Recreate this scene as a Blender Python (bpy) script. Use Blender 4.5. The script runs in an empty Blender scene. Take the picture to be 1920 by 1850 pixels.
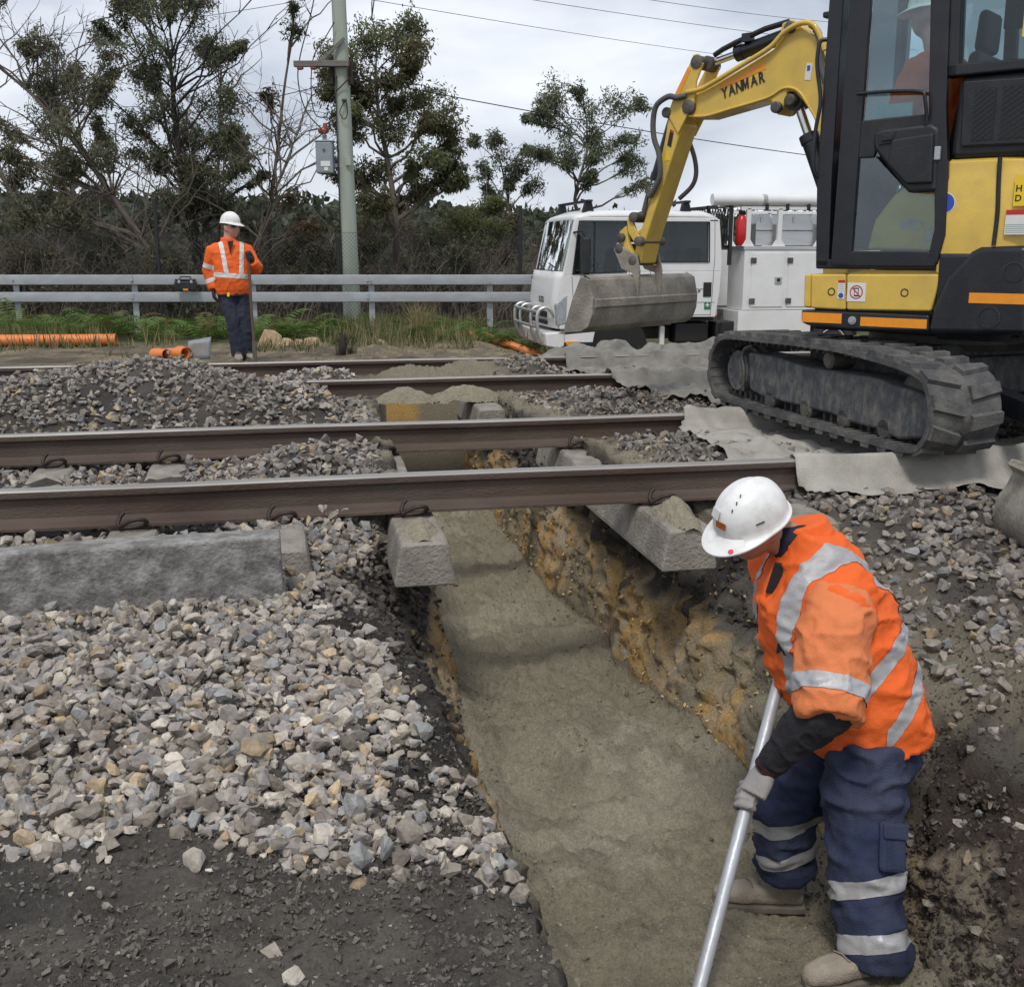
import bpy, bmesh, math, random
import numpy as np
from mathutils import Vector, Matrix, Quaternion
R = math.radians
random.seed(7); RNG = np.random.default_rng(11)
scene = bpy.context.scene
COL = scene.collection

# ------------------------------------------------------------------ camera (z = 0 is the top of the rails)
cam_d = bpy.data.cameras.new('camera'); cam = bpy.data.objects.new('camera', cam_d); COL.objects.link(cam)
cam.location = (0, 0, .98); cam.rotation_euler = (R(90 - 12.57), 0, R(-11.4))
cam_d.sensor_width = 36; cam_d.lens = 2050 / 1920 * 36; cam_d.clip_start = .05; cam_d.clip_end = 3000
scene.camera = cam
# ------------------------------------------------------------------ overcast sky
SUN_EL, SUN_AZ = R(58), R(205)          # azimuth clockwise from +Y
world = bpy.data.worlds.new('World'); scene.world = world; world.use_nodes = True
nt = world.node_tree; nt.nodes.clear(); N = nt.nodes.new; L = nt.links.new
wo = N('ShaderNodeOutputWorld'); bg = N('ShaderNodeBackground'); L(bg.outputs[0], wo.inputs[0])
sky = N('ShaderNodeTexSky'); sky.sky_type = 'NISHITA'; sky.sun_disc = False
sky.sun_elevation = SUN_EL; sky.sun_rotation = SUN_AZ
sk = N('ShaderNodeVectorMath'); sk.operation = 'SCALE'; sk.inputs['Scale'].default_value = .10; L(sky.outputs[0], sk.inputs[0])
tc = N('ShaderNodeTexCoord'); mp = N('ShaderNodeMapping'); mp.inputs['Scale'].default_value = (1.0, 1.0, 2.6)
mp.inputs['Location'].default_value = (.35, .1, .2)
L(tc.outputs['Generated'], mp.inputs[0])
n1 = N('ShaderNodeTexNoise'); n1.inputs['Scale'].default_value = 3.0; n1.inputs['Detail'].default_value = 7; n1.inputs['Roughness'].default_value = .52
n1.inputs['Distortion'].default_value = .25
L(mp.outputs[0], n1.inputs[0])
rp = N('ShaderNodeValToRGB'); L(n1.outputs[0], rp.inputs[0])
rp.color_ramp.elements[0].position = .37; rp.color_ramp.elements[0].color = (.37, .405, .475, 1)
rp.color_ramp.elements[1].position = .68; rp.color_ramp.elements[1].color = (.76, .785, .83, 1)
e = rp.color_ramp.elements.new(.50); e.color = (.53, .565, .635, 1)
mx = N('ShaderNodeMix'); mx.data_type = 'RGBA'; mx.inputs['Factor'].default_value = .9
L(sk.outputs[0], mx.inputs['A']); L(rp.outputs[0], mx.inputs['B'])
L(mx.outputs['Result'], bg.inputs[0]); bg.inputs[1].default_value = 1.0
# ------------------------------------------------------------------ veiled sun
sd = bpy.data.lights.new('sun', 'SUN'); sd.energy = 1.5; sd.angle = R(12); sd.color = (1, .96, .9)
sun = bpy.data.objects.new('sun', sd); COL.objects.link(sun)
sdir = Vector((math.sin(SUN_AZ) * math.cos(SUN_EL), math.cos(SUN_AZ) * math.cos(SUN_EL), math.sin(SUN_EL)))
sun.rotation_euler = sdir.to_track_quat('Z', 'Y').to_euler(); sun.location = (0, 0, 30)
vs = scene.view_settings; vs.view_transform = 'Standard'; vs.look = 'None'; vs.exposure = .42; vs.gamma = 1; vs.use_curve_mapping = False
scene.render.engine = 'CYCLES'
scene.cycles.max_bounces = 6; scene.cycles.transparent_max_bounces = 24

# ================================================================== helpers
def lin(r, g, b): return tuple((c / 255 / 12.92 if c <= 10 else ((c / 255 + .055) / 1.055) ** 2.4) for c in (r, g, b))

def _h(ix, iy, iz, s):
    n = (ix * 374761393 + iy * 668265263 + iz * 2147483647 + s * 974634777) & 0xffffffff
    n = ((n ^ (n >> 13)) * 1274126177) & 0xffffffff
    return ((n ^ (n >> 16)) & 0xffff) / 65535.0
def vnoise(x, y, z=0.0, s=0):
    x, y, z = np.broadcast_arrays(np.asarray(x, float), np.asarray(y, float), np.asarray(z, float))
    ix, iy, iz = (np.floor(a).astype(np.int64) for a in (x, y, z))
    fx, fy, fz = x - ix, y - iy, z - iz
    fx, fy, fz = (f * f * f * (f * (f * 6 - 15) + 10) for f in (fx, fy, fz))
    o = 0
    for dx in (0, 1):
        for dy in (0, 1):
            for dz in (0, 1):
                o = o + _h(ix + dx, iy + dy, iz + dz, s) * (fx if dx else 1 - fx) * (fy if dy else 1 - fy) * (fz if dz else 1 - fz)
    return o * 2 - 1
def fbm(x, y, z=0.0, s=0, o=4, g=.5):
    t, a, f = 0, 1, 1
    for k in range(o):
        t = t + a * vnoise(np.asarray(x) * f, np.asarray(y) * f, np.asarray(z) * f, s + k * 17); a *= g; f *= 2.03
    return t
def sstep(a, b, x):
    t = np.clip((np.asarray(x, float) - a) / (b - a), 0, 1); return t * t * (3 - 2 * t)

def tag(o, label=None, cat=None, group=None, kind=None):
    if label: o['label'] = label
    if cat: o['category'] = cat
    if group: o['group'] = group
    if kind: o['kind'] = kind
    return o
def empty(name, loc=(0, 0, 0), rz=0, parent=None):
    o = bpy.data.objects.new(name, None); COL.objects.link(o); o.location = loc; o.rotation_euler = (0, 0, rz)
    o.empty_display_size = .1; o.parent = parent; return o
def copy_tree(o, parent=None):
    c = o.copy(); COL.objects.link(c); c.parent = parent
    for ch in list(o.children): copy_tree(ch, c)
    return c

class MB:
    """collects shapes, then links them as one mesh object"""
    def __init__(s): s.v = []; s.f = []; s.m = []; s.mi = 0
    def add(s, vs, fs):
        b = len(s.v); s.v += [tuple(v) for v in vs]; s.f += [tuple(i + b for i in f) for f in fs]; s.m += [s.mi] * len(fs); return s
    def box(s, c, d, rot=None):
        M = rot if rot is not None else Matrix.Identity(3); c = Vector(c)
        vs = [c + M @ Vector((x * d[0] / 2, y * d[1] / 2, z * d[2] / 2)) for x in (-1, 1) for y in (-1, 1) for z in (-1, 1)]
        return s.add(vs, [(0, 1, 3, 2), (4, 6, 7, 5), (0, 4, 5, 1), (2, 3, 7, 6), (0, 2, 6, 4), (1, 5, 7, 3)])
    def bar(s, a, b, w, h, up=(0, 0, 1)):
        a, b = Vector(a), Vector(b); d = b - a; l = d.length; d.normalize(); up = Vector(up)
        if abs(d.dot(up)) > .98: up = Vector((1, 0, 0))
        sd = d.cross(up).normalized(); u = sd.cross(d)
        M = Matrix((d, sd, u)).transposed(); return s.box((a + b) / 2, (l, w, h), M)
    def cyl(s, a, b, r0, r1=None, n=16, cap=True):
        r1 = r0 if r1 is None else r1; a, b = Vector(a), Vector(b); d = (b - a).normalized()
        u = d.orthogonal().normalized(); w = d.cross(u); vs = []
        for c, r in ((a, r0), (b, r1)):
            vs += [c + (u * math.cos(2 * math.pi * k / n) + w * math.sin(2 * math.pi * k / n)) * r for k in range(n)]
        fs = [(k, (k + 1) % n, n + (k + 1) % n, n + k) for k in range(n)]
        if cap: fs += [tuple(range(n - 1, -1, -1)), tuple(range(n, 2 * n))]
        return s.add(vs, fs)
    def lathe(s, a, axis, prof, n=24):
        """prof: list of (distance along axis, radius)"""
        a, d = Vector(a), Vector(axis).normalized(); u = d.orthogonal().normalized(); w = d.cross(u); vs = []; fs = []
        for t, r in prof: vs += [a + d * t + (u * math.cos(2 * math.pi * k / n) + w * math.sin(2 * math.pi * k / n)) * r for k in range(n)]
        for j in range(len(prof) - 1):
            fs += [(j * n + k, j * n + (k + 1) % n, (j + 1) * n + (k + 1) % n, (j + 1) * n + k) for k in range(n)]
        fs += [tuple(range(n - 1, -1, -1)), tuple(range((len(prof) - 1) * n, len(prof) * n))]
        return s.add(vs, fs)
    def tube(s, pts, r, n=8, cap=True):
        pts = [Vector(p) for p in pts]; m = len(pts); rs = r if isinstance(r, (list, tuple)) else [r] * m
        T = [(pts[min(i + 1, m - 1)] - pts[max(i - 1, 0)]).normalized() for i in range(m)]
        u = T[0].orthogonal().normalized(); vs = []; fs = []
        for i in range(m):
            u = (u - T[i] * u.dot(T[i])); u = u.normalized() if u.length > 1e-6 else T[i].orthogonal().normalized()
            w = T[i].cross(u)
            vs += [pts[i] + (u * math.cos(2 * math.pi * k / n) + w * math.sin(2 * math.pi * k / n)) * rs[i] for k in range(n)]
        for j in range(m - 1): fs += [(j * n + k, j * n + (k + 1) % n, (j + 1) * n + (k + 1) % n, (j + 1) * n + k) for k in range(n)]
        if cap: fs += [tuple(range(n - 1, -1, -1)), tuple(range((m - 1) * n, m * n))]
        return s.add(vs, fs)
    def prism(s, pts, o, ax, ay, an, d0, d1):
        """2D outline pts in axes ax, ay from origin o, extruded along an from d0 to d1"""
        o, ax, ay, an = (Vector(q) for q in (o, ax, ay, an)); n = len(pts)
        a = sum(pts[i][0] * pts[(i + 1) % n][1] - pts[(i + 1) % n][0] * pts[i][1] for i in range(n))
        if (a > 0) != (ax.cross(ay).dot(an) * (d1 - d0) > 0): pts = pts[::-1]
        vs = [o + ax * p[0] + ay * p[1] + an * d0 for p in pts] + [o + ax * p[0] + ay * p[1] + an * d1 for p in pts]
        fs = [tuple(range(n - 1, -1, -1)), tuple(range(n, 2 * n))] + [(k, (k + 1) % n, n + (k + 1) % n, n + k) for k in range(n)]
        return s.add(vs, fs)
    def grid(s, P, closed_u=False):
        """P[i][j] points"""
        m, n = len(P), len(P[0]); vs = [p for r in P for p in r]; fs = []
        for i in range(m if closed_u else m - 1):
            for j in range(n - 1):
                fs.append((i * n + j, i * n + j + 1, ((i + 1) % m) * n + j + 1, ((i + 1) % m) * n + j))
        return s.add(vs, fs)
    def sphere(s, c, r, nu=16, nv=10, M=None):
        c = Vector(c); r = r if isinstance(r, (tuple, list)) else (r, r, r); M = M or Matrix.Identity(3); vs = []; fs = []
        for j in range(1, nv):
            t = math.pi * j / nv
            vs += [c + M @ Vector((r[0] * math.sin(t) * math.cos(2 * math.pi * k / nu), r[1] * math.sin(t) * math.sin(2 * math.pi * k / nu), r[2] * math.cos(t))) for k in range(nu)]
        vs += [c + M @ Vector((0, 0, r[2])), c + M @ Vector((0, 0, -r[2]))]; top, bot = len(vs) - 2, len(vs) - 1
        for j in range(nv - 2): fs += [(j * nu + k, (j + 1) * nu + k, (j + 1) * nu + (k + 1) % nu, j * nu + (k + 1) % nu) for k in range(nu)]
        fs += [(top, k, (k + 1) % nu) for k in range(nu)] + [(bot, (nv - 2) * nu + (k + 1) % nu, (nv - 2) * nu + k) for k in range(nu)]
        return s.add(vs, fs)
    def build(s, name, mats, parent=None, smooth=None, bevel=0, seg=2, fix=True):
        me = bpy.data.meshes.new(name); me.from_pydata([tuple(v) for v in s.v], [], s.f)
        mats = mats if isinstance(mats, (list, tuple)) else [mats]
        for m in mats: me.materials.append(m)
        if len(mats) > 1: me.polygons.foreach_set('material_index', s.m)
        if fix:
            bm = bmesh.new(); bm.from_mesh(me); bmesh.ops.recalc_face_normals(bm, faces=bm.faces); bm.to_mesh(me); bm.free()
        if smooth is not None:
            me.polygons.foreach_set('use_smooth', [True] * len(me.polygons)); me.set_sharp_from_angle(angle=R(smooth))
        o = bpy.data.objects.new(name, me); COL.objects.link(o); o.parent = parent
        if bevel:
            b = o.modifiers.new('bevel', 'BEVEL'); b.width = bevel; b.segments = seg; b.limit_method = 'ANGLE'; b.angle_limit = R(38)
            b.harden_normals = smooth is not None
        return o

def np_mesh(name, V, F, mats, parent=None, smooth=False, attrs=None, mi=None):
    """fast mesh from numpy arrays; F (n,3) or (n,4)"""
    V = np.asarray(V, np.float32); F = np.asarray(F, np.int32); k = F.shape[1]
    me = bpy.data.meshes.new(name); me.vertices.add(len(V)); me.vertices.foreach_set('co', V.ravel())
    me.loops.add(F.size); me.loops.foreach_set('vertex_index', F.ravel())
    me.polygons.add(len(F)); me.polygons.foreach_set('loop_start', np.arange(0, F.size, k, dtype=np.int32))
    for m in (mats if isinstance(mats, (list, tuple)) else [mats]): me.materials.append(m)
    if mi is not None: me.polygons.foreach_set('material_index', np.asarray(mi, np.int32))
    me.polygons.foreach_set('use_smooth', np.full(len(F), smooth))
    for nme, (typ, dom, data) in (attrs or {}).items():
        a = me.attributes.new(nme, typ, dom); a.data.foreach_set('color' if 'COLOR' in typ else ('vector' if typ == 'FLOAT_VECTOR' else 'value'), np.asarray(data, np.float32).ravel())
    me.update(calc_edges=True); me.validate()
    o = bpy.data.objects.new(name, me); COL.objects.link(o); o.parent = parent
    return o

# ------------------------------------------------------------------ materials
def mat(name, col, rough=.6, metal=0, vary=.12, scale=12, bump=0, bscale=60, dirt=None, dirt_amt=.4, dscale=4, spec=.5, coat=0, detail=5, stretch=None):
    m = bpy.data.materials.new(name); m.use_nodes = True; t = m.node_tree; b = t.nodes['Principled BSDF']; n = t.nodes.new; l = t.links.new
    b.inputs['Roughness'].default_value = rough; b.inputs['Metallic'].default_value = metal; b.inputs['Specular IOR Level'].default_value = spec
    b.inputs['Coat Weight'].default_value = coat
    c = n('ShaderNodeTexCoord'); src = c.outputs['Object']
    if stretch:
        mp = n('ShaderNodeMapping'); mp.inputs['Scale'].default_value = stretch; l(src, mp.inputs[0]); src = mp.outputs[0]
    nz = n('ShaderNodeTexNoise'); nz.inputs['Scale'].default_value = scale; nz.inputs['Detail'].default_value = detail; l(src, nz.inputs[0])
    mr = n('ShaderNodeMapRange'); mr.inputs['From Min'].default_value = .25; mr.inputs['From Max'].default_value = .75
    mr.inputs['To Min'].default_value = 1 - vary; mr.inputs['To Max'].default_value = 1 + vary; l(nz.outputs[0], mr.inputs[0])
    vm = n('ShaderNodeVectorMath'); vm.operation = 'SCALE'; vm.inputs[0].default_value = col[:3]; l(mr.outputs[0], vm.inputs['Scale'])
    out = vm.outputs[0]
    if dirt is not None:
        d = n('ShaderNodeTexNoise'); d.inputs['Scale'].default_value = dscale; d.inputs['Detail'].default_value = 8; d.inputs['Roughness'].default_value = .65; l(src, d.inputs[0])
        dr = n('ShaderNodeMapRange'); dr.inputs['From Min'].default_value = .42; dr.inputs['From Max'].default_value = .72; dr.inputs['To Max'].default_value = dirt_amt; l(d.outputs[0], dr.inputs[0])
        mi = n('ShaderNodeMix'); mi.data_type = 'RGBA'; l(dr.outputs[0], mi.inputs['Factor']); l(out, mi.inputs['A']); mi.inputs['B'].default_value = (*dirt[:3], 1)
        out = mi.outputs['Result']
        ra = n('ShaderNodeMapRange'); ra.inputs['To Min'].default_value = rough; ra.inputs['To Max'].default_value = max(rough, .85); l(dr.outputs[0], ra.inputs[0]); l(ra.outputs[0], b.inputs['Roughness'])
    l(out, b.inputs['Base Color'])
    if bump:
        bn = n('ShaderNodeTexNoise'); bn.inputs['Scale'].default_value = bscale; bn.inputs['Detail'].default_value = 6; l(src, bn.inputs[0])
        bp = n('ShaderNodeBump'); bp.inputs['Strength'].default_value = bump; bp.inputs['Distance'].default_value = .02; l(bn.outputs[0], bp.inputs['Height']); l(bp.outputs[0], b.inputs['Normal'])
    return m
def attr_mat(name, attr, rough=.95, scale=40, vary=.35, bump=.6, bscale=90, bdist=.01, spec=.2, scale2=None):
    """colour from a mesh attribute, broken up by fine noise"""
    m = bpy.data.materials.new(name); m.use_nodes = True; t = m.node_tree; b = t.nodes['Principled BSDF']; n = t.nodes.new; l = t.links.new
    b.inputs['Roughness'].default_value = rough; b.inputs['Specular IOR Level'].default_value = spec
    a = n('ShaderNodeAttribute'); a.attribute_name = attr; c = n('ShaderNodeTexCoord')
    nz = n('ShaderNodeTexNoise'); nz.inputs['Scale'].default_value = scale; nz.inputs['Detail'].default_value = 8; nz.inputs['Roughness'].default_value = .7; l(c.outputs['Object'], nz.inputs[0])
    mr = n('ShaderNodeMapRange'); mr.inputs['From Min'].default_value = .25; mr.inputs['From Max'].default_value = .75
    mr.inputs['To Min'].default_value = 1 - vary; mr.inputs['To Max'].default_value = 1 + vary; l(nz.outputs[0], mr.inputs[0])
    vm = n('ShaderNodeVectorMath'); vm.operation = 'SCALE'; l(a.outputs['Color'], vm.inputs[0]); l(mr.outputs[0], vm.inputs['Scale']); l(vm.outputs[0], b.inputs['Base Color'])
    bn = n('ShaderNodeTexNoise'); bn.inputs['Scale'].default_value = bscale; bn.inputs['Detail'].default_value = 9; bn.inputs['Roughness'].default_value = .72; l(c.outputs['Object'], bn.inputs[0])
    bp = n('ShaderNodeBump'); bp.inputs['Strength'].default_value = bump; bp.inputs['Distance'].default_value = bdist; l(bn.outputs[0], bp.inputs['Height']); l(bp.outputs[0], b.inputs['Normal'])
    return m
# ================================================================== ground, one sheet with the trench cut into it
RAIL_Y = (4.81, 6.315, 8.545, 10.05)
_Y   = [-3,   1,    2,    2.7,  3.4,  3.9,  4.4,  5.0,  6.5,  9.0]
_LL  = [.5,  .47,  .44,  .42,  .35,  .24,  .17,  .44,  .57,  .60]
_ZL  = [-.42,-.42, -.42, -.41, -.39, -.36, -.37, -.13, -.10, -.16]
_FL  = [.67, .66,  .65,  .65,  .65,  .65,  .66,  .70,  .80,  .74]
_FR  = [1.76,1.76, 1.76, 1.78, 1.80, 1.75, 1.67, 1.61, 1.50, 1.40]
_LR  = [2.05,2.04, 2.04, 2.06, 2.10, 2.08, 2.02, 1.80, 1.66, 1.54]
_ZR  = [-.60,-.60, -.60, -.58, -.52, -.42, -.36, -.14, -.12, -.14]
def prof(a): return lambda y: np.interp(y, _Y, a)
lipL, zL, footL, footR, lipR, zR = (prof(a) for a in (_LL, _ZL, _FL, _FR, _LR, _ZR))
def gauss(x, y, cx, cy, sx, sy, p=2.0): return np.exp(-(np.abs((x - cx) / sx) ** p + np.abs((y - cy) / sy) ** p))
def ground_h(x, y):
    x, y = np.asarray(x, float), np.asarray(y, float)
    # formation and shoulders
    zl = np.interp(y, [0, 1.8, 2.4, 3.2, 4.0, 4.4, 4.9, 6.3, 10.6, 11.6, 12.6, 15, 18, 24, 60, 400], [-.44, -.43, -.42, -.37, -.30, -.24, -.225, -.225, -.22, -.27, -.35, -.37, -.40, -.5, -.6, -1.2])
    zr = np.interp(y, [0, 1.8, 2.4, 3.0, 4.0, 4.6, 4.9, 6.3, 10.6, 11.6, 12.6, 13.6, 15.4, 18, 24, 60, 400], [-.36, -.35, -.34, -.32, -.26, -.18, -.16, -.14, -.16, -.24, -.35, -.42, -.80, -.82, -.7, -.6, -1.2])
    w = sstep(.6, 1.6, x) * (y < 12) + sstep(2.6, 4.4, x) * (y >= 12)
    z = zl * (1 - w) + zr * w
    near = y < 12
    # heap of ballast between the front rails, left of the trench
    z = z + .17 * gauss(x, y, .22, 5.6, .42, .62, 3) * near
    # ballast run up against the front rail
    z = z + .20 * gauss(x, y, .36, 4.70, .33, .22, 2.5) * near
    z = z + .05 * gauss(x, y, -.05, 4.45, .2, .3) * near
    # long heap between the two tracks
    hp = np.interp(x, [-7, -4, -2.4, -1.8, -1.3, -.9, -.6, -.2, .15, .36, .5], [.15, .25, .27, .33, .43, .46, .40, .30, .27, .15, 0])
    yc = np.interp(x, [-2, -.9, -.4, .4], [7.75, 7.7, 7.45, 7.3])
    z = z + hp * np.exp(-np.abs((y - yc) / .82) ** 3.2) * near
    # rear track: small heaps of ballast and sand between its rails
    z = z + (.20 * gauss(x, y, .15, 9.35, .5, .38) + .17 * gauss(x, y, .98, 9.45, .30, .40) + .17 * gauss(x, y, 1.52, 9.4, .32, .40) + .2 * gauss(x, y, 2.05, 9.35, .26, .38)) * near
    # right of the trench
    z = z + .06 * gauss(x, y, 2.3, 7.4, .9, .6) * near + .05 * gauss(x, y, 2.2, 5.6, .6, .4) * near
    z = z + .02 * fbm(x * 1.7, y * 1.7, 0, 5, 3) + .25 * fbm(x * .12, y * .12, 0, 9, 2) * sstep(19, 40, y)
    return z
def trench_mask(y): return 1 - sstep(8.93, 9.06, y)
FLOOR = -1.15
def floor_h(x, y):
    z = FLOOR + .04 * fbm(x * 1.9, y * 1.6, 0, 21, 2) + .012 * fbm(x * 9, y * 9, 0, 22, 3) + np.interp(y, [3, 7, 9], [0, .05, .12])
    z = z + .10 * np.exp(-((x - footL(y)) / .10) ** 2) + .045 * np.exp(-((x - footR(y)) / .09) ** 2)
    z = z + .05 * gauss(x, y, 1.1, 4.25, .5, .25) - .03 * gauss(x, y, 1.2, 3.4, .25, .3)
    for fx, fy, fr in ((1.33, 4.28, .05), (1.05, 4.75, .04), (.95, 3.55, .05), (1.2, 5.3, .05), (1.02, 2.75, .06)):
        z = z - .045 * np.exp(-((x - fx) ** 2 + (y - fy) ** 2) / fr ** 2)
    return z

rows = np.concatenate([np.linspace(-3, 1.7, 24)[:-1], np.arange(1.7, 5.2, .0155), np.arange(5.2, 8.85, .028), np.arange(8.85, 9.15, .011),
                       np.arange(9.15, 12.5, .035), 12.5 + (np.geomspace(1, 30, 70) - 1) * .5, 27 + np.geomspace(1, 400, 22)])
nr = len(rows)
nA, nB, nC, nD, nE = 150, 34, 78, 44, 120
uA = 1 - np.linspace(0, 1, nA) ; gA = (np.exp(uA * 6.3) - 1) / (math.exp(6.3) - 1) * 240 + uA * 3.3
uE = np.linspace(0, 1, nE); gE = (np.exp(uE * 6.6) - 1) / (math.exp(6.6) - 1) * 240 + uE * 3.0
Y2 = np.repeat(rows[:, None], nA + nB + nC + nD + nE, 1)
XL, XFL, XFR, XR = (f(rows)[:, None] for f in (lipL, footL, footR, lipR))
# lips wander
XL = XL + (.035 * fbm(rows * 2.2, 3.3, 0, 31, 3) + .02 * fbm(rows * 9, 1.3, 0, 32, 2))[:, None]
XR = XR + (.05 * fbm(rows * 2.0, 7.3, 0, 33, 3) + .03 * fbm(rows * 8, 1.3, 0, 34, 2))[:, None]
XFL = XFL + (.03 * fbm(rows * 2.5, 4.3, 0, 35, 3))[:, None]; XFR = XFR + (.04 * fbm(rows * 2.2, 5.3, 0, 36, 3))[:, None]
tB = ((np.arange(nB) + 1) / (nB + 1))[None]; tC = np.linspace(0, 1, nC)[None]; tD = ((np.arange(nD) + 1) / (nD + 1))[None]
X2 = np.concatenate([XL - gA[None], XL + (XFL - XL) * tB, XFL + (XFR - XFL) * tC, XFR + (XR - XFR) * tD, XR + gE[None]], 1)
iA, iB, iC, iD, iE = (slice(a, b) for a, b in ((0, nA), (nA, nA + nB), (nA + nB, nA + nB + nC), (nA + nB + nC, nA + nB + nC + nD), (nA + nB + nC + nD, None)))
G = ground_h(X2, Y2)
tm = trench_mask(Y2)
# ease ground to the lip heights
zl_ = zL(Y2); zr_ = zR(Y2)
wl = np.exp(-((XL - X2) / .28) ** 2) * tm; wr = np.exp(-((X2 - XR) / .30) ** 2) * tm
Z2 = G.copy()
Z2[:, iA] = (G * (1 - wl) + zl_ * wl)[:, iA]; Z2[:, iE] = (G * (1 - wr) + zr_ * wr)[:, iE]
FZ = floor_h(X2, Y2)
def wall(t, zt, zb, k): return zt + (zb - zt) * (t ** k)
zbL = floor_h(XFL, rows[:, None]); zbR = floor_h(XFR, rows[:, None])
kL = np.interp(rows, [3.0, 3.8, 4.6, 5.2], [1.0, 1.35, 1.35, .9])[:, None]
kR = np.interp(rows, [2.5, 3.3, 4.5, 6], [.9, 1.0, 1.0, .9])[:, None]
# right wall: upright cut in the clay, then a slope of fouled ballast and spilled sand up to the lip
_pz = np.interp(1 - tD, [0, .42, 1.0], [0, .52, 1.0]); _px = np.interp(1 - tD, [0, .42, 1.0], [1.0, .26, .0])
X2[:, iD] = XFR + (XR - XFR) * _px
WB = wall(tB, zL(rows)[:, None], zbL, kL); WD = zR(rows)[:, None] + (zbR - zR(rows)[:, None]) * _pz
Z2[:, iB] = WB * tm[:, iB] + G[:, iB] * (1 - tm[:, iB]); Z2[:, iD] = WD * tm[:, iD] + G[:, iD] * (1 - tm[:, iD])
Z2[:, iC] = FZ[:, iC] * tm[:, iC] + G[:, iC] * (1 - tm[:, iC])
# relief
near = (1 - sstep(11.5, 13, Y2)) * (np.abs(X2) < 5)
wallw = np.zeros_like(X2); wallw[:, iB] = np.sin(math.pi * tB); wallw[:, iD] = np.sin(math.pi * tD); wallw *= tm
ridg = 1 - np.abs(fbm(Y2 * 5, Z2 * 5, X2 * 1.2, 41, 4))
dxw = .085 * (ridg - .72) + .045 * fbm(Y2 * 14, Z2 * 14, 0, 42, 4, .6) + .018 * fbm(Y2 * 45, Z2 * 45, 0, 43, 2)
X3 = X2.copy(); X3[:, iB] += (dxw * wallw ** .6)[:, iB] * .7; X3[:, iD] -= (dxw * wallw ** .6)[:, iD] * np.interp(_pz, [0, .45, .6, 1], [1.0, .9, .5, .45])
fl = np.zeros_like(X2); fl[:, iC] = 1; fl *= tm
soil = 1 - fl - np.minimum(1, wallw * 3) * .8
rough = .020 * fbm(X2 * 11, Y2 * 11, 0, 51, 5, .68) + .010 * np.abs(fbm(X2 * 60, Y2 * 60, 0, 52, 2))
frough = .022 * fbm(X2 * 5.5, Y2 * 5.5, 0, 57, 3, .55) + .012 * fbm(X2 * 22, Y2 * 22, 0, 53, 4, .75) + .014 * np.clip(fbm(X2 * 42, Y2 * 42, 0, 54, 2), 0, 1) * sstep(-.35, .5, fbm(X2 * 1.6, Y2 * 1.6, 0, 55, 2))
Z3 = Z2 + near * (rough * soil + frough * fl)
far = sstep(12, 13, Y2) * (1 - sstep(26, 40, Y2))
Z3 += far * .02 * fbm(X2 * 5, Y2 * 5, 0, 56, 4)

# colours of the earths
BLK = np.array([.050, .047, .044]); DRK = np.array([.100, .091, .081]); BRN = np.array([.088, .072, .057]); SND = np.array([.272, .244, .176])
SLT = np.array([.35, .318, .24]); ORG = np.array([.50, .31, .11]); OCH = np.array([.45, .32, .165]); DIRT = np.array([.15, .125, .092]); STRAW = np.array([.26, .215, .13]); PAL = np.array([.40, .34, .25])
def mixc(a, b, w): return a + (b - a) * np.clip(w, 0, 1)[..., None]
nz1 = fbm(X2 * 2.1, Y2 * 2.1, Z2 * 2.1, 61, 4); nz2 = fbm(X2 * 7, Y2 * 7, Z2 * 7, 62, 4, .6); nz3 = fbm(X2 * 1.0, Y2 * 1.0, 0, 63, 3)
C = np.zeros(X2.shape + (3,)) + DRK
C = mixc(C, BRN, sstep(0, .6, nz2) * .5); C = mixc(C, BLK, sstep(.0, .5, nz1) * .7)
sgr = sstep(2.55, 2.1, Y2) * sstep(.9, -.2, X2) * sstep(-.5, .4, nz3)
C = mixc(C, np.array([.20, .186, .165]), sgr * .85); C = mixc(C, np.array([.165, .15, .13]), sstep(2.7, 2.3, Y2) * sstep(.9, .2, X2) * sstep(-.3, .5, nz2) * .7)
# right foreground shoulder: brown crumbly soil with sand spills
rf = sstep(1.55, 1.8, X2) * sstep(4.2, 3.4, Y2) * sstep(2.3, 2.9, Y2)
C = mixc(C, SND * .75, rf * sstep(-.1, .5, nz1 + .3 * nz2) * .8)
# beyond the tracks: dry dirt and straw
fw = sstep(10.9, 11.8, Y2); C = mixc(C, mixc(np.zeros_like(C) + DIRT, STRAW, sstep(-.2, .6, nz2)), fw)
C = mixc(C, BRN * .8, fw * sstep(.1, .6, nz1) * .7)
fg = sstep(16.0, 17.5, Y2) * (1 - sstep(2.6, 4.2, X2) * sstep(19.5, 18.5, Y2)); C = mixc(C, np.array([.07, .085, .035]), fg * .8)
C = mixc(C, np.array([.045, .055, .028]), sstep(22, 30, Y2))
# sand thrown over the lips and rails near the trench
lipw = (np.exp(-((X2 - XL + .03) / .10) ** 2) * (X2 < XL + .02) * sstep(4.3, 4.6, Y2) + np.exp(-((X2 - XR - .08) / .2) ** 2) * (X2 > XR - .02) * sstep(2.9, 3.3, Y2))
C = mixc(C, SND, lipw * sstep(-.5, .3, nz2 + .3) * tm)
C = mixc(C, SND * .85, (gauss(X2, Y2, .95, 9.4, .42, .5) + gauss(X2, Y2, 1.5, 9.4, .42, .5) + gauss(X2, Y2, 1.7, 8.2, .3, .8) * .9))
C = mixc(C, BLK * .75, np.exp(-((X2 - XL + .08) / .12) ** 2) * (X2 < XL + .03) * sstep(2.3, 2.6, Y2) * sstep(4.75, 4.4, Y2) * .9)
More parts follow.
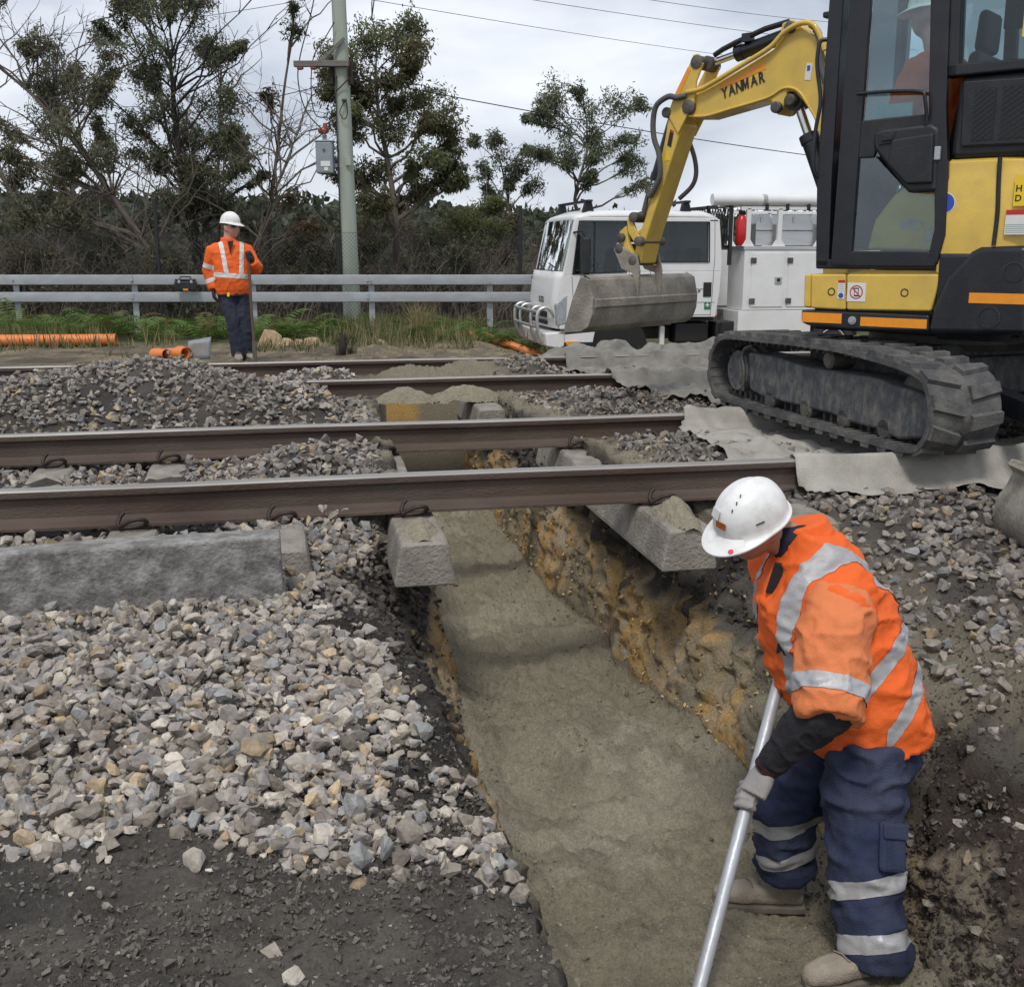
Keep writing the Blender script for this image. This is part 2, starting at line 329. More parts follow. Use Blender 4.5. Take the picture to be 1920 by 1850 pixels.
# trench floor
cf = mixc(np.zeros_like(C) + SND, SLT, sstep(-.1, .7, nz3 + .4 * nz1)); cf = mixc(cf, SND * .72, sstep(.0, .7, nz2) * .6)
C = mixc(C, cf, fl)
# trench walls: fouled ballast on top, clay below, sand smears
dep = Z3 + .07 * nz2 + .10 * nz1
cl = mixc(np.zeros_like(C) + OCH, ORG, sstep(-.3, .4, nz2)); cl = mixc(cl, PAL * 1.05, sstep(.1, .5, fbm(Y2 * 6, Z2 * 2, 0, 67, 3)) * .6); cl = mixc(cl, SND, sstep(.5, .85, nz1 + .25 * nz2)); cl = mixc(cl, PAL, sstep(.55, .8, nz2 - .2 * nz1)); cl = mixc(cl, BRN * 1.1, sstep(.5, .95, -nz2) * .8)
top = mixc(np.zeros_like(C) + BLK, DRK, sstep(-.2, .6, nz2))
zb = np.where(X2 > 1.2, np.interp(Y2, [1.5, 2.6, 3.4, 4.2, 6, 9], [-.86, -.80, -.70, -.64, -.56, -.40]), np.interp(Y2, [1.5, 3, 3.6, 4.4, 5, 9], [-.74, -.74, -.70, -.82, -.60, -.40]))
cw = mixc(top, cl, sstep(.05, -.05, dep - zb))
sm = (X2 > 1.2) * np.exp(-((Y2 - 3.75) / .33) ** 2) * sstep(-.15, .25, nz1 + .5 * nz2 + .25)
cw = mixc(cw, SND * .92, sm * sstep(-.04, .06, dep - zb)); cw = mixc(cw, SND * .9, sstep(.4, .65, fbm(Y2 * 3, Z2 * 1.2, 0, 66, 3)) * .8)
rbf = (X2 > 1.2) * sstep(3.2, 2.8, Y2)
cw = mixc(cw, mixc(np.zeros_like(C) + np.array([.070, .056, .046]), PAL * .6, sstep(.75, 1.0, nz1 + .4 * nz2)), rbf * sstep(-.9, -.8, Z3))
C = mixc(C, cw, np.minimum(1, wallw * 6))
endw = tm * (1 - tm) * 4 * (X2 > XFL) * (X2 < XFR)
C = mixc(C, mixc(np.zeros_like(C) + SND, ORG * 1.1, sstep(-.52, -.44, Z3 + .03 * nz2)), endw * 2 * sstep(1.15, .9, X2)); C = mixc(C, np.zeros_like(C) + SND, endw * 2 * sstep(.95, 1.15, X2))
C = np.clip(C, .01, .8)
nc = X2.shape[1]; V = np.stack([X3, Y2, Z3], -1).reshape(-1, 3)
ii = (np.arange(nr - 1)[:, None] * nc + np.arange(nc - 1)[None]).ravel()
Fq = np.stack([ii, ii + 1, ii + nc + 1, ii + nc], 1)
M_ground = attr_mat('earth', 'earth_colour', bump=1.0, bscale=85, bdist=.016, vary=.42, scale=95)
ground = np_mesh('ground', V, Fq, M_ground, smooth=True, attrs={'earth_colour': ('FLOAT_COLOR', 'POINT', np.concatenate([C, np.ones(C.shape[:2] + (1,))], -1))})
tag(ground, kind='structure')

# lookup of the finished surface for resting things on it
def surf(x, y):
    x, y = np.atleast_1d(np.asarray(x, float)), np.atleast_1d(np.asarray(y, float))
    r = np.clip(np.searchsorted(rows, y), 1, nr - 1); r = np.where(np.abs(rows[r] - y) < np.abs(rows[r - 1] - y), r, r - 1)
    out = np.empty(len(x))
    for k in np.unique(r):
        s = r == k; out[s] = np.interp(x[s], X2[k], Z3[k])
    return out
def sz(x, y): return float(surf(x, y)[0])
# ================================================================== ballast
def hull_rock(seed, n=13, flat=.62):
    r = random.Random(seed); bm = bmesh.new(); ax = (1.0, r.uniform(.62, .95), r.uniform(.42, .8) * flat / .62)
    for k in range(n):
        v = Vector((r.gauss(0, 1), r.gauss(0, 1), r.gauss(0, 1))).normalized()
        p = 3.2; q = (abs(v.x) ** p + abs(v.y) ** p + abs(v.z) ** p) ** (1 / p); v = v / q * r.uniform(.78, 1.0)
        bm.verts.new((v.x * ax[0], v.y * ax[1], v.z * ax[2]))
    res = bmesh.ops.convex_hull(bm, input=bm.verts)
    bmesh.ops.delete(bm, geom=[g for g in res['geom_interior'] if isinstance(g, bmesh.types.BMVert)], context='VERTS')
    bmesh.ops.triangulate(bm, faces=bm.faces); bmesh.ops.recalc_face_normals(bm, faces=bm.faces)
    bm.verts.index_update(); Vv = np.array([v.co for v in bm.verts]) * .5; Ff = np.array([[v.index for v in f.verts] for f in bm.faces]); bm.free()
    return Vv, Ff
ROCKS = [hull_rock(100 + k, 12 + k % 11) for k in range(30)] + [hull_rock(160 + k, 8 + k % 3) for k in range(20)]   # the last 20 are for the far track
CLODS = [hull_rock(400 + k, 7, .8) for k in range(10)]
def rock_mat(name, obj_random=False):
    m = bpy.data.materials.new(name); m.use_nodes = True; t = m.node_tree; b = t.nodes['Principled BSDF']; n = t.nodes.new; l = t.links.new
    b.inputs['Roughness'].default_value = .88; b.inputs['Specular IOR Level'].default_value = .3
    if obj_random:
        oi = n('ShaderNodeObjectInfo'); rp = n('ShaderNodeValToRGB'); l(oi.outputs['Random'], rp.inputs[0]); cr = rp.color_ramp; cr.interpolation = 'CONSTANT'
        cols = stone_cols(np.linspace(0, 1, 16), np.full(16, 1.0), np.random.default_rng(3)); cr.elements[0].color = (*cols[0], 1); cr.elements[1].position = 15 / 16; cr.elements[1].color = (*cols[15], 1)
        for k in range(1, 15): e = cr.elements.new(k / 16); e.color = (*cols[k], 1)
        src = rp.outputs[0]
    else:
        a = n('ShaderNodeAttribute'); a.attribute_name = 'stone_colour'; src = a.outputs['Color']
    c = n('ShaderNodeTexCoord'); nz = n('ShaderNodeTexNoise'); nz.inputs['Scale'].default_value = 2.6 if obj_random else 45; nz.inputs['Detail'].default_value = 8; nz.inputs['Roughness'].default_value = .65; l(c.outputs['Object'], nz.inputs[0])
    mr = n('ShaderNodeMapRange'); mr.inputs['From Min'].default_value = .25; mr.inputs['From Max'].default_value = .75; mr.inputs['To Min'].default_value = .58; mr.inputs['To Max'].default_value = 1.36; l(nz.outputs[0], mr.inputs[0])
    vm = n('ShaderNodeVectorMath'); vm.operation = 'SCALE'; l(src, vm.inputs[0]); l(mr.outputs[0], vm.inputs['Scale']); l(vm.outputs[0], b.inputs['Base Color'])
    bn = n('ShaderNodeTexNoise'); bn.inputs['Scale'].default_value = 5 if obj_random else 95; bn.inputs['Detail'].default_value = 5; l(c.outputs['Object'], bn.inputs[0])
    bp = n('ShaderNodeBump'); bp.inputs['Strength'].default_value = .5; bp.inputs['Distance'].default_value = .010; l(bn.outputs[0], bp.inputs['Height']); l(bp.outputs[0], b.inputs['Normal'])
    return m
def stone_cols(u, light, rng):
    """u in 0..1 picks the kind of rock; light scales the tone, paler where dusty"""
    n = len(u); g = rng.uniform(.75, 1.3, n)
    base = np.stack([.31 * g, .272 * g, .225 * g], 1)
    cool = u > .88; base[cool] = np.stack([.238 * g, .236 * g, .228 * g], 1)[cool]
    pink = (u > .6) & (u <= .88); base[pink] = np.stack([.275 * g, .25 * g, .228 * g], 1)[pink]
    tan = u < .06; base[tan] = np.stack([.38 * g, .295 * g, .19 * g], 1)[tan]
    pale = (u >= .06) & (u < .17); base[pale] = np.stack([.42 * g, .38 * g, .32 * g], 1)[pale]
    drk = (u >= .17) & (u < .30); base[drk] *= .62
    return np.clip(base * light[:, None], .02, .7)
M_stone = rock_mat('ballast_rock'); M_stone1 = rock_mat('ballast_rock_single', True)

def scatter(n, x0, x1, y0, y1, dens, smin, smax, lift, light, rng, slope=0):
    x = rng.uniform(x0, x1, n); y = rng.uniform(y0, y1, n); d = dens(x, y); k = rng.uniform(0, 1, n) < d
    x, y = x[k], y[k]; m = len(x)
    s = smin + (smax - smin) * rng.beta(1.3, 2.7, m)
    z = surf(x, y) + s * lift + rng.uniform(-.008, .012, m)
    return np.stack([x, y, z, s, np.zeros(m) + light(x, y)], 1)
def notrail(x, y, half=.075):
    o = np.ones_like(x)
    for ry in RAIL_Y: o = o * (np.abs(y - ry) > half)
    return o
SLEEPERS_FRONT = [-3.09, -2.49, -1.89, -1.29, -.69, -.07, .505, 1.655, 2.25, 2.85, 3.45, 4.05]
def notsleeper(x, y):
    o = np.ones_like(x)
    for sx in (-1.29, -.69): o = o * (1 - (np.abs(x - sx) < .11) * (y > 5.0) * (y < 6.2))
    o = o * (1 - (np.abs(x + .07) < .1) * (y > 4.32) * (y < 4.62))
    o = o * (1 - (x > .40) * (x < .63) * (y < 4.6) * (y > 4.2)) * (1 - (x > 1.56) * (x < 1.8) * (y < 4.7) * (y > 4.2))
    return o
one = lambda x, y: np.ones_like(x)
nzd = lambda x, y, f, s: fbm(x * f, y * f, 0, s, 3)
rg = np.random.default_rng(5)
def d_front(x, y):      # left foreground bank
    edge = np.interp(x, [-2.5, -1.2, -.6, -.2, .15, .45], [2.62, 2.55, 2.5, 2.42, 2.25, 2.08]) + .10 * nzd(x, y, 3, 71)
    lip = lipL(y) + .02
    d = sstep(edge - .03, edge + .10, y) * (x < lip) * (1 - .95 * sstep(lip - .20 + .11 * nzd(x, y, 5, 72), lip - .07 + .11 * nzd(x, y, 5, 72), x) * sstep(2.35, 2.5, y) * (y < 4.45))
    d = d * (1 - .93 * gauss(x, y, .22, 2.62, .16, .2) * sstep(-.3, .2, nzd(x, y, 6, 73)))
    return d * notrail(x, y) * notsleeper(x, y)
def d_bank(x, y): return (x > .1) * (x < np.interp(y, [3.6, 4.2, 4.8], [.38, .5, .55])) * sstep(3.9, 4.2, y) * notsleeper(x, y)
def d_mid(x, y):        # between and around the rails, left of the trench
    return notrail(x, y) * notsleeper(x, y) * (x < lipL(y) - .07) * (1 - .96 * gauss(x, y, 1.0, 9.4, .35, .5, 4)) * (1 - .75 * (x < -.5) * (y < 6.3) * (y > 4.85) * sstep(-.25, .35, nzd(x, y, 4, 74)) * 0)
def d_right(x, y):
    lip = lipR(y)
    d = (x > lip + .10) * notrail(x, y) * notsleeper(x, y)
    d = d * (1 - .95 * (y > 4.7) * np.exp(-((x - lip) / .16) ** 2))
    soil = sstep(2.98, 2.80, y + .14 * nzd(x, y, 3, 75) - .10 * (x - 1.8)); d = d * (1 - .88 * soil)
    return d * (1 - .97 * gauss(x, y, 1.45, 9.4, .38, .5, 4))
li_f = lambda x, y: 1.0 + .16 * sstep(3.8, 3.0, y) + .1 * nzd(x, y, 2, 76)
li_m = lambda x, y: .88 + .12 * nzd(x, y, 3, 77) + .3 * sstep(8.8, 9.3, y)
li_r = lambda x, y: .76 + .15 * nzd(x, y, 2.5, 78) + .1 * sstep(7, 9, y) + .12 * sstep(3.4, 3.0, y)
sets = []
for lift, n in ((.0, 8000), (.22, 7500), (.5, 2800)):
    sets.append(scatter(n, -1.9, .6, 2.0, 4.75, d_front, .020, .088, lift, li_f, rg))
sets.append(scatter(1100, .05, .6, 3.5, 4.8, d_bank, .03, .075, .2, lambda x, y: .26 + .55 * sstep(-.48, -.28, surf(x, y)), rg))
for lift, n in ((.0, 13000), (.3, 9500)):
    sets.append(scatter(n, -3.4, .62, 4.4, 10.9, d_mid, .036, .090, lift, li_m, rg))
for lift, n in ((.0, 12500), (.32, 8000)):
    sets.append(scatter(n, 1.55, 4.9, 2.2, 10.7, d_right, .034, .088, lift, li_r, rg))
sets.append(scatter(500, .6, 2.2, 9.1, 10.9, lambda x, y: notrail(x, y) * (gauss(x, y, .95, 9.4, .5, .45) < .25) * (gauss(x, y, 1.5, 9.4, .45, .45) < .3), .03, .07, .15, lambda x, y: np.ones_like(x), rg))
# scattered singles on the dark soil
sets.append(scatter(300, -1.0, .42, 1.75, 2.75, lambda x, y: .35 * sstep(-.2, .6, nzd(x, y, 3, 79)) * sstep(1.9, 2.4, y), .015, .05, .15, li_f, rg))
sets.append(scatter(200, 1.75, 2.6, 2.0, 3.2, lambda x, y: .6 * np.ones_like(x), .02, .06, .15, li_r, rg))
for px_, py_, s_ in ((-.05, 1.93, .05), (-.09, 2.03, .065), (-.27, 2.36, .07), (.02, 2.38, .06)):
    sets.append(np.array([[px_, py_, sz(px_, py_) + .008, s_, 1.4]]))
# sub-ballast stones showing in the cut faces
def face_stones(n, side, y0, y1, t0, t1, rng, light):
    y = rng.uniform(y0, y1, n); t = rng.uniform(t0, t1, n)
    r = np.clip(np.searchsorted(rows, y), 0, nr - 1); out = []
    for k in range(n):
        j = nA + int(t[k] * nB) if side < 0 else nA + nB + nC + int((1 - t[k]) * (nD - 1))
        out.append([X3[r[k], j], y[k], Z3[r[k], j], rng.uniform(.022, .06), light * rng.uniform(.6, 1.3)])
    return np.array(out)
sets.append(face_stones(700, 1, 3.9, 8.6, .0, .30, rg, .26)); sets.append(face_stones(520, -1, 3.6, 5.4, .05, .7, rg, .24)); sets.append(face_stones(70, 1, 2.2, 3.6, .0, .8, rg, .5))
S = np.concatenate(sets)
_d = S[:, 0] * math.sin(R(11.4)) + S[:, 1] * math.cos(R(11.4)); _r = S[:, 0] * math.cos(R(11.4)) - S[:, 1] * math.sin(R(11.4))
S = S[np.abs(_r) < .47 * _d + .55]; ns = len(S)      # nothing far outside the view
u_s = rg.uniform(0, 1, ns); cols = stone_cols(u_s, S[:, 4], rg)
low_tone = S[:, 4] < .4
cols[low_tone] = cols[low_tone] * .8  # stones with the lowest tone values are darkened further
# random orientations, lying mostly flat
def rand_rot(n, rng, tilt=.55):
    a = rng.uniform(0, 2 * math.pi, n); b = rng.normal(0, tilt, n); c = rng.normal(0, tilt, n)
    ca, sa, cb, sb, cc, sc = np.cos(a), np.sin(a), np.cos(b), np.sin(b), np.cos(c), np.sin(c); Z = np.zeros(n); O = np.ones(n)
    Rz = np.stack([ca, -sa, Z, sa, ca, Z, Z, Z, O], 1).reshape(n, 3, 3); Rx = np.stack([O, Z, Z, Z, cb, -sb, Z, sb, cb], 1).reshape(n, 3, 3); Ry = np.stack([cc, Z, sc, Z, O, Z, -sc, Z, cc], 1).reshape(n, 3, 3)
    return Rz @ Rx @ Ry
ROT = rand_rot(ns, rg)
# what the photograph shows largest become single stones
cx, cy, cz = math.sin(R(11.4)), math.cos(R(11.4)), 0
dep_ = S[:, 0] * cx + S[:, 1] * cy; rgt = S[:, 0] * cy - S[:, 1] * cx
vis = (np.abs(rgt / dep_) < .46) & (S[:, 1] < 4.0) & (S[:, 0] < .45) & (S[:, 1] > 1.9)
score = np.where(vis, S[:, 3] / dep_, 0) ; pick = np.argsort(-score)[:300]
single = np.zeros(ns, bool); single[pick] = True
kind = np.where(S[:, 1] < 4.7, rg.integers(0, 30, ns), rg.integers(30, 50, ns))
rock_me = []
for k, (Vv, Ff) in enumerate(ROCKS):
    me = bpy.data.meshes.new('ballast_stone'); me.from_pydata(Vv.tolist(), [], Ff.tolist()); me.materials.append(M_stone1); rock_me.append(me)
for i in pick:
    o = bpy.data.objects.new('ballast_stone', rock_me[kind[i]]); COL.objects.link(o); o.parent = ground
    m4 = Matrix(ROT[i].tolist()).to_4x4(); o.matrix_local = Matrix.Translation(S[i, :3]) @ m4 @ Matrix.Diagonal((S[i, 3], S[i, 3], S[i, 3], 1))
def merge_rocks(name, lib, S, ROT, kind, cols, material, parent, attr='stone_colour'):
    Vs, Fs, Cs, b = [], [], [], 0
    for k, (Vv, Ff) in enumerate(lib):
        idx = np.where(kind == k)[0]
        if not len(idx): continue
        P = np.einsum('nij,vj->nvi', ROT[idx], Vv) * S[idx, 3][:, None, None] + S[idx, None, :3]
        Vs.append(P.reshape(-1, 3)); F0 = Ff[None] + (np.arange(len(idx)) * len(Vv))[:, None, None] + b; Fs.append(F0.reshape(-1, 3)); b += len(idx) * len(Vv)
        Cs.append(np.repeat(np.concatenate([cols[idx], np.ones((len(idx), 1))], 1), len(Vv), 0))
    o = np_mesh(name, np.concatenate(Vs), np.concatenate(Fs), material, parent, False, {attr: ('FLOAT_COLOR', 'POINT', np.concatenate(Cs))}); return tag(o, kind='stuff')
rest = ~single
merge_rocks('ballast', ROCKS, S[rest], ROT[rest], kind[rest], cols[rest], M_stone, ground)
# crumbs of soil and sand
def crumbs(n, x0, x1, y0, y1, dens, smin, smax, colf):
    x = rg.uniform(x0, x1, n); y = rg.uniform(y0, y1, n); k = rg.uniform(0, 1, n) < dens(x, y); x, y = x[k], y[k]; m = len(x); s = smin + (smax - smin) * rg.beta(1.2, 4, m)
    return np.stack([x, y, surf(x, y) + s * .15, s, np.zeros(m)], 1), np.array(colf)[None] * rg.uniform(.65, 1.35, (m, 1))
cs = [crumbs(26000, -1.2, .5, 1.5, 3.0, lambda x, y: (.25 + .75 * sstep(-.4, .5, nzd(x, y, 3, 81))) * sstep(3.0, 2.4, y), .005, .042, (.125, .113, .098)),
      crumbs(4200, -1.4, .5, 2.2, 4.2, lambda x, y: d_front(x, y), .010, .034, (.30, .275, .24)),
      crumbs(900, -1.1, .5, 1.5, 2.9, lambda x, y: np.ones_like(x), .006, .02, (.27, .25, .21)),
      crumbs(4600, .0, .48, 2.1, 3.9, lambda x, y: sstep(lipL(y) - .35, lipL(y) - .1, x), .006, .040, (.075, .065, .056)),
      crumbs(17500, .62, 1.75, 2.0, 8.8, lambda x, y: sstep(-.35, .5, nzd(x, y, 1.6, 82)) * (x > footL(y)) * (x < footR(y)), .005, .022, tuple(SND * .9)),
      crumbs(6000, 1.6, 3.0, 2.0, 3.6, lambda x, y: np.ones_like(x) * .8, .008, .032, (.09, .08, .062)),
      crumbs(1500, .3, .62, 4.4, 8.6, lambda x, y: (x < lipL(y) + .01) * (x > lipL(y) - .16), .008, .028, tuple(SND * .9)),
      crumbs(2500, 1.5, 2.1, 4.2, 8.8, lambda x, y: (x > lipR(y) - .02) * (x < lipR(y) + .26), .008, .03, tuple(SND * .9)),
      crumbs(3000, -4.5, 5, 11, 16.5, one, .01, .05, (.15, .125, .09))]
cs.append(crumbs(900, .62, 1.75, 2.0, 8.8, lambda x, y: (np.exp(-((x - footL(y)) / .12) ** 2) + np.exp(-((x - footR(y)) / .14) ** 2) + .12) * (x > footL(y) - .02) * (x < footR(y) + .02), .014, .055, tuple(SND * .8)))
CS = np.concatenate([c[0] for c in cs]); CC = np.concatenate([c[1] for c in cs])
for side, y0, y1, n, colr in ((1, 2.0, 3.2, 2200, (.075, .06, .05)), (1, 3.2, 8.8, 1300, (.34, .25, .135)), (-1, 2.0, 5.4, 500, (.07, .06, .05))):
    fsn = face_stones(n, side, y0, y1, .05, 1, rg, 1); fsn[:, 3] = rg.uniform(.008, .035, n)
    CS = np.concatenate([CS, fsn]); CC = np.concatenate([CC, np.array(colr)[None] * rg.uniform(.5, 1.7, (n, 1))])
CR = rand_rot(len(CS), rg, 1.0)
merge_rocks('soil_crumbs', CLODS, CS, CR, rg.integers(0, len(CLODS), len(CS)), CC, M_stone, ground)
# ================================================================== rails and sleepers
M_rail = mat('rusty_rail_steel', (.082, .055, .041), .78, .1, .3, 5, .3, 120, dirt=(.16, .135, .11), dirt_amt=.55, dscale=3, stretch=(.35, 1, 1))
M_railtop = mat('worn_rail_head', (.33, .322, .305), .5, .4, .22, 9, .15, 200, dirt=(.22, .19, .15), dirt_amt=.6, dscale=5, stretch=(.12, 3, 1))
M_conc = mat('sleeper_concrete', (.29, .265, .225), .92, 0, .22, 14, .6, 70, dirt=(.13, .115, .095), dirt_amt=.7, dscale=6)
M_conc_old = mat('weathered_sleeper_concrete', (.15, .142, .132), .95, 0, .25, 30, .5, 60, dirt=(.42, .41, .39), dirt_amt=.85, dscale=14)
M_clip = mat('rail_clip_steel', (.055, .042, .036), .55, .6, .3, 30, .3, 150)
hw, H_, fw_ = .035, .17, .07
half = [(fw_, -H_), (fw_, -H_ + .011), (.022, -H_ + .026), (.010, -H_ + .042), (.0085, -.075), (.012, -.05), (.033, -.037), (hw, -.030), (hw, -.011), (.029, -.003), (.015, -.0005)]
profile = half + [(-a, b) for a, b in half[::-1]]
rail_lab = ['nearest rail, rusty brown steel with worn grey head, crossing the open trench', 'second rail from the camera, ballast heaped against it left of the trench',
            'third rail from the camera, sand piled on its foot over the trench end', 'farthest rail, worn top, running just in front of the standing worker']
for k, ry in enumerate(RAIL_Y):
    b = MB(); xs = [-14] + [-4 + i * .5 for i in range(25)] + [30]; n = len(profile); P = []
    wob = lambda x: (.0018 * math.sin(x * 3.1 + k), .002 * math.sin(x * 2.3 + 2 * k))
    for x in xs: P.append([Vector((x, ry + p[0] + wob(x)[0], p[1] + wob(x)[1])) for p in profile])
    vs = [p for r in P for p in r]; fs = []; ms = []
    for i in range(len(xs) - 1):
        for j in range(n):
            fs.append((i * n + j, i * n + (j + 1) % n, (i + 1) * n + (j + 1) % n, (i + 1) * n + j)); ms.append(1 if 8 <= j <= 12 else 0)
    b.v = vs; b.f = fs; b.m = ms
    o = b.build('rail', [M_rail, M_railtop], smooth=30); tag(o, rail_lab[k], 'rail', 'railway rails')

def make_clip():
    """bent spring clip: a rising hook of round bar"""
    pts = [(-.055, .055, .0), (-.02, .055, .004), (.02, .055, .008), (.05, .048, .016), (.062, .03, .03), (.055, .010, .046), (.03, .0, .052), (0, .004, .046), (-.03, .012, .032), (-.05, .016, .018), (-.055, .028, .035), (-.045, .04, .06), (-.03, .045, .075)]
    b = MB(); 
    q = []
    for i in range(len(pts) - 1):
        for t in (0, .5): q.append(Vector(pts[i]).lerp(Vector(pts[i + 1]), t))
    q.append(Vector(pts[-1])); b.tube(q, .0095, 8); return b
clip_proto = make_clip()
def sleeper_mesh(L_=2.5):
    """prestressed sleeper: trapezoid section, slightly deeper at rail seats, chamfered ends; y along"""
    b = MB(); ys = [-L_ / 2, -L_ / 2 + .06, -.95, -.55, -.25, .25, .55, .95, L_ / 2 - .06, L_ / 2]; P = []
    dz = [-.012, 0, .0, .0, -.03, -.03, 0, 0, 0, -.012]
    for y, d in zip(ys, dz): P.append([(-.125, y, -.195), (-.125, y, -.17), (-.1, y, -.012 + d), (-.09, y, d), (.09, y, d), (.1, y, -.012 + d), (.125, y, -.17), (.125, y, -.195)])
    n = 8; vs = [p for r in P for p in r]; fs = [(i * n + j, i * n + (j + 1) % n, (i + 1) * n + (j + 1) % n, (i + 1) * n + j) for i in range(len(ys) - 1) for j in range(n)]
    fs += [tuple(range(n)), tuple(range((len(ys) - 1) * n, len(ys) * n))]; b.add(vs, fs); return b
def sleeper(x, yc, label, group, clips=True, clipset=None):
    e = empty('concrete_sleeper', (x, yc, -.185)); tag(e, label, 'sleeper', group)
    global SL_ME
    try: me = SL_ME
    except NameError:
        ob = sleeper_mesh().build('body', M_conc, e, bevel=.008); SL_ME = ob.data; me = None
    if me is not None:
        ob = bpy.data.objects.new('body', me); COL.objects.link(ob); ob.parent = e; bv = ob.modifiers.new('bevel', 'BEVEL'); bv.width = .008; bv.limit_method = 'ANGLE'
    if clips:
        for s in (-1, 1):
            for side in (-1, 1):
                c = clip_proto.build('rail_clip', M_clip, e, smooth=60); c.location = (0, s * .7525 + side * .125, .006); c.rotation_euler = (0, 0, 0 if side < 0 else math.pi); c.scale = (1, 1, 1)
            p = MB().box((0, s * .7525, .006), (.17, .15, .012)).build('rail_pad', M_clip, e)
    return e
yc1 = (RAIL_Y[0] + RAIL_Y[1]) / 2; yc2 = (RAIL_Y[2] + RAIL_Y[3]) / 2
fl_lab = {-1.29: 'concrete sleeper of the near track showing bare at the left picture edge', -.69: 'concrete sleeper of the near track with bare top, second from the left edge', -.07: 'concrete sleeper under the near rail at the end of the loose sleeper',
          .505: 'concrete sleeper jutting over the trench on its left side, sand on its end', 1.655: 'concrete sleeper undercut by the trench on its right, beside the helmet', 2.25: 'concrete sleeper of the near track buried in ballast right of the trench'}
for x in (-1.29, -.69, -.07, .505, 1.655, 2.25): sleeper(x, yc1, fl_lab[x], 'sleepers of the near track')
for x, lb in ((-.45, 'sleeper of the rear track under the ballast heap'), (.36, 'sleeper end of the rear track under stones left of the trench end'), (1.47, 'concrete sleeper of the rear track undercut at the far trench end'), (2.1, 'sleeper of the rear track right of the trench end')):
    sleeper(x, yc2, lb, 'sleepers of the rear track', clips=x in (.36, 1.47, 2.1))
# the sleeper lifted out and laid on its side in front of the near rail
e = empty('loose_sleeper', (-.067 - 1.25, 4.175, -.30)); tag(e, 'dark weathered concrete sleeper lifted out, lying on its side before the near rail', 'sleeper')
b = sleeper_mesh(); o = b.build('body', M_conc_old, e, bevel=.01); o.rotation_euler = (R(0), R(90), R(90)); o.location = (0, .0, .125)
e.rotation_euler = (R(4), R(-.6), R(.8))
# ================================================================== shared finishes
DUST = (.30, .265, .20)
M_yel = mat('excavator_yellow_paint', (.68, .455, .075), .42, 0, .07, 6, .06, 90, dirt=(.30, .22, .09), dirt_amt=.4, dscale=5, coat=.15)
M_blk = mat('black_satin_paint', (.008, .009, .013), .34, 0, .2, 8, .06, 80, dirt=(.06, .058, .056), dirt_amt=.22, dscale=6)
M_blkp = mat('black_plastic', (.012, .013, .015), .5, 0, .2, 14, .2, 160, dirt=(.06, .058, .056), dirt_amt=.25, dscale=7)
M_rub = mat('dusty_track_rubber', (.06, .06, .062), .85, 0, .2, 9, .3, 60, dirt=(.22, .205, .175), dirt_amt=.7, dscale=7)
M_frame = mat('dusty_grey_track_frame', (.055, .06, .068), .75, 0, .2, 8, .3, 60, dirt=(.24, .22, .18), dirt_amt=.7, dscale=20, stretch=(1, 1, .6))
M_orange = mat('orange_reflective_tape', (.82, .29, .015), .35, 0, .06, 30)
M_chrome = mat('chrome_rod', (.62, .62, .60), .18, 1, .1, 20)
M_hose = mat('rubber_hose', (.075, .075, .075), .6, 0, .2, 20, .2, 200, dirt=(.2, .18, .15), dirt_amt=.4)
M_bucket = mat('mud_worn_bucket_steel', (.33, .30, .25), .6, .25, .25, 5, .3, 50, dirt=(.13, .12, .10), dirt_amt=.85, dscale=4.5)
M_steel = mat('dark_dirty_steel', (.09, .085, .08), .6, .5, .3, 12, .3, 70, dirt=(.26, .23, .18), dirt_amt=.6, dscale=8)
M_white = mat('white_paint', (.72, .72, .71), .38, 0, .03, 5, 0, dirt=(.45, .43, .38), dirt_amt=.25, dscale=3, coat=.2)
M_sticker = mat('white_sticker', (.70, .69, .66), .5, 0, .04, 20)
M_red = mat('red_print', (.50, .025, .02), .5, 0, .05); M_blue = mat('blue_print', (.03, .07, .38), .5, 0, .05); M_ink = mat('black_print', (.012, .012, .013), .5, 0, .05)
M_yst = mat('yellow_sticker', (.80, .55, .02), .45, 0, .04); M_grn = mat('green_print', (.015, .17, .08), .5, 0, .05)
M_lgrey = mat('pale_grey_print', (.34, .40, .40), .4, 0, .1)
def glass_mat(name, tint=(.72, .84, .84), refl=.12, rough=.02):
    m = bpy.data.materials.new(name); m.use_nodes = True; t = m.node_tree; t.nodes.clear(); n = t.nodes.new; l = t.links.new
    o = n('ShaderNodeOutputMaterial'); mx = n('ShaderNodeMixShader'); tr = n('ShaderNodeBsdfTransparent'); gl = n('ShaderNodeBsdfGlossy'); fr = n('ShaderNodeFresnel'); fr.inputs[0].default_value = 1.5
    tr.inputs[0].default_value = (*tint, 1); gl.inputs['Roughness'].default_value = rough; gl.inputs['Color'].default_value = (.95, .97, 1, 1)
    ad = n('ShaderNodeMath'); ad.operation = 'ADD'; ad.inputs[1].default_value = refl; ad.use_clamp = True; l(fr.outputs[0], ad.inputs[0])
    l(ad.outputs[0], mx.inputs[0]); l(tr.outputs[0], mx.inputs[1]); l(gl.outputs[0], mx.inputs[2]); l(mx.outputs[0], o.inputs[0]); return m
M_glass = glass_mat('tinted_cab_glass', (.84, .93, .94), .03); M_dglass = glass_mat('dark_vehicle_glass', (.62, .68, .68), .0)
M_alu = mat('brushed_aluminium', (.58, .58, .57), .35, .85, .1, 8, .1, 60, stretch=(.3, 2, 2))
M_galv = mat('galvanised_steel', (.45, .47, .49), .5, .55, .14, 7, .1, 60, dirt=(.30, .29, .28), dirt_amt=.5, dscale=3, stretch=(.5, 1, 1))
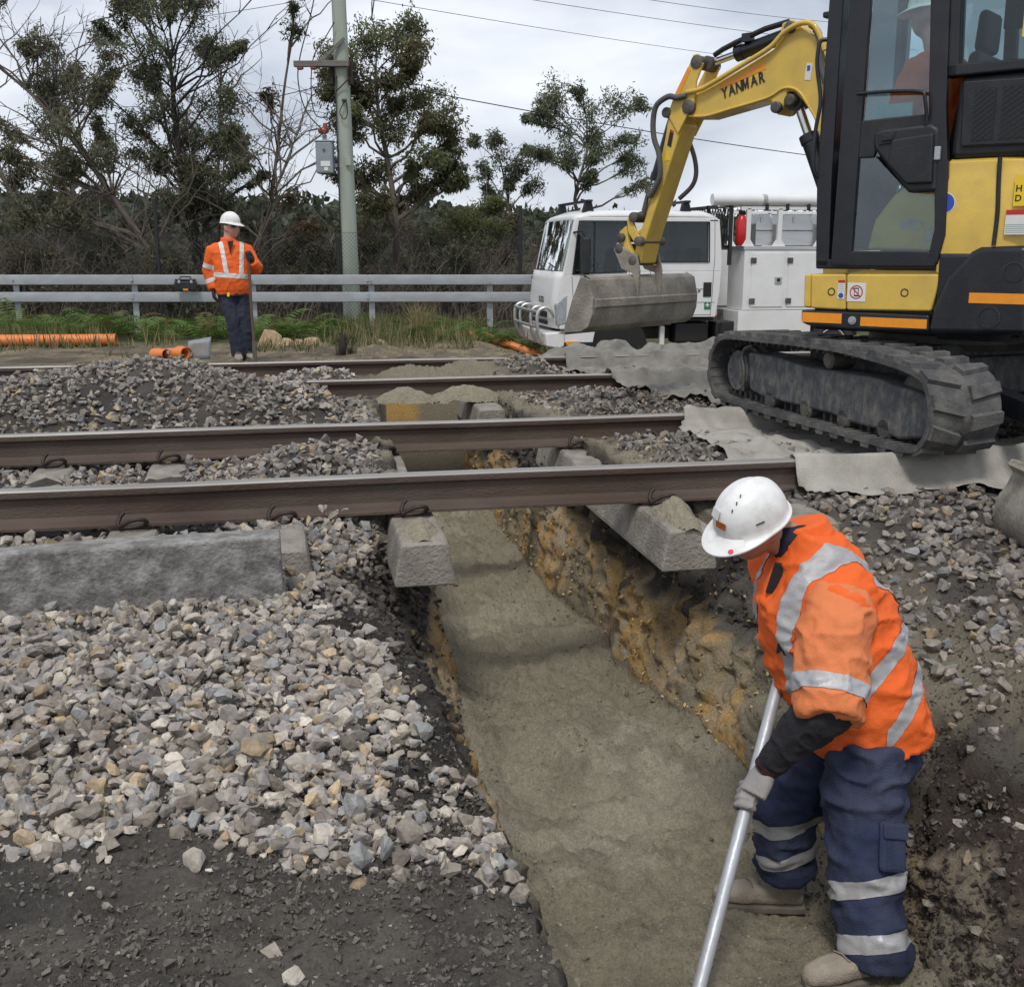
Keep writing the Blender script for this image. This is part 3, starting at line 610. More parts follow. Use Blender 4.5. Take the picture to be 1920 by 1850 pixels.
M_tyre = mat('tyre_rubber', (.022, .022, .022), .8, 0, .2, 20, .3, 80, dirt=(.12, .11, .09), dirt_amt=.5)

def text_obj(txt, size, M4, material, parent, name='lettering', extrude=.0015, bold=.012, shear=0, sx=1.0, align='CENTER', gap=1.0):
    cu = bpy.data.curves.new(name, 'FONT'); cu.body = txt; cu.size = size; cu.extrude = extrude; cu.offset = bold * size; cu.shear = shear; cu.align_x = align; cu.space_character = gap; cu.align_y = 'CENTER'; cu.resolution_u = 3
    tmp = bpy.data.objects.new('tmp', cu); COL.objects.link(tmp); dg = bpy.context.evaluated_depsgraph_get(); me = bpy.data.meshes.new_from_object(tmp.evaluated_get(dg))
    bpy.data.objects.remove(tmp); bpy.data.curves.remove(cu); me.materials.clear(); me.materials.append(material)
    o = bpy.data.objects.new(name, me); COL.objects.link(o); o.parent = parent; o.matrix_local = M4 @ Matrix.Diagonal((sx, 1, 1, 1)); return o
def frame4(o, x, y):
    x, y = Vector(x).normalized(), Vector(y); y = (y - x * y.dot(x)).normalized(); z = x.cross(y)
    m = Matrix((x, y, z)).transposed().to_4x4(); m.translation = Vector(o); return m
def smooth_pts(pts, k=4, closed=False):
    """Catmull-Rom through points"""
    P = [Vector(p) for p in pts]; n = len(P); out = []
    rng = range(n if closed else n - 1)
    for i in rng:
        p0, p1, p2, p3 = (P[(i - 1) % n] if closed else P[max(i - 1, 0)]), P[i], P[(i + 1) % n], (P[(i + 2) % n] if closed else P[min(i + 2, n - 1)])
        for j in range(k):
            t = j / k; out.append(.5 * ((2 * p1) + (p2 - p0) * t + (2 * p0 - 5 * p1 + 4 * p2 - p3) * t * t + (3 * p1 - p0 - 3 * p2 + p3) * t ** 3))
    if not closed: out.append(P[-1])
    return out

# ================================================================== excavator. local x = forward of the house, y = its left, z up
EXC = (3.738, 5.734, 0); EA = R(38.6)
ex = empty('excavator', EXC, math.pi / 2 + EA); tag(ex, 'yellow and black tracked mini excavator standing across the rails, operator inside', 'excavator')
X3_, Y3_, Z3_ = Vector((1, 0, 0)), Vector((0, 1, 0)), Vector((0, 0, 1))
def P2(b, pts, y0, y1): return b.prism(pts, (0, 0, 0), X3_, Z3_, Y3_, y0, y1)
def quad_sticker(name, x0, x1, z0, z1, y, m, parent, t=.0025):   # flat sticker on the left side
    return MB().box(((x0 + x1) / 2, y + t / 2, (z0 + z1) / 2), (abs(x1 - x0), t, abs(z1 - z0))).build(name, m, parent)
def side_text(txt, x, y, z, size, m, parent, slope=0, **k):         # reads from the left side of the machine
    return text_obj(txt, size, frame4((x, y, z), (-math.cos(slope), 0, math.sin(slope)), (math.sin(slope), 0, math.cos(slope))), m, parent, **k)
# --- crawler tracks
TA = R(-33.1); TR = Matrix.Rotation(TA, 3, 'Z')          # direction of the tracks in the house frame
path = smooth_pts([(v[0], 0, v[1]) for v in [(1.0, .045), (.6, .028), (-.32, .022), (-.92, .024), (-1.06, .075), (-1.115, .19), (-1.085, .33), (-.96, .425), (-.46, .475), (.0, .48), (.45, .47), (.92, .455), (1.06, .40), (1.13, .30), (1.14, .18), (1.095, .095)]], 9, True)
def resample(pts, n):
    d = [0]; m = len(pts)
    for i in range(m): d.append(d[-1] + (pts[(i + 1) % m] - pts[i]).length)
    out = []
    for k in range(n):
        t = d[-1] * k / n; i = int(np.searchsorted(d, t, 'right')) - 1; f = (t - d[i]) / (d[i + 1] - d[i] + 1e-9); out.append(pts[i].lerp(pts[(i + 1) % m], f))
    return out
NP_ = 144; path = resample(path, NP_)
nrm = []
for i in range(NP_):
    t = path[(i + 1) % NP_] - path[i - 1]; nrm.append(Vector((-t.z, 0, t.x)).normalized() * (1 if True else -1))
cen = sum(path, Vector()) / NP_
nrm = [n if n.dot(p - cen) > 0 else -n for n, p in zip(nrm, path)]
def make_track(ys, sgn):
    root = empty('crawler_track', (0, 0, 0), 0, ex); y0, y1 = ys
    b = MB(); rings = []
    for p, n in zip(path, nrm):
        o_, i_ = p, p - n * .028
        rings.append([TR @ Vector((q.x, y, q.z)) for q, y in ((i_, y0), (o_, y0), (o_, y1), (i_, y1))])
    vs = [v for r in rings for v in r]
    fs = [(i * 4 + j, i * 4 + (j + 1) % 4, ((i + 1) % NP_) * 4 + (j + 1) % 4, ((i + 1) % NP_) * 4 + j) for i in range(NP_) for j in range(4)]
    b.add(vs, fs); w = (y1 - y0)
    # tread lugs: staggered angled blocks on both halves
    for k in range(0, NP_, 4):
        for h, (ya, yb, off) in enumerate(((y0 + .004 * sgn, y0 + w * .44, 0), (y0 + w * .56, y1 - .004 * sgn, 2))):
            pts = []
            for (yy, sh, wd) in ((ya, (1.0 if h == 0 else 0), 2.5), (yb, (0 if h == 0 else 1.0), 1.9)):
                for s_ in (0, wd):
                    f = (k + off + sh + s_) % NP_; i = int(f); fr = f - i; p = path[i].lerp(path[(i + 1) % NP_], fr); n = nrm[i].lerp(nrm[(i + 1) % NP_], fr)
                    ctr = .5 * wd
                    pts.append((p - n * .004, p + n * .024, yy))
            v = []
            for (a, t_, yy) in pts: v += [TR @ Vector((a.x, yy, a.z)), TR @ Vector((t_.x, yy, t_.z))]
            # taper the tops
            for a_, b_ in ((1, 3), (5, 7)):
                m_ = (v[a_] + v[b_]) / 2; v[a_] = v[a_].lerp(m_, .28); v[b_] = v[b_].lerp(m_, .28)
            b.add(v, [(0, 2, 6, 4), (1, 5, 7, 3), (0, 1, 3, 2), (4, 6, 7, 5), (0, 4, 5, 1), (2, 3, 7, 6)])
    b.build('rubber_belt', M_rub, root, smooth=32)
    ym = (y0 + y1) / 2
    # guide teeth inside the belt
    g = MB()
    for k in range(0, NP_, 2):
        p, n = path[k], nrm[k]; q = p - n * .045
        t = Vector((n.z, 0, -n.x)); M3 = TR @ Matrix((t, Vector((0, 1, 0)), n)).transposed()
        for yy in (ym - .055, ym + .055): g.box(TR @ Vector((q.x, yy, q.z)), (.025, .03, .04), M3)
        g.box(TR @ Vector((p.x - n.x * .030, y0 + (.05 if True else 0) * (1 if y1 > y0 else -1), p.z - n.z * .03)), (.03, .09, .006), M3)
    g.build('guide_teeth', M_rub, root)['kind'] = 'stuff'
    # side frame
    yo = y0 + sgn * .06
    fr = MB(); pts = [(.74, .36), (.70, .13), (.55, .105), (-.20, .105), (-.40, .085), (-.62, .085), (-.80, .06), (-1.0, .10), (-1.06, .2), (-1.02, .30), (-.55, .345), (.1, .335), (.4, .36)]
    sgnw = 1 if y1 > y0 else -1
    fr.prism(pts, (0, 0, 0), TR @ X3_, Z3_, TR @ Y3_, yo, yo + sgn * .21)
    fr.build('track_frame', M_frame, root, smooth=30, bevel=.02)
    for sx, szz, r_, w_, nm in ((.46, .10, .062, .20, 'roller'), (.06, .098, .062, .20, 'roller'), (-.315, .096, .062, .20, 'roller'), (-.675, .098, .062, .20, 'roller'), (-.14, .395, .05, .16, 'carrier_roller')):
        b = MB(); a_ = TR @ Vector((sx, y0 + sgn * .06, szz)); d_ = TR @ Vector((0, sgn, 0))
        b.lathe(a_, d_, [(0, .02), (0, r_ * .75), (.012, r_), (w_ - .012, r_), (w_, r_ * .7)], 20); b.build(nm, M_steel, root, smooth=30)
        if nm == 'roller': MB().box(TR @ Vector((sx - .02, y0 + sgn * .078, szz + .055)), (.035, .02, .05), TR).build('roller_bracket', M_frame, root)
    b = MB(); a_ = TR @ Vector((.845, y0 + sgn * .05, .235)); d_ = TR @ Vector((0, sgn, 0))
    b.lathe(a_, d_, [(0, .03), (0, .118), (.008, .127), (.09, .127), (.09, .15), (.20, .15), (.20, .05)], 32); b.build('drive_motor', M_frame, root, smooth=30)
    for k in range(8):
        a = 2 * math.pi * k / 8; c = TR @ Vector((.845 + .085 * math.cos(a), y0 + sgn * .046, .235 + .085 * math.sin(a))); MB().cyl(c, c + (TR @ Vector((0, sgn * .02, 0))), .011, n=6).build('bolt', M_steel, root)
    b = MB(); n_ = 22; ring = []
    for k in range(n_ * 2):
        r_ = .205 if k % 2 else .178; a = math.pi * k / n_; ring.append((.845 + r_ * math.cos(a), .235 + r_ * math.sin(a)))
    b.prism(ring, (0, 0, 0), TR @ X3_, Z3_, TR @ Y3_, ym - .02, ym + .02); b.build('sprocket', M_steel, root)
    b = MB(); a_ = TR @ Vector((-.87, y0 + sgn * .12, .235)); b.lathe(a_, TR @ Vector((0, sgn, 0)), [(0, .05), (0, .16), (.02, .19), (.22, .19), (.24, .1)], 30); b.build('idler', M_steel, root, smooth=30)
    b = MB(); b.tube([TR @ Vector(p) for p in smooth_pts([(.70, y0 + sgn * .07, .40), (.74, y0 + sgn * .045, .385), (.765, y0 + sgn * .04, .33), (.735, y0 + sgn * .04, .25), (.745, y0 + sgn * .045, .12)], 5)], .009, 8); b.build('grease_hose', M_steel, root, smooth=60)
    return root
make_track((.955, .565), -1); make_track((-.955, -.565), 1)
b = MB(); b.box((0, 0, .32), (.95, 1.25, .2), TR); b.box((0, 0, .42), (.75, .75, .12), TR); b.build('undercarriage', M_frame, ex, bevel=.02)
MB().lathe((0, 0, .44), (0, 0, 1), [(0, .42), (.04, .45), (.08, .45), (.14, .40)], 40).build('turntable', M_steel, ex, smooth=30)
# dozer blade, at the camera end of the tracks
b = MB(); bl = [(-1.36, .02), (-1.30, .06), (-1.285, .22), (-1.31, .40), (-1.335, .41), (-1.335, .2), (-1.39, .03)]
b.prism(bl, (0, 0, 0), TR @ X3_, Z3_, TR @ Y3_, -.97, .40)
for yy in (-.42, .42): b.bar(TR @ Vector((-1.3, yy, .2)), TR @ Vector((-.5, yy * .8, .3)), .09, .11)
b.build('dozer_blade', M_blk, ex, smooth=30, bevel=.008)
# --- house: deck, side skirts, engine cover
YS = .82
deck = [(.545, .84), (-.55, .84), (-.80, .6), (-.72, .5), (.52, .5)]
b = MB(); P2(b, [(.50, .55), (.50, .82), (-.6, .82), (-.6, .55)], -.85, YS - .06); b.build('deck_frame', M_blk, ex, bevel=.02)
b = MB(); P2(b, [(.30, .853), (.20, .875), (-.19, .875), (-.19, .853)], .3, YS - .035); b.build('cab_sill', M_yel, ex)
def skirt(name, pts, y0=YS - .05, y1=YS, m=None, bevel=.012): b = MB(); P2(b, pts, y0, y1); return b.build(name, m or M_yel, ex, smooth=30, bevel=bevel)
skirt('corner_panel', [(.543, .849), (.502, .85), (.493, .667), (.538, .671)], -.3, YS - .012)
skirt('front_side_panel', [(.499, .85), (.302, .853), (.290, .664), (.490, .667)])
sp = skirt('rear_side_panel', [(.298, .853), (-.215, .860), (-.19, .80), (-.163, .672), (.285, .664)])
for x_, z_ in ((.374, .759), (-.022, .763)): MB().lathe((x_, YS - .012, z_), (0, 1, 0), [(0, .021), (.014, .021), (.0145, .016), (.006, .015), (.005, .002)], 20).build('fixing_hole', M_blk, ex)
bp_ = skirt('side_bumper', [(.542, .658), (.540, .59), (.50, .575), (.28, .562), (-.165, .57), (-.158, .655)], YS - .07, YS + .004, M_blk)
quad_sticker('reflective_strip', .532, .305, .645, .592, YS + .004, M_orange, ex); quad_sticker('reflective_strip', .20, -.15, .632, .585, YS + .004, M_orange, ex)
MB().lathe((.245, YS + .003, .612), (0, 1, 0), [(0, .022), (.008, .022), (.008, .012), (.014, .012), (.014, .002)], 18).build('tie_down_bolt', M_galv, ex, smooth=30)
st = quad_sticker('no_phone_sticker', .285, .184, .808, .711, YS, M_sticker, ex)
def ring_disc(name, c, r0, r1, m, parent, y, n=28):
    b = MB(); P = [[Vector((c[0] + r * math.cos(2 * math.pi * k / n), y, c[1] + r * math.sin(2 * math.pi * k / n))) for r in (r0, r1)] for k in range(n)]; b.grid(P, True); return b.build(name, m, parent)
ring_disc('prohibition_ring', (.2345, .760), .030, .036, M_red, st, YS + .0035); MB().bar((.2565, YS + .004, .783), (.2125, YS + .004, .737), .001, .006, (0, 0, 1)).build('slash', M_red, st)
quad_sticker('phone_icon', .247, .222, .783, .737, YS + .0022, M_ink, st, .0008); quad_sticker('phone_screen', .243, .226, .776, .745, YS + .0028, M_sticker, st, .0008)
s2 = quad_sticker('warning_sticker', .338, .300, .822, .722, YS, M_sticker, ex); quad_sticker('red_band', .338, .300, .822, .806, YS + .0022, M_red, s2, .0008); ring_disc('blue_disc', (.319, .740), 0.0, .014, M_blue, s2, YS + .0035)
for k in range(4): quad_sticker('print_line', .334, .306, .798 - k * .011, .794 - k * .011, YS + .0022, M_lgrey, s2, .0008)
# engine cover: rounded yellow tail swept round the back
def tail(z0, z1, r, pts_extra=0):
    pts = [(-.19, YS - .0)]
    return pts
def tail_shape(b, zs, inset):
    """plan outline from the left side round the tail to the right side, lofted over zs"""
    rings = []
    for z, ins in zip(zs, inset):
        ring = [(-.185, YS - ins)]
        for k in range(0, 15):
            a = math.pi / 2 + math.pi * k / 14; r = .86; ex_, ey_ = .30 + .34, YS
            ring.append((-.42 + (.50 - ins) * math.cos(a) , (YS - ins) * math.sin(a)))
        ring.append((-.185, -YS + ins)); rings.append([Vector((x, y, z)) for x, y in ring])
    n = len(rings[0]); vs = [v for r in rings for v in r]; fs = [(i * n + j, i * n + j + 1, (i + 1) * n + j + 1, (i + 1) * n + j) for i in range(len(rings) - 1) for j in range(n - 1)]
    fs += [tuple(range(n)), tuple(range((len(rings) - 1) * n, len(rings) * n))] + [(i * n, (i + 1) * n, (i + 1) * n + n - 1, i * n + n - 1) for i in range(len(rings) - 1)]
    b.add(vs, fs); return b
tail_shape(MB(), [.86, 1.0, 1.30, 1.335, 1.40, 1.415], [.0, .0, .0, .012, .02, .05]).build('engine_cover', M_yel, ex, smooth=40, bevel=.006)
b = MB(); P2(b, [(-.150, .99), (-.19, 1.05), (-.30, 1.05), (-.30, .90), (-.235, .845), (-.17, .862)], YS - .06, YS - .003); b.build('lower_cover_panel', M_yel, ex, smooth=30, bevel=.01)
b = MB(); b.tube(smooth_pts([(-.432, YS + .0, 1.412), (-.436, YS + .001, 1.30), (-.444, YS + .001, 1.15), (-.44, YS + .001, 1.0)], 6), .011, 8); b.build('cover_seam', M_blkp, ex, smooth=60)
g_ = MB(); P2(g_, [(-.60, .998), (-.383, .995), (-.34, .972), (-.228, .844), (-.175, .69), (-.159, .562), (-.64, .575)], YS - .12, YS + .018); gd = g_.build('side_guard', M_blk, ex, smooth=30, bevel=.03, seg=3)
tail_shape(MB(), [.53, .60, .95, .99], [.06, .0, -.01, .03]).build('counterweight_skirt', M_blk, ex, smooth=40, bevel=.01)
quad_sticker('reflective_strip', -.352, -.62, .772, .722, YS + .018, M_orange, ex)
for x_, z_, r_ in ((-.55, .874, .05), (-.455, .654, .055)): MB().lathe((x_, YS + .006, z_), (0, 1, 0), [(0, r_), (.016, r_), (.017, r_ * .86), (.004, r_ * .8), (.002, .01)], 28).build('guard_recess', M_blkp, ex, smooth=30)
s3 = quad_sticker('no_go_disc_backing', 0, 0, 0, 0, 0, M_sticker, ex) if False else None
d_ = MB().lathe((-.190, YS - .002, 1.205), (0, 1, 0), [(0, .050), (.0035, .050), (.0036, .001)], 30).build('round_sticker', M_sticker, ex); MB().lathe((-.190, YS + .0005, 1.205), (0, 1, 0), [(0, .046), (.002, .046), (.0021, .001)], 30).build('blue_disc', M_blue, d_)
yst = quad_sticker('yellow_warning_sticker', -.512, -.62, 1.325, 1.182, YS + .001, M_yst, ex)
for k, t_ in enumerate(('EAR', 'HEARING', 'DAMAGE')[1:]): side_text({0: 'H', 1: 'D'}[k], -.533, YS + .004, 1.262 - k * .045, .042, M_ink, yst, bold=.02, extrude=.0006)
s4 = quad_sticker('safety_sticker', -.484, -.60, 1.165, 1.05, YS + .001, M_sticker, ex); quad_sticker('red_band', -.484, -.60, 1.165, 1.142, YS + .0033, M_red, s4, .0008)
for k in range(5): quad_sticker('print_line', -.488, -.60, 1.098 - k * .009, 1.094 - k * .009, YS + .0033, M_lgrey, s4, .0008)
# hood with mesh grille, black
b = MB(); P2(b, [(-.185, 1.415), (-.185, 1.455), (-.20, 1.80), (-.66, 1.80), (-.78, 1.60), (-.80, 1.415)], -.3, YS - .03); hood = b.build('engine_hood', M_blkp, ex, smooth=30, bevel=.03, seg=3)
b = MB(); P2(b, [(-.235, 1.47), (-.222, 1.775), (-.60, 1.765), (-.60, 1.465)], YS - .031, YS - .012); b.build('grille_panel', M_blkp, ex, smooth=30, bevel=.012)
for gx0, gx1 in ((-.285, -.385), (-.415, -.53)):
    gp = quad_sticker('grille_opening', gx0, gx1, 1.735, 1.495, YS - .0125, M_ink, ex, .002)
    m_ = MB(); nx = 7; 
    for s in (-1, 1):
        for k in range(-9, 16):
            p0 = (gx0, 1.495 + k * .026); p1 = (gx1, 1.495 + k * .026 + s * .075)
            # clip to the opening
            z0, z1 = p0[1], p1[1]
            t0, t1 = 0, 1
            for lo, hi in ((1.495, 1.735),):
                for A_, B_ in ((z0, z1),):
                    dz_ = B_ - A_
                    ta, tb = sorted(((lo - A_) / dz_, (hi - A_) / dz_)); t0, t1 = max(t0, ta), min(t1, tb)
            if t1 - t0 < .05: continue
            q = lambda t: (p0[0] + (p1[0] - p0[0]) * t, YS - .0095, z0 + (z1 - z0) * t)
            m_.bar(q(t0), q(t1), .003, .0035)
    m_.build('wire_mesh', M_blkp, gp)
# --- cab
cab = empty('cab', (0, 0, 0), 0, ex)
CT = 2.56; YR = -.14
def cabpart(name, pts, y0, y1, m=None, bevel=.01): b = MB(); P2(b, pts, y0, y1); return b.build(name, m or M_blk, cab, smooth=30, bevel=bevel)
for (y0, y1) in ((YS - .09, YS - .004), (YR, YR + .07)):
    cabpart('front_pillar', [(.477, .885), (.40, .885), (.415, 1.36), (.41, CT), (.485, CT), (.501, 1.362)], y0, y1)
    cabpart('rear_pillar', [(-.135, 1.80), (-.20, 1.80), (-.165, CT), (-.105, CT)], y0, y1)
    cabpart('tail_pillar', [(-.60, 1.80), (-.66, 1.80), (-.62, CT), (-.55, CT)], y0, y1)
    cabpart('roof_rail', [(.485, CT - .07), (.485, CT + .01), (-.62, CT + .01), (-.62, CT - .07)], y0, y1)
    cabpart('sill', [(.477, .878), (.477, .93), (-.19, .93), (-.19, .878)], y0, y1)
    cabpart('rear_window_sill', [(-.14, 1.80), (-.14, 1.86), (-.66, 1.845), (-.66, 1.80)], y0, y1)
cabpart('roof', [(.49, CT), (.46, CT + .06), (.32, CT + .06), (.32, CT)], YR, YS - .01); cabpart('roof', [(-.25, CT), (-.25, CT + .06), (-.6, CT + .06), (-.64, CT)], YR, YS - .01); b = MB(); b.box((.035, (YS + YR) / 2, CT + .03), (.57, YS - YR - .1, .006)); b.build('added_skylight', M_glass, cab)  # glazed roof panel out of view, added to brighten the operator
cabpart('floor', [(.47, .88), (.47, .92), (-.62, .92), (-.62, .88)], YR + .02, YS - .1)
cabpart('rear_wall', [(-.19, .90), (-.19, 1.78), (-.25, 1.8), (-.64, 1.8), (-.64, 1.76), (-.27, 1.4), (-.23, .9)], YR + .02, YS - .1)
cabpart('right_lower_wall', [(.44, .92), (.44, 1.30), (.1, 1.42), (-.2, 1.42), (-.2, .92)], YR + .005, YR + .035)
def pane(name, pts, y, m=M_glass): b = MB(); P2(b, pts, y, y + .005); return b.build(name, m, cab)
pane('right_window', [(.42, 1.3), (.42, CT - .06), (-.13, CT - .06), (-.16, 1.85), (-.2, 1.42), (.1, 1.42)], YR + .03)
pane('rear_side_window', [(-.15, 1.86), (-.12, CT - .06), (-.56, CT - .06), (-.61, 1.85)], YS - .04, M_dglass)
pane('rear_right_window', [(-.15, 1.86), (-.12, CT - .06), (-.56, CT - .06), (-.61, 1.85)], YR + .03, M_dglass)
b = MB(); b.box((.448, (YS + YR) / 2, 1.75), (.005, YS - YR - .16, 1.55)); b.build('windscreen', M_glass, cab)
# door
door = empty('door_assembly', (0, 0, 0), 0, ex)
def doorpart(name, pts, y0, y1, m=None, bevel=.008): b = MB(); P2(b, pts, y0, y1); return b.build(name, m or M_blk, door, smooth=30, bevel=bevel)
doorpart('door_front_frame', [(.385, .90), (.275, .90), (.272, 1.2), (.255, CT - .04), (.37, CT - .04), (.378, 1.4)], YS - .03, YS + .012)
doorpart('door_top_frame', [(.37, CT - .12), (.37, CT - .035), (-.125, CT - .035), (-.125, CT - .12)], YS - .028, YS + .010)
doorpart('door_rear_frame', [(-.130, .955), (-.150, 1.079), (-.137, 1.24), (-.075, 1.62), (-.02, CT - .05), (-.118, CT - .05), (-.160, 1.66), (-.196, 1.33), (-.206, 1.05), (-.178, .905)], YS - .03, YS + .012)
doorpart('door_bottom_frame', [(.38, .893), (.38, .972), (-.125, .972), (-.185, .93), (-.165, .893)], YS - .029, YS + .011)
doorpart('door_middle_rail', [(.275, 1.44), (.275, 1.625), (-.085, 1.635), (-.09, 1.56), (.16, 1.54), (.19, 1.44)], YS - .024, YS + .006, M_blkp)
doorpart('door_inner_panel', [(.195, 1.56), (.154, 1.575), (-.096, 1.585), (-.140, 1.56), (-.150, 1.26), (-.007, 1.258), (.19, 1.487)], YS - .02, YS + .024, M_blkp, .02)
doorpart('door_armrest', [(.09, 1.52), (-.12, 1.54), (-.130, 1.30), (.0, 1.30), (.10, 1.40)], YS + .02, YS + .045, M_blkp, .02)
doorpart('latch_recess', [(.165, 1.555), (.075, 1.562), (.075, 1.505), (.160, 1.497)], YS + .022, YS + .030, M_ink, .004); doorpart('latch_handle', [(.145, 1.545), (.085, 1.55), (.085, 1.517), (.142, 1.512)], YS + .028, YS + .040, M_blkp, .006)
doorpart('hinge', [(-.125, 1.475), (-.155, 1.475), (-.155, 1.41), (-.125, 1.41)], YS + .01, YS + .03, M_galv, .004)
def dpane(name, pts): b = MB(); P2(b, pts, YS - .012, YS - .007); return b.build(name, M_glass, door)
dpane('upper_pane', [(.262, 1.62), (.25, CT - .1), (-.02, CT - .1), (-.08, 1.63)]); dpane('lower_pane', [(.278, .965), (.278, 1.445), (.186, 1.445), (.0, 1.262), (-.142, 1.245), (-.152, 1.079), (-.13, .965)])
b = MB(); b.tube(smooth_pts([(.29, YS + .03, 1.755), (.10, YS + .045, 1.75), (-.045, YS + .045, 1.735), (-.066, YS + .045, 1.70), (-.078, YS + .03, 1.60)], 5), .009, 8); b.build('door_bar', M_blk, door, smooth=60)
b = MB(); b.tube(smooth_pts([(.463, YS - .03, 2.038), (.515, YS + .0, 2.04), (.526, YS + .01, 1.98), (.524, YS + .01, 1.901), (.496, YS + .01, 1.739), (.515, YS + .01, 1.58), (.511, YS + .01, 1.39), (.475, YS - .03, 1.345)], 6), .011, 8); b.build('grab_rail', M_blk, cab, smooth=60)
b = MB(); b.box((.50, YS - .05, 2.17), (.06, .05, .03)); b.build('mirror_bracket', M_blkp, cab, bevel=.008)
side_text('ViO', -.01, YS - .032, 1.10, .075, M_lgrey, ex, bold=.03, shear=.25, name='model_lettering'); side_text('55', -.125, YS - .032, 1.055, .10, M_lgrey, ex, bold=.03, shear=.25, name='model_lettering')
b = MB(); P2(b, [(.21, .98), (.18, 1.13), (.09, 1.25), (-.02, 1.33), (-.19, 1.36), (-.19, .97)], YS - .085, YS - .035); b.build('yellow_inner_panel', M_yel, ex, smooth=30, bevel=.015)  # yellow panel brought forward behind the door glass to catch more light
# seat and controls
b = MB(); P2(b, [(.16, 1.22), (.16, 1.30), (-.06, 1.33), (-.16, 1.95), (-.22, 1.95), (-.14, 1.2)], .12, .58); b.build('seat', M_blkp, cab, smooth=30, bevel=.04, seg=3)
b = MB(); P2(b, [(-.14, 1.96), (-.155, 2.16), (-.21, 2.16), (-.205, 1.96)], .23, .47); b.build('headrest', M_blkp, cab, smooth=30, bevel=.03)
b = MB(); P2(b, [(.30, .92), (.33, 1.42), (.25, 1.46), (.18, .92)], -.08, .1); b.build('console', M_blkp, cab, bevel=.02)
b = MB(); b.tube(smooth_pts([(.23, -.02, 2.10), (.265, -.02, 2.08), (.268, -.02, 1.95), (.262, -.02, 1.70), (.262, -.02, 1.6)], 4), .02, 8); b.build('inner_handrail', M_blkp, cab, smooth=60)
quad_sticker('window_card', .222, .02, 1.70, 1.635, YS - .03, mat('pale_blue_card', (.35, .55, .6), .6), cab)
quad_sticker('mirror', -.34, -.46, 2.16, 2.02, .6, M_blkp, cab, .05); quad_sticker('yellow_card', -.47, -.60, 2.2, 1.95, YS - .035, M_yst, cab)
# --- boom
boom_o = [(1.79, 1.82), (1.802, 1.947), (1.76, 1.965), (1.623, 2.010), (1.40, 2.10), (1.205, 2.185), (1.179, 2.244), (1.164, 2.324), (1.10, 2.335), (1.051, 2.317), (.99, 2.25), (.943, 2.229), (.864, 2.098), (.764, 1.9), (.68, 1.62), (.60, 1.25), (.56, 1.02), (.66, .98), (.72, 1.1), (.779, 1.382), (.885, 1.70), (.95, 1.80), (1.002, 1.862), (1.055, 1.915), (1.10, 1.927), (1.121, 1.853), (1.14, 1.80), (1.165, 1.79), (1.192, 1.83), (1.21, 1.872), (1.26, 1.882), (1.50, 1.84), (1.665, 1.811)]
b = MB(); P2(b, boom_o, -.18, 0); boom = b.build('boom', M_yel, ex, smooth=25, bevel=.014)
b = MB(); P2(b, [(.60, .58), (.60, .95), (.70, 1.1), (.78, .95), (.76, .58)], -.26, .08); b.box((.45, -.09, .7), (.3, .26, .24)); b.build('boom_foot_bracket', M_yel, ex, bevel=.02)
# raised edge flange and pipe along the boom
b = MB(); b.tube(smooth_pts([(1.80, .03, 1.975), (1.70, .03, 1.985), (1.60, .03, 2.02), (1.40, .03, 2.105), (1.22, .03, 2.185), (1.13, .03, 2.26), (1.02, .03, 2.30), (.93, .03, 2.27), (.86, .03, 2.13)], 5), .016, 10); b.build('boom_pipe', M_yel, ex, smooth=60)
b = MB(); b.tube(smooth_pts([(1.79, .004, 1.83), (1.665, .004, 1.822), (1.5, .004, 1.85), (1.26, .004, 1.892), (1.2, .004, 1.91), (1.12, .004, 1.945), (1.03, .004, 1.92), (.95, .004, 1.82), (.89, .004, 1.72), (.83, .004, 1.55)], 5), .009, 8); b.build('boom_flange', M_yel, boom, smooth=60)
P2(MB(), [(1.571, 1.985), (1.30, 2.075), (1.235, 2.10), (1.245, 2.062), (1.31, 2.042), (1.575, 1.95)], .0, .0022).build('orange_stripe', M_orange, boom) if False else None
b = MB(); P2(b, [(1.578, 1.992), (1.262, 2.118), (1.256, 2.068), (1.574, 1.974)], 0, .0025); b.build('orange_stripe', M_orange, boom)
slope = math.atan2(1.989 - 1.904, 1.56 - 1.247)
M_OUT = [(0, 0), (0, 1), (.28, 1), (.5, .42), (.72, 1), (1, 1), (1, 0), (.77, 0), (.77, .62), (.58, .08), (.42, .08), (.23, .62), (.23, 0)]
mo_ = Vector((1.537 - .0525 * 3 * math.cos(slope) + .023, .0035, 1.948 + .0525 * 3 * math.sin(slope) - .036)); MB().prism([(a * .046 + b_ * .008, b_ * .066) for a, b_ in M_OUT], mo_, (-math.cos(slope), 0, math.sin(slope)), (math.sin(slope), 0, math.cos(slope)), (0, 1, 0), -.001, .0015).build('maker_lettering', M_ink, boom)
for k_, ch_ in enumerate('YAN AR'):
  if ch_ != ' ': side_text(ch_, 1.537 - .0525 * k_ * math.cos(slope), .0035, 1.948 + .0525 * k_ * math.sin(slope), .092, M_ink, boom, slope=slope, bold=.02 if ch_ != 'M' else .004, shear=.12, sx=.72 if ch_ != 'M' else .66, name='maker_lettering')
bs = MB(); P2(bs, [(.985, 2.075), (.945, 2.07), (.955, 1.975), (.995, 1.98)], 0, .0025); bs = bs.build('boom_sticker', M_sticker, boom); MB().box((.97, .0032, 2.045), (.02, .001, .03)).build('blue_print', M_blue, bs)
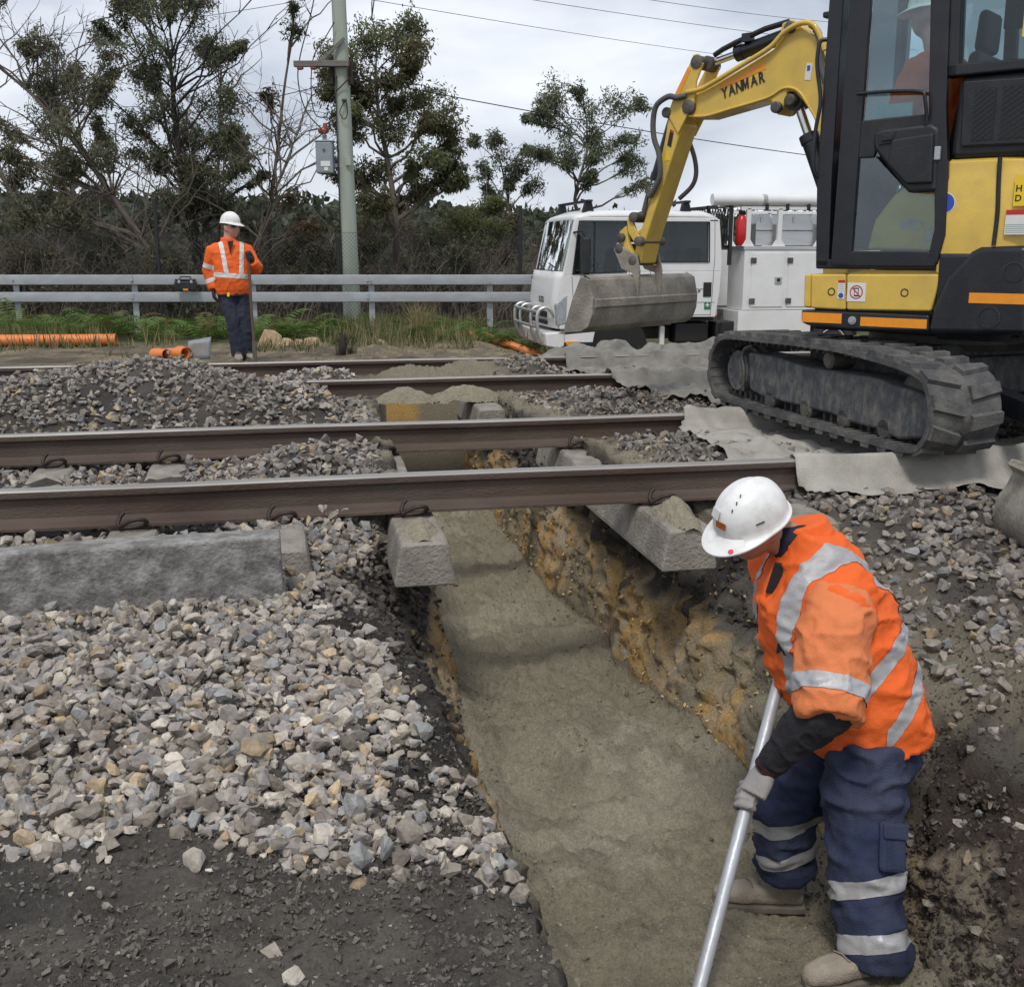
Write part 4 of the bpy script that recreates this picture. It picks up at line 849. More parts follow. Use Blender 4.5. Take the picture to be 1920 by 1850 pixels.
for px_, pz_ in ((1.775, 1.885), (1.10, 2.29), (1.075, 1.87), (1.165, 1.835)):
    MB().lathe((px_, -.20, pz_), (0, 1, 0), [(0, .03), (.0, .035), (.225, .035), (.23, .028)], 18).build('boom_pin', M_steel, ex, smooth=30)
# cylinders
def ram(name, a, bq, r, split, y=-.09):
    a, bq = Vector((a[0], y, a[1])), Vector((bq[0], y, bq[1])); m_ = a.lerp(bq, split)
    o = MB().cyl(a, m_, r, n=18).cyl(m_ - (m_ - a).normalized() * .04, m_ + (m_ - a).normalized() * .01, r * 1.12, n=18).build(name, M_blk, ex, smooth=30)
    MB().cyl(m_, bq, r * .52, n=14).build('rod', M_chrome, o, smooth=30); MB().cyl(bq - Vector((0, .05, 0)), bq + Vector((0, .05, 0)), r * .95, n=14).build('rod_eye', M_steel, o, smooth=30)
    return o
ram('arm_cylinder', (1.12, 2.275), (1.70, 2.155), .045, .66); ram('bucket_cylinder', (1.955, 1.86), (2.175, 1.20), .04, .62); ram('boom_cylinder', (.72, 1.05), (1.075, 1.865), .055, .75)
b = MB(); b.tube([(1.14, -.05, 2.335), (1.3, -.05, 2.312), (1.50, -.05, 2.255), (1.60, -.06, 2.225), (1.66, -.07, 2.2)], .018, 8); b.box((1.42, -.06, 2.275), (.06, .06, .05)); b.build('cylinder_pipe', M_blk, ex, smooth=60)
# --- arm
arm_o = [(1.725, 2.205), (1.764, 2.203), (1.797, 2.135), (1.907, 1.942), (1.945, 1.851), (1.965, 1.714), (2.005, 1.532), (2.062, 1.325), (2.125, 1.15), (2.16, 1.06), (2.19, .96), (2.175, .885), (2.135, .885), (2.095, 1.05), (1.85, 1.70), (1.79, 1.84), (1.73, 1.93), (1.70, 2.04), (1.69, 2.14)]
for y0, y1, nm in ((-.012, .022, 'arm_cheek'), (-.202, -.168, 'arm_cheek')): pass
b = MB(); P2(b, [(1.83, 1.78)] + arm_o[3:14] , -.185, .012); arm = b.build('arm', M_yel, ex, smooth=25, bevel=.012)
for y0, y1 in ((.002, .024), (-.206, -.184)):
    b = MB(); P2(b, [(1.725, 2.205), (1.764, 2.203), (1.797, 2.135), (1.907, 1.942), (1.945, 1.851), (1.86, 1.72), (1.79, 1.84), (1.745, 1.90), (1.735, 2.04), (1.69, 2.14)], y0, y1); b.build('arm_cheek', M_yel, ex, smooth=25, bevel=.006)
for px_, pz_, r_ in ((1.735, 2.155, .042), (1.785, 1.885, .045), (1.952, 1.862, .034)): MB().lathe((px_, -.215, pz_), (0, 1, 0), [(0, r_ * .8), (.0, r_), (.245, r_), (.25, r_ * .75)], 20).build('arm_pin', M_steel, ex, smooth=30)
b = MB(); P2(b, [(1.80, 2.128), (1.90, 1.955), (1.875, 1.935), (1.775, 2.11)], .024, .0262); b.build('orange_stripe', M_orange, arm)
b = MB(); P2(b, [(1.925, 1.755), (1.897, 1.74), (1.915, 1.64), (1.945, 1.655)], .012, .0145); st5 = b.build('danger_sticker', M_ink, arm); b = MB(); P2(b, [(1.925, 1.757), (1.896, 1.742), (1.899, 1.728), (1.927, 1.742)], .0145, .0155); b.build('red_band', M_red, st5)
b = MB(); P2(b, [(1.945, 1.625), (1.92, 1.56), (1.965, 1.555)], .012, .0145); b.build('yellow_triangle', M_yst, arm)
side_text('350KG', 2.055, .0135, 1.395, .05, M_ink, arm, slope=R(75), bold=.01, name='load_lettering')
b = MB(); b.tube(smooth_pts([(1.802, .03, 1.957), (1.86, .05, 1.945), (1.92, .06, 1.955), (2.008, .06, 1.907), (2.034, .055, 1.807), (2.022, .055, 1.698), (1.985, .05, 1.6), (1.972, .05, 1.462), (2.02, .04, 1.377), (2.065, .03, 1.33)], 6), .019, 10); b.build('hydraulic_hose', M_hose, ex, smooth=60)
b = MB(); b.tube(smooth_pts([(1.90, -.20, 1.68), (1.865, -.21, 1.58), (1.85, -.21, 1.48), (1.88, -.21, 1.40), (1.97, -.20, 1.32)], 6), .016, 10); b.build('hydraulic_hose', M_hose, ex, smooth=60)
b = MB(); b.tube(smooth_pts([(.95, -.02, 2.26), (.90, .02, 2.2), (.88, .03, 2.05), (.82, .03, 1.9)], 5), .02, 8); b.tube(smooth_pts([(1.0, -.05, 2.3), (.93, -.03, 2.24), (.9, 0, 2.1), (.86, .0, 1.95)], 5), .018, 8); b.build('hydraulic_hose', M_hose, ex, smooth=60)
b = MB(); P2(b, [(2.075, 1.33), (2.05, 1.37), (2.075, 1.40), (2.12, 1.24), (2.10, 1.2)], .012, .04); b.build('hose_clamp', M_steel, ex, bevel=.004)
# bucket linkage
for y0, y1 in ((.02, .045), (-.225, -.2)): P2(MB(), [(2.20, 1.20), (2.235, 1.185), (2.225, 1.10), (2.165, 1.02), (2.12, 1.00), (2.105, 1.04), (2.15, 1.09)], y0, y1).build('bucket_link', M_yel, ex, smooth=25, bevel=.006)

b = MB(); 
for y0, y1 in ((.0, .04), (-.22, -.18)): P2(b, [(2.245, 1.14), (2.30, 1.10), (2.285, 1.0), (2.235, .90), (2.19, .86), (2.145, .865), (2.16, .93), (2.22, 1.02)], y0, y1)
b.box((2.22, -.09, .93), (.1, .2, .08)); b.build('quick_hitch', M_yel, ex, smooth=25, bevel=.008)
for px_, pz_, r_ in ((2.175, 1.195, .035), (2.13, 1.035, .032), (2.275, 1.06, .03), (2.17, .905, .034), (2.285, .985, .034)): MB().lathe((px_, -.25, pz_), (0, 1, 0), [(0, r_ * .7), (.0, r_), (.31, r_), (.315, r_ * .7)], 16).build('link_pin', M_steel, ex, smooth=30)
# bucket: hollow shell, back towards the machine
bo = [(2.19, .80), (2.155, .785), (2.125, .66), (2.128, .56), (2.16, .48), (2.22, .445), (2.32, .437), (2.36, .432)]
bi = [(x + .014, z + .010) for x, z in bo]
b = MB(); pr_ = bo + bi[::-1]; P2(b, pr_, -.73, .56); bk = b.build('bucket', M_bucket, ex, smooth=35, bevel=.004)
for y0, y1 in ((.56, .582), (-.752, -.73)):
    b = MB(); P2(b, bo[:-1] + [(2.37, .427), (2.30, .64), (2.23, .80)], y0, y1); b.build('side_plate', M_bucket, bk, bevel=.004)
b = MB(); P2(b, [(2.35, .42), (2.35, .448), (2.41, .426)], -.755, .585); b.build('cutting_edge', M_bucket, bk)
b = MB(); P2(b, [(2.122, .665), (2.113, .655), (2.113, .61), (2.122, .60)], -.73, .56); b.build('wear_strip', M_bucket, bk)
b = MB()
for y0, y1 in ((.04, .06), (-.24, -.22)): P2(b, [(2.12, .62), (2.11, .84), (2.14, .95), (2.19, .96), (2.30, 1.03), (2.33, .98), (2.26, .845), (2.17, .82)], y0, y1)
b.build('bucket_ears', M_bucket, bk, bevel=.006)
# ================================================================== people
M_skin = mat('weathered_skin', (.40, .20, .13), .55, 0, .15, 40, .1, 150)
M_skin2 = mat('fair_skin', (.50, .27, .20), .55, 0, .12, 40, .1, 150)
M_hivis = mat('orange_hi_vis_cloth', (.82, .125, .012), .75, 0, .08, 7, .25, 220, dirt=(.42, .10, .03), dirt_amt=.25, dscale=7)
M_sleeve = mat('faded_orange_sleeve', (.70, .20, .065), .8, 0, .08, 7, .25, 220, dirt=(.42, .15, .07), dirt_amt=.3, dscale=6)
M_tape = mat('silver_reflective_tape', (.40, .40, .41), .42, .15, .12, 14, .12, 120, dirt=(.30, .28, .25), dirt_amt=.5, dscale=9)
M_tape2 = mat('bright_reflective_tape', (.62, .60, .58), .45, .05, .08, 14)
M_navy = mat('navy_work_trousers', (.016, .025, .066), .85, 0, .3, 9, .45, 240, dirt=(.07, .08, .115), dirt_amt=.6, dscale=5)
M_navy2 = mat('dark_blue_jeans', (.018, .022, .042), .85, 0, .3, 9, .35, 200, dirt=(.07, .075, .09), dirt_amt=.5, dscale=6)
M_under = mat('charcoal_knit', (.018, .018, .022), .9, 0, .25, 30, .5, 300)
M_glove = mat('grey_work_glove', (.30, .285, .275), .85, 0, .15, 20, .35, 250, dirt=(.20, .18, .15), dirt_amt=.6, dscale=14)
M_gloveb = mat('black_glove', (.015, .015, .016), .75, 0, .2, 20, .3, 200)
M_boot = mat('dusty_suede_boot', (.33, .285, .225), .9, 0, .15, 18, .4, 150, dirt=(.20, .175, .13), dirt_amt=.6, dscale=12)
M_sole = mat('boot_sole', (.13, .115, .09), .9, 0, .2, 20)
M_lace = mat('boot_lace', (.22, .19, .15), .9)
M_helmet = mat('scuffed_white_helmet', (.78, .78, .76), .38, 0, .03, 12, .05, 60, dirt=(.50, .475, .43), dirt_amt=.75, dscale=13)
M_hair = mat('grey_hair', (.10, .085, .075), .8, 0, .3, 60, .5, 200)
M_alupole = mat('grey_painted_pole', (.44, .46, .49), .42, .3, .1, 12, .1, 60, dirt=(.32, .30, .26), dirt_amt=.5, dscale=8, stretch=(1, 1, .4))
M_wood = mat('worn_wood_handle', (.115, .075, .048), .8, 0, .25, 14, .3, 60, stretch=(1, 1, .2))

def ring_loft(b, rings, n=20):
    """rings: (centre, lateral axis, front axis, half width, half depth[, superellipse power])"""
    vs = []
    for rr in rings:
        c, u, w, a, d = rr[:5]; p = rr[5] if len(rr) > 5 else 2.0; c, u, w = Vector(c), Vector(u).normalized(), Vector(w).normalized()
        for k in range(n):
            t = 2 * math.pi * k / n; cs, sn = math.cos(t), math.sin(t)
            x = abs(cs) ** (2 / p) * (1 if cs >= 0 else -1); y = abs(sn) ** (2 / p) * (1 if sn >= 0 else -1)
            vs.append(c + u * a * x + w * d * y)
    m = len(rings); fs = [(j * n + k, j * n + (k + 1) % n, (j + 1) * n + (k + 1) % n, (j + 1) * n + k) for j in range(m - 1) for k in range(n)]
    fs += [tuple(range(n - 1, -1, -1)), tuple(range((m - 1) * n, m * n))]; b.add(vs, fs); return b
def spine_loft(b, cs, lat, hw, hd, n=24, p=2.3):
    cs = [Vector(c) for c in cs]; m = len(cs); rings = []
    for i in range(m):
        t = (cs[min(i + 1, m - 1)] - cs[max(i - 1, 0)]).normalized(); l = Vector(lat[i] if isinstance(lat, list) else lat); l = (l - t * l.dot(t)).normalized(); rings.append((cs[i], l, t.cross(l), hw[i], hd[i], p))
    return ring_loft(b, rings, n)
def limb(b, pts, rad, n=14): return b.tube([Vector(p) for p in pts], list(rad), n)
def remesh(b, voxel, smooth=3, wr=0, wf=14, seed=0, aniso=(1, 1, 1)):
    """union of the closed shapes as one continuous surface, then cloth wrinkles"""
    me = bpy.data.meshes.new('t'); me.from_pydata([tuple(v) for v in b.v], [], b.f); bm = bmesh.new(); bm.from_mesh(me); bmesh.ops.recalc_face_normals(bm, faces=bm.faces); bm.to_mesh(me); bm.free()
    o = bpy.data.objects.new('t', me); COL.objects.link(o)
    r = o.modifiers.new('r', 'REMESH'); r.mode = 'VOXEL'; r.voxel_size = voxel; s = o.modifiers.new('s', 'SMOOTH'); s.iterations = smooth; s.factor = .5
    dg = bpy.context.evaluated_depsgraph_get(); me2 = bpy.data.meshes.new_from_object(o.evaluated_get(dg)); bpy.data.objects.remove(o); bpy.data.meshes.remove(me)
    if wr:
        n = len(me2.vertices); co = np.empty(n * 3, np.float32); me2.vertices.foreach_get('co', co); co = co.reshape(-1, 3).astype(float); no = np.empty(n * 3, np.float32); me2.vertices.foreach_get('normal', no); no = no.reshape(-1, 3)
        q = co * np.array(aniso); d = np.maximum(0, 1 - np.abs(fbm(q[:, 0] * wf, q[:, 1] * wf, q[:, 2] * wf, seed, 2))) ** 2.5 * 1.3 - .30 + .35 * np.maximum(0, 1 - np.abs(fbm(q[:, 0] * wf * 2.7, q[:, 1] * wf * 2.7, q[:, 2] * wf * 2.7, seed + 2, 2))) ** 2
        d2 = fbm(co[:, 0] * 6, co[:, 1] * 6, co[:, 2] * 6, seed + 5, 2)
        co += no * (wr * (d + .9 * d2))[:, None]; me2.vertices.foreach_set('co', co.astype(np.float32).ravel())
    me2.polygons.foreach_set('use_smooth', [True] * len(me2.polygons)); me2.update(); return me2
def mesh_part(name, me, m, parent):
    me.name = name; me.materials.clear(); me.materials.append(m); o = bpy.data.objects.new(name, me); COL.objects.link(o); o.parent = parent; return o
def band(name, src, planes, m, parent, off=.003):
    """strip of cloth cut from the garment's surface between planes (point, inward normal)"""
    bm = bmesh.new(); bm.from_mesh(src)
    for p, nrm_ in planes: bmesh.ops.bisect_plane(bm, geom=bm.verts[:] + bm.edges[:] + bm.faces[:], plane_co=Vector(p), plane_no=Vector(nrm_), clear_inner=True)
    bm.normal_update()
    for v in bm.verts: v.co += v.normal * off
    me = bpy.data.meshes.new(name); bm.to_mesh(me); bm.free(); me.polygons.foreach_set('use_smooth', [True] * len(me.polygons)); return mesh_part(name, me, m, parent)
def slab(p, ax, w): p, ax = Vector(p), Vector(ax).normalized(); return [(p - ax * w / 2, ax), (p + ax * w / 2, -ax)]

def helmet(parent, M4, m=M_helmet, ridge=True):
    h = MB(); nu, rows_ = 56, []
    A_, B_, C_ = .124, .104, .122
    def dome(t, f):   # f 0 apex .. 1 rim
        a = f * math.pi / 2; s = math.sin(a) ** .92; z = C_ * math.cos(a) ** .95 if f < 1 else 0
        x, y = A_ * s * math.cos(t), B_ * s * math.sin(t)
        rr = .007 * math.exp(-(y / .022) ** 2) * (1 - f ** 4) + .0035 * (math.exp(-((abs(y) - .05) / .012) ** 2)) * math.sin(math.pi * min(1, f)) ** 2
        return Vector((x * (1 + rr * .6), y, z + rr))
    fr = [.001] + [k / 12 for k in range(1, 13)]
    for f in fr: rows_.append([dome(2 * math.pi * k / nu, f) for k in range(nu)])
    def brim(t, e, dz):
        pk = max(0, math.cos(t)) ** 1.6; x, y = A_ * math.cos(t), B_ * math.sin(t); w = .010 + .046 * pk
        return Vector((x + math.cos(t) * w * e * (1.0), y + math.sin(t) * w * e * .8, dz - .022 * pk * e - .004))
    rows_.append([brim(2 * math.pi * k / nu, .35, 0) for k in range(nu)]); rows_.append([brim(2 * math.pi * k / nu, 1, -.004) for k in range(nu)]); rows_.append([brim(2 * math.pi * k / nu, 1.0, -.009) for k in range(nu)])
    rows_.append([brim(2 * math.pi * k / nu, .1, -.008) for k in range(nu)])
    for f in (.97, .85, .6, .3, .05): rows_.append([dome(2 * math.pi * k / nu, f) * .965 for k in range(nu)])
    h.grid(list(map(list, zip(*rows_))), True); o = h.build('helmet', m, parent, smooth=50); o.matrix_local = M4
    return o, dome
def head_mesh(b, M4, s=1.0):
    """skull with brow, nose, lips, chin, ears; x forward, y left, z up, centre of the head at 0"""
    nu, nv = 40, 30; P = []
    for j in range(nv + 1):
        v = -math.pi / 2 + math.pi * j / nv; row = []
        for k in range(nu):
            u = 2 * math.pi * k / nu; cu, su, cv, sv = math.cos(u), math.sin(u), math.cos(v), math.sin(v)
            x, y, z = .098 * cv * cu, .077 * cv * su, .118 * sv
            if z < 0: y *= 1 - .28 * (min(1, -z / .118)) ** 1.5; x = x * (1 - .05 * (-z / .118)) + (.012 * (-z / .118) if cu > 0 else .030 * (-z / .118))
            fr = max(0, cu) * cv
            g = lambda cy, cz, sy, sz_: math.exp(-((y - cy) / sy) ** 2 - ((z - cz) / sz_) ** 2) * (1 if cu > .2 else 0)
            x += .024 * g(0, -.022, .011, .015) + .013 * g(0, -.002, .009, .02) + .006 * g(0, .028, .045, .010) - .010 * (g(.03, .006, .014, .011) + g(-.03, .006, .014, .011)) + .006 * g(0, -.058, .02, .006) + .006 * g(0, -.070, .018, .005) - .004 * g(0, -.064, .022, .003) + .010 * g(0, -.098, .022, .018)
            x += .004 * (g(.042, -.022, .015, .015) + g(-.042, -.022, .015, .015))
            row.append(M4 @ (Vector((x, y, z)) * s))
        P.append(row)
    n = nu; vs = [p for r in P for p in r]; fs = [(j * n + k, j * n + (k + 1) % n, (j + 1) * n + (k + 1) % n, (j + 1) * n + k) for j in range(nv) for k in range(n)]; b.add(vs, fs)
    R3 = M4.to_3x3()
    for sy in (-1, 1):
        b.sphere(M4 @ Vector((-.012 * s, sy * .079 * s, -.005 * s)), (.020 * s, .010 * s, .032 * s), 14, 10, R3 @ Matrix.Rotation(sy * R(-18), 3, 'Z') @ Matrix.Rotation(R(-10), 3, 'Y'))
        b.sphere(M4 @ Vector((-.005 * s, sy * .078 * s, -.03 * s)), (.010 * s, .008 * s, .012 * s), 10, 8, R3)
    return b
def grip_hand(pole_pt, axis, wrist, pr=.02, scale=1.0, thumb_up=True):
    """hand closed round a pole: palm plus four fingers of different length and a thumb from the side of the palm"""
    b = MB(); c, ax, w = Vector(pole_pt), Vector(axis).normalized(), Vector(wrist); s = scale
    r = w - c; r = (r - ax * r.dot(ax)); u = r.normalized(); v = ax.cross(u)        # u: from the pole to the wrist side
    fr = .0092 * s
    kn = c + u * (pr + .018 * s) - v * (pr * .6)
    b2 = [w, w.lerp(kn, .45), kn]
    rings = []
    for i, q in enumerate(b2):
        t = (b2[min(i + 1, 2)] - b2[max(i - 1, 0)]).normalized(); l = (ax - t * ax.dot(t)).normalized(); rings.append((q, l, t.cross(l), (.028, .040, .043)[i] * s, (.023, .021, .017)[i] * s, 2.6))
    ring_loft(b, rings, 18)
    for k, ln in enumerate((.93, 1.0, .96, .80)):
        o = ax * (.030 - .0205 * k) * s; pts = [kn + o * .9 + u * .0]
        for j in range(6):
            a = R(20) - R(235) * ln * (j / 5); rr = pr + fr * 1.05; pts.append(c + o + (u * math.cos(a) - v * -math.sin(a) * 1.0) * rr)
        limb(b, pts, [fr * 1.15] + [fr * (1.12 - .05 * j) for j in range(6)], 10)
    base = w.lerp(kn, .55) + ax * .036 * s; pts = [base, base + ax * .014 * s + v * .008 * s]
    for j in range(4):
        a = R(25) + R(150) * (j / 3); pts.append(c + ax * (.047 - .004 * j) * s + (u * math.cos(a) + v * math.sin(a)) * (pr + fr * 1.1))
    limb(b, pts, [.014 * s, .013 * s, .0115 * s, .011 * s, .0105 * s, .0095 * s], 10)
    return b
def relaxed_hand(wrist, d, nrm_, side, s=1.0):
    """hanging hand: d along the fingers, nrm_ out of the back of the hand, side to the thumb"""
    b = MB(); w, d, nn, sd_ = Vector(wrist), Vector(d).normalized(), Vector(nrm_).normalized(), Vector(side).normalized()
    ring_loft(b, [(w, sd_, nn, .027 * s, .021 * s, 2.5), (w + d * .045 * s, sd_, nn, .040 * s, .019 * s, 2.6), (w + d * .095 * s, sd_, nn, .041 * s, .015 * s, 2.6)], 18)
    for k, ln in enumerate((.068, .078, .072, .056)):
        p = w + d * .09 * s + sd_ * (.030 - .0205 * k) * s; a = R(12); pts = [p]
        for j in range(3): a += R(20 + 4 * k); p = p + (d * math.cos(a) - nn * math.sin(a)) * ln * s / 3 * (1.2 - .15 * j); pts.append(p)
        limb(b, pts, [.0105 * s, .0098 * s, .009 * s, .008 * s], 10)
    p = w + d * .03 * s + sd_ * .034 * s; limb(b, [p, p + (d * .6 + sd_ * .7 - nn * .3) * .035 * s, p + (d * 1.1 + sd_ * .75 - nn * .5) * .055 * s, p + (d * 1.5 + sd_ * .65 - nn * .8) * .065 * s], [.014 * s, .0125 * s, .011 * s, .009 * s], 10)
    return b
def boot(name, ankle, toe, ground_z, parent, m=M_boot, s=1.0, up=None):
    """ankle boot on a flat sole"""
    a, t = Vector(ankle), Vector(toe); f = Vector((t.x - a.x, t.y - a.y, 0)).normalized(); sd_ = Vector((-f.y, f.x, 0)); z0 = ground_z; b = MB()
    heel = Vector((a.x, a.y, z0)) - f * .07 * s
    prof_ = [(0, .030, .05, .055), (.03, .036, .05, .060), (.08, .038, .045, .062), (.14, .043, .04, .052), (.20, .048, .032, .036), (.25, .046, .028, .032), (.285, .034, .022, .026), (.30, .012, .014, .02)]
    ring_loft(b, [(heel + f * d * s + Vector((0, 0, (.022 + h) * s)), sd_, (0, 0, 1), w * s, h * s, 2.8) for d, w, h, _ in prof_], 20)
    ring_loft(b, [(heel + f * .055 * s + Vector((0, 0, .05)), sd_, f, .037 * s, .05 * s, 2.3), (Vector((a.x, a.y, z0 + .10)) - f * .015, sd_, f, .041 * s, .052 * s, 2.2), (Vector((a.x, a.y, z0 + .16)) - f * .01, sd_, f, .045 * s, .052 * s, 2.2)], 20)
    o = mesh_part(name, remesh(b, .008, 3, .002, 30, 3), m, parent)
    so = MB(); ring_loft(so, [(heel - f * .006 + f * d * 1.02 * s + Vector((0, 0, .014)), sd_, (0, 0, 1), w * 1.12 * s, .014, 5) for d, w, h, _ in prof_], 16); so.build('sole', M_sole, o, smooth=40)
    la = MB()
    for k in range(4):
        c = heel + f * (.135 + .022 * k) * s + Vector((0, 0, (.118 - .014 * k) * s)); la.tube([c - sd_ * .03 * s + f * .01, c + Vector((0, 0, .008)), c + sd_ * .03 * s - f * .008], .003, 6)
    la.build('laces', M_lace, o, smooth=60); return o

# ------------------------------------------------------------------ worker bent over in the trench
RX = Vector((.9803, -.1977, 0)); FW = Vector((.1977, .9803, 0)); UP = Vector((0, 0, 1))
def cv(r, u, d): return (RX * r + UP * u + FW * d)
tw = empty('person', (0, 0, 0)); tag(tw, 'worker in white helmet, orange vest and navy trousers bent over a pole in the trench', 'person')
J = dict(hip_n=(1.690, 2.836, -.543), knee_n=(1.632, 2.70, -.827), ank_n=(1.622, 2.60, -1.06), hip_f=(1.682, 3.045, -.59), knee_f=(1.527, 3.053, -.832), ank_f=(1.552, 3.076, -1.06),
         hem=(1.740, 2.94, -.502), waist=(1.699, 2.962, -.391), mid=(1.650, 2.985, -.28), chest=(1.594, 3.036, -.118), upper=(1.560, 3.073, .012), neck=(1.52, 3.106, .085),
         sh_n=(1.572, 2.865, -.055), el_n=(1.483, 2.705, -.294), wr_n=(1.354, 2.829, -.547), sh_f=(1.56, 3.24, -.06), el_f=(1.66, 3.22, -.36), wr_f=(1.535, 3.10, -.36))
J = {k: Vector(v) for k, v in J.items()}
GZ1, GZ2 = sz(1.60, 2.60), sz(1.53, 3.09)
latv = cv(.30, .0, -.95)            # his left, towards the camera
# head frame
Fh = cv(-.82, -.40, -.40).normalized(); Uh = cv(-.36, .86, -.36); Uh = (Uh - Fh * Uh.dot(Fh)).normalized(); Lh = Uh.cross(Fh)
hc = Vector((1.400, 3.105, .140)); MH = Matrix((Fh, Lh, Uh)).transposed().to_4x4(); MH.translation = hc
MHel = MH.copy(); MHel.translation = hc + Uh * .034 + Fh * .006
# body under the clothes
b = MB(); head_mesh(b, MH, .97)
limb(b, [J['neck'] + cv(.03, -.02, 0), J['neck'], hc - Uh * .05 - Fh * .03], [.062, .062, .058])
spine_loft(b, [J['hem'], J['mid'], J['chest'], J['upper'], J['neck']], latv, [.12, .13, .14, .10, .06], [.08, .10, .10, .08, .06])
for a_ in ('n', 'f'):
    limb(b, [J['sh_' + a_], J['el_' + a_], J['wr_' + a_]], [.048, .036, .026]); limb(b, [J['hip_' + a_], J['knee_' + a_], J['ank_' + a_]], [.06, .045, .035])
body = mesh_part('body', remesh(b, .0095, 2), M_skin, tw)
b = MB(); b.sphere(hc + Uh * .03 - Fh * .012, (.090, .078, .085), 24, 16, MH.to_3x3()); b.build('hair', M_hair, tw, smooth=60)
# trousers
b = MB(); gl_ = .0
spine_loft(b, [J['hem'] + UP * .06, J['hem'] - UP * .03, (J['hip_n'] + J['hip_f']) / 2 - UP * .04], latv, [.165, .185, .18], [.15, .16, .13])
def leg(h, k, a, extra): limb(b, [Vector(h) + UP * .03, Vector(h).lerp(k, .35), Vector(h).lerp(k, .75), k, Vector(k).lerp(a, .35), Vector(k).lerp(a, .7), Vector(a) + UP * .03, Vector(a) - UP * .005], [.118, .115, .102, .096, .090, .088, .092, .090], 20)
leg(J['hip_n'], J['knee_n'], J['ank_n'], 0); leg(J['hip_f'], J['knee_f'], J['ank_f'], 0)
tr_me = remesh(b, .009, 3, .016, 7, 21, (1, 1, 1.9)); trous = mesh_part('trousers', tr_me, M_navy, tw)
far_side = [((J['knee_n'] + J['knee_f']) / 2, (J['knee_f'] - J['knee_n']))]; near_side = [((J['knee_n'] + J['knee_f']) / 2, (J['knee_n'] - J['knee_f']))]
for kk, aa, f1, f2, sd_ in (('knee_n', 'ank_n', .20, .80, near_side), ('knee_f', 'ank_f', .03, .55, far_side)):
    for f in (f1, f2): p = J[kk].lerp(J[aa], f); ax = (J[aa] - J[kk]); band('reflective_band', tr_me, slab(p, ax + cv(.03, 0, 0), .050) + sd_, M_tape, trous)
# cargo pocket on the near thigh
b = MB(); pc = J['hip_n'].lerp(J['knee_n'], .70); od = cv(.42, .05, -.9).normalized(); tdn = (J['knee_n'] - J['hip_n']).normalized(); wd = od.cross(tdn).normalized()
M3 = Matrix((wd, tdn, od)).transposed(); b.box(pc + od * .106, (.10, .14, .025), M3); b.build('cargo_pocket', M_navy, trous, bevel=.012); MB().box(pc + od * .121 - tdn * .05, (.098, .045, .012), M3).build('pocket_flap', M_navy, trous, bevel=.006)
boot('boot', J['ank_n'], J['ank_n'] + cv(-.95, 0, -.25), GZ1 - .004, tw); boot('boot', J['ank_f'], J['ank_f'] + cv(-1, 0, .12), GZ2 - .004, tw)
# vest
b = MB()
spine_loft(b, [Vector((1.742, 2.935, -.535)), Vector((1.728, 2.94, -.47)), Vector((1.70, 2.955, -.40)), Vector((1.655, 2.985, -.28)), Vector((1.612, 3.015, -.17)), Vector((1.585, 3.05, -.07)), Vector((1.578, 3.075, .02)), Vector((1.572, 3.095, .095))], latv,
           [.195, .195, .19, .20, .205, .195, .16, .10], [.175, .18, .185, .205, .198, .172, .13, .085], 28, 2.4)
limb(b, [J['sh_n'] + cv(.05, .02, .10), J['sh_n'] + cv(.01, -.03, .0), J['sh_n'].lerp(J['el_n'], .16)], [.105, .102, .085], 18)
limb(b, [J['sh_f'] + cv(.03, .02, -.06), J['sh_f'], J['sh_f'].lerp(J['el_f'], .3)], [.10, .105, .09], 18)
v_me = remesh(b, .009, 3, .015, 8, 31, (1, 1, 1.6)); vest = mesh_part('vest', v_me, M_hivis, tw)
sp_ax = (J['chest'] - J['waist']).normalized()
band('reflective_band', v_me, slab(Vector((1.675, 2.97, -.33)), sp_ax + cv(-.55, .0, .0), .050), M_tape, vest)
band('reflective_band', v_me, slab(Vector((1.735, 2.94, -.50)), sp_ax + cv(-.9, .0, .0), .045) + [(Vector((1.735, 2.93, -.4)), cv(1, 0, 0))], M_tape, vest)
band('shoulder_strap', v_me, slab(J['chest'] + Vector(latv).normalized() * .105, Vector(latv), .050) + [(Vector((1.66, 2.97, -.315)), sp_ax + cv(-.55, 0, 0))], M_tape, vest)
band('shoulder_strap', v_me, slab(J['chest'] - Vector(latv).normalized() * .13, Vector(latv), .050) + [(Vector((1.66, 2.97, -.315)), sp_ax + cv(-.55, 0, 0))], M_tape, vest)
# sleeves, undershirt, collar
b = MB(); s0, s1 = J['sh_n'], J['el_n']; limb(b, [s0 + (s1 - s0) * -.05 + cv(.015, 0, .02), s0.lerp(s1, .25), s0.lerp(s1, .55), s0.lerp(s1, .85), s0.lerp(s1, 1.10), s0.lerp(s1, 1.16)], [.086, .100, .104, .100, .095, .089], 22)
s_me = remesh(b, .008, 2, .012, 11, 41, (1, 1, 1.3)); slv = mesh_part('sleeve', s_me, M_sleeve, tw); band('reflective_band', s_me, slab(s0.lerp(s1, .88), s1 - s0 + cv(-.02, 0, 0), .050), M_tape, slv)
b = MB(); s0, s1 = J['sh_f'], J['el_f']; limb(b, [s0, s0.lerp(s1, .5), s1], [.10, .10, .09], 18); limb(b, [s1, J['wr_f']], [.07, .05], 16); mesh_part('sleeve', remesh(b, .012, 3, .005, 9, 42), M_sleeve, tw)
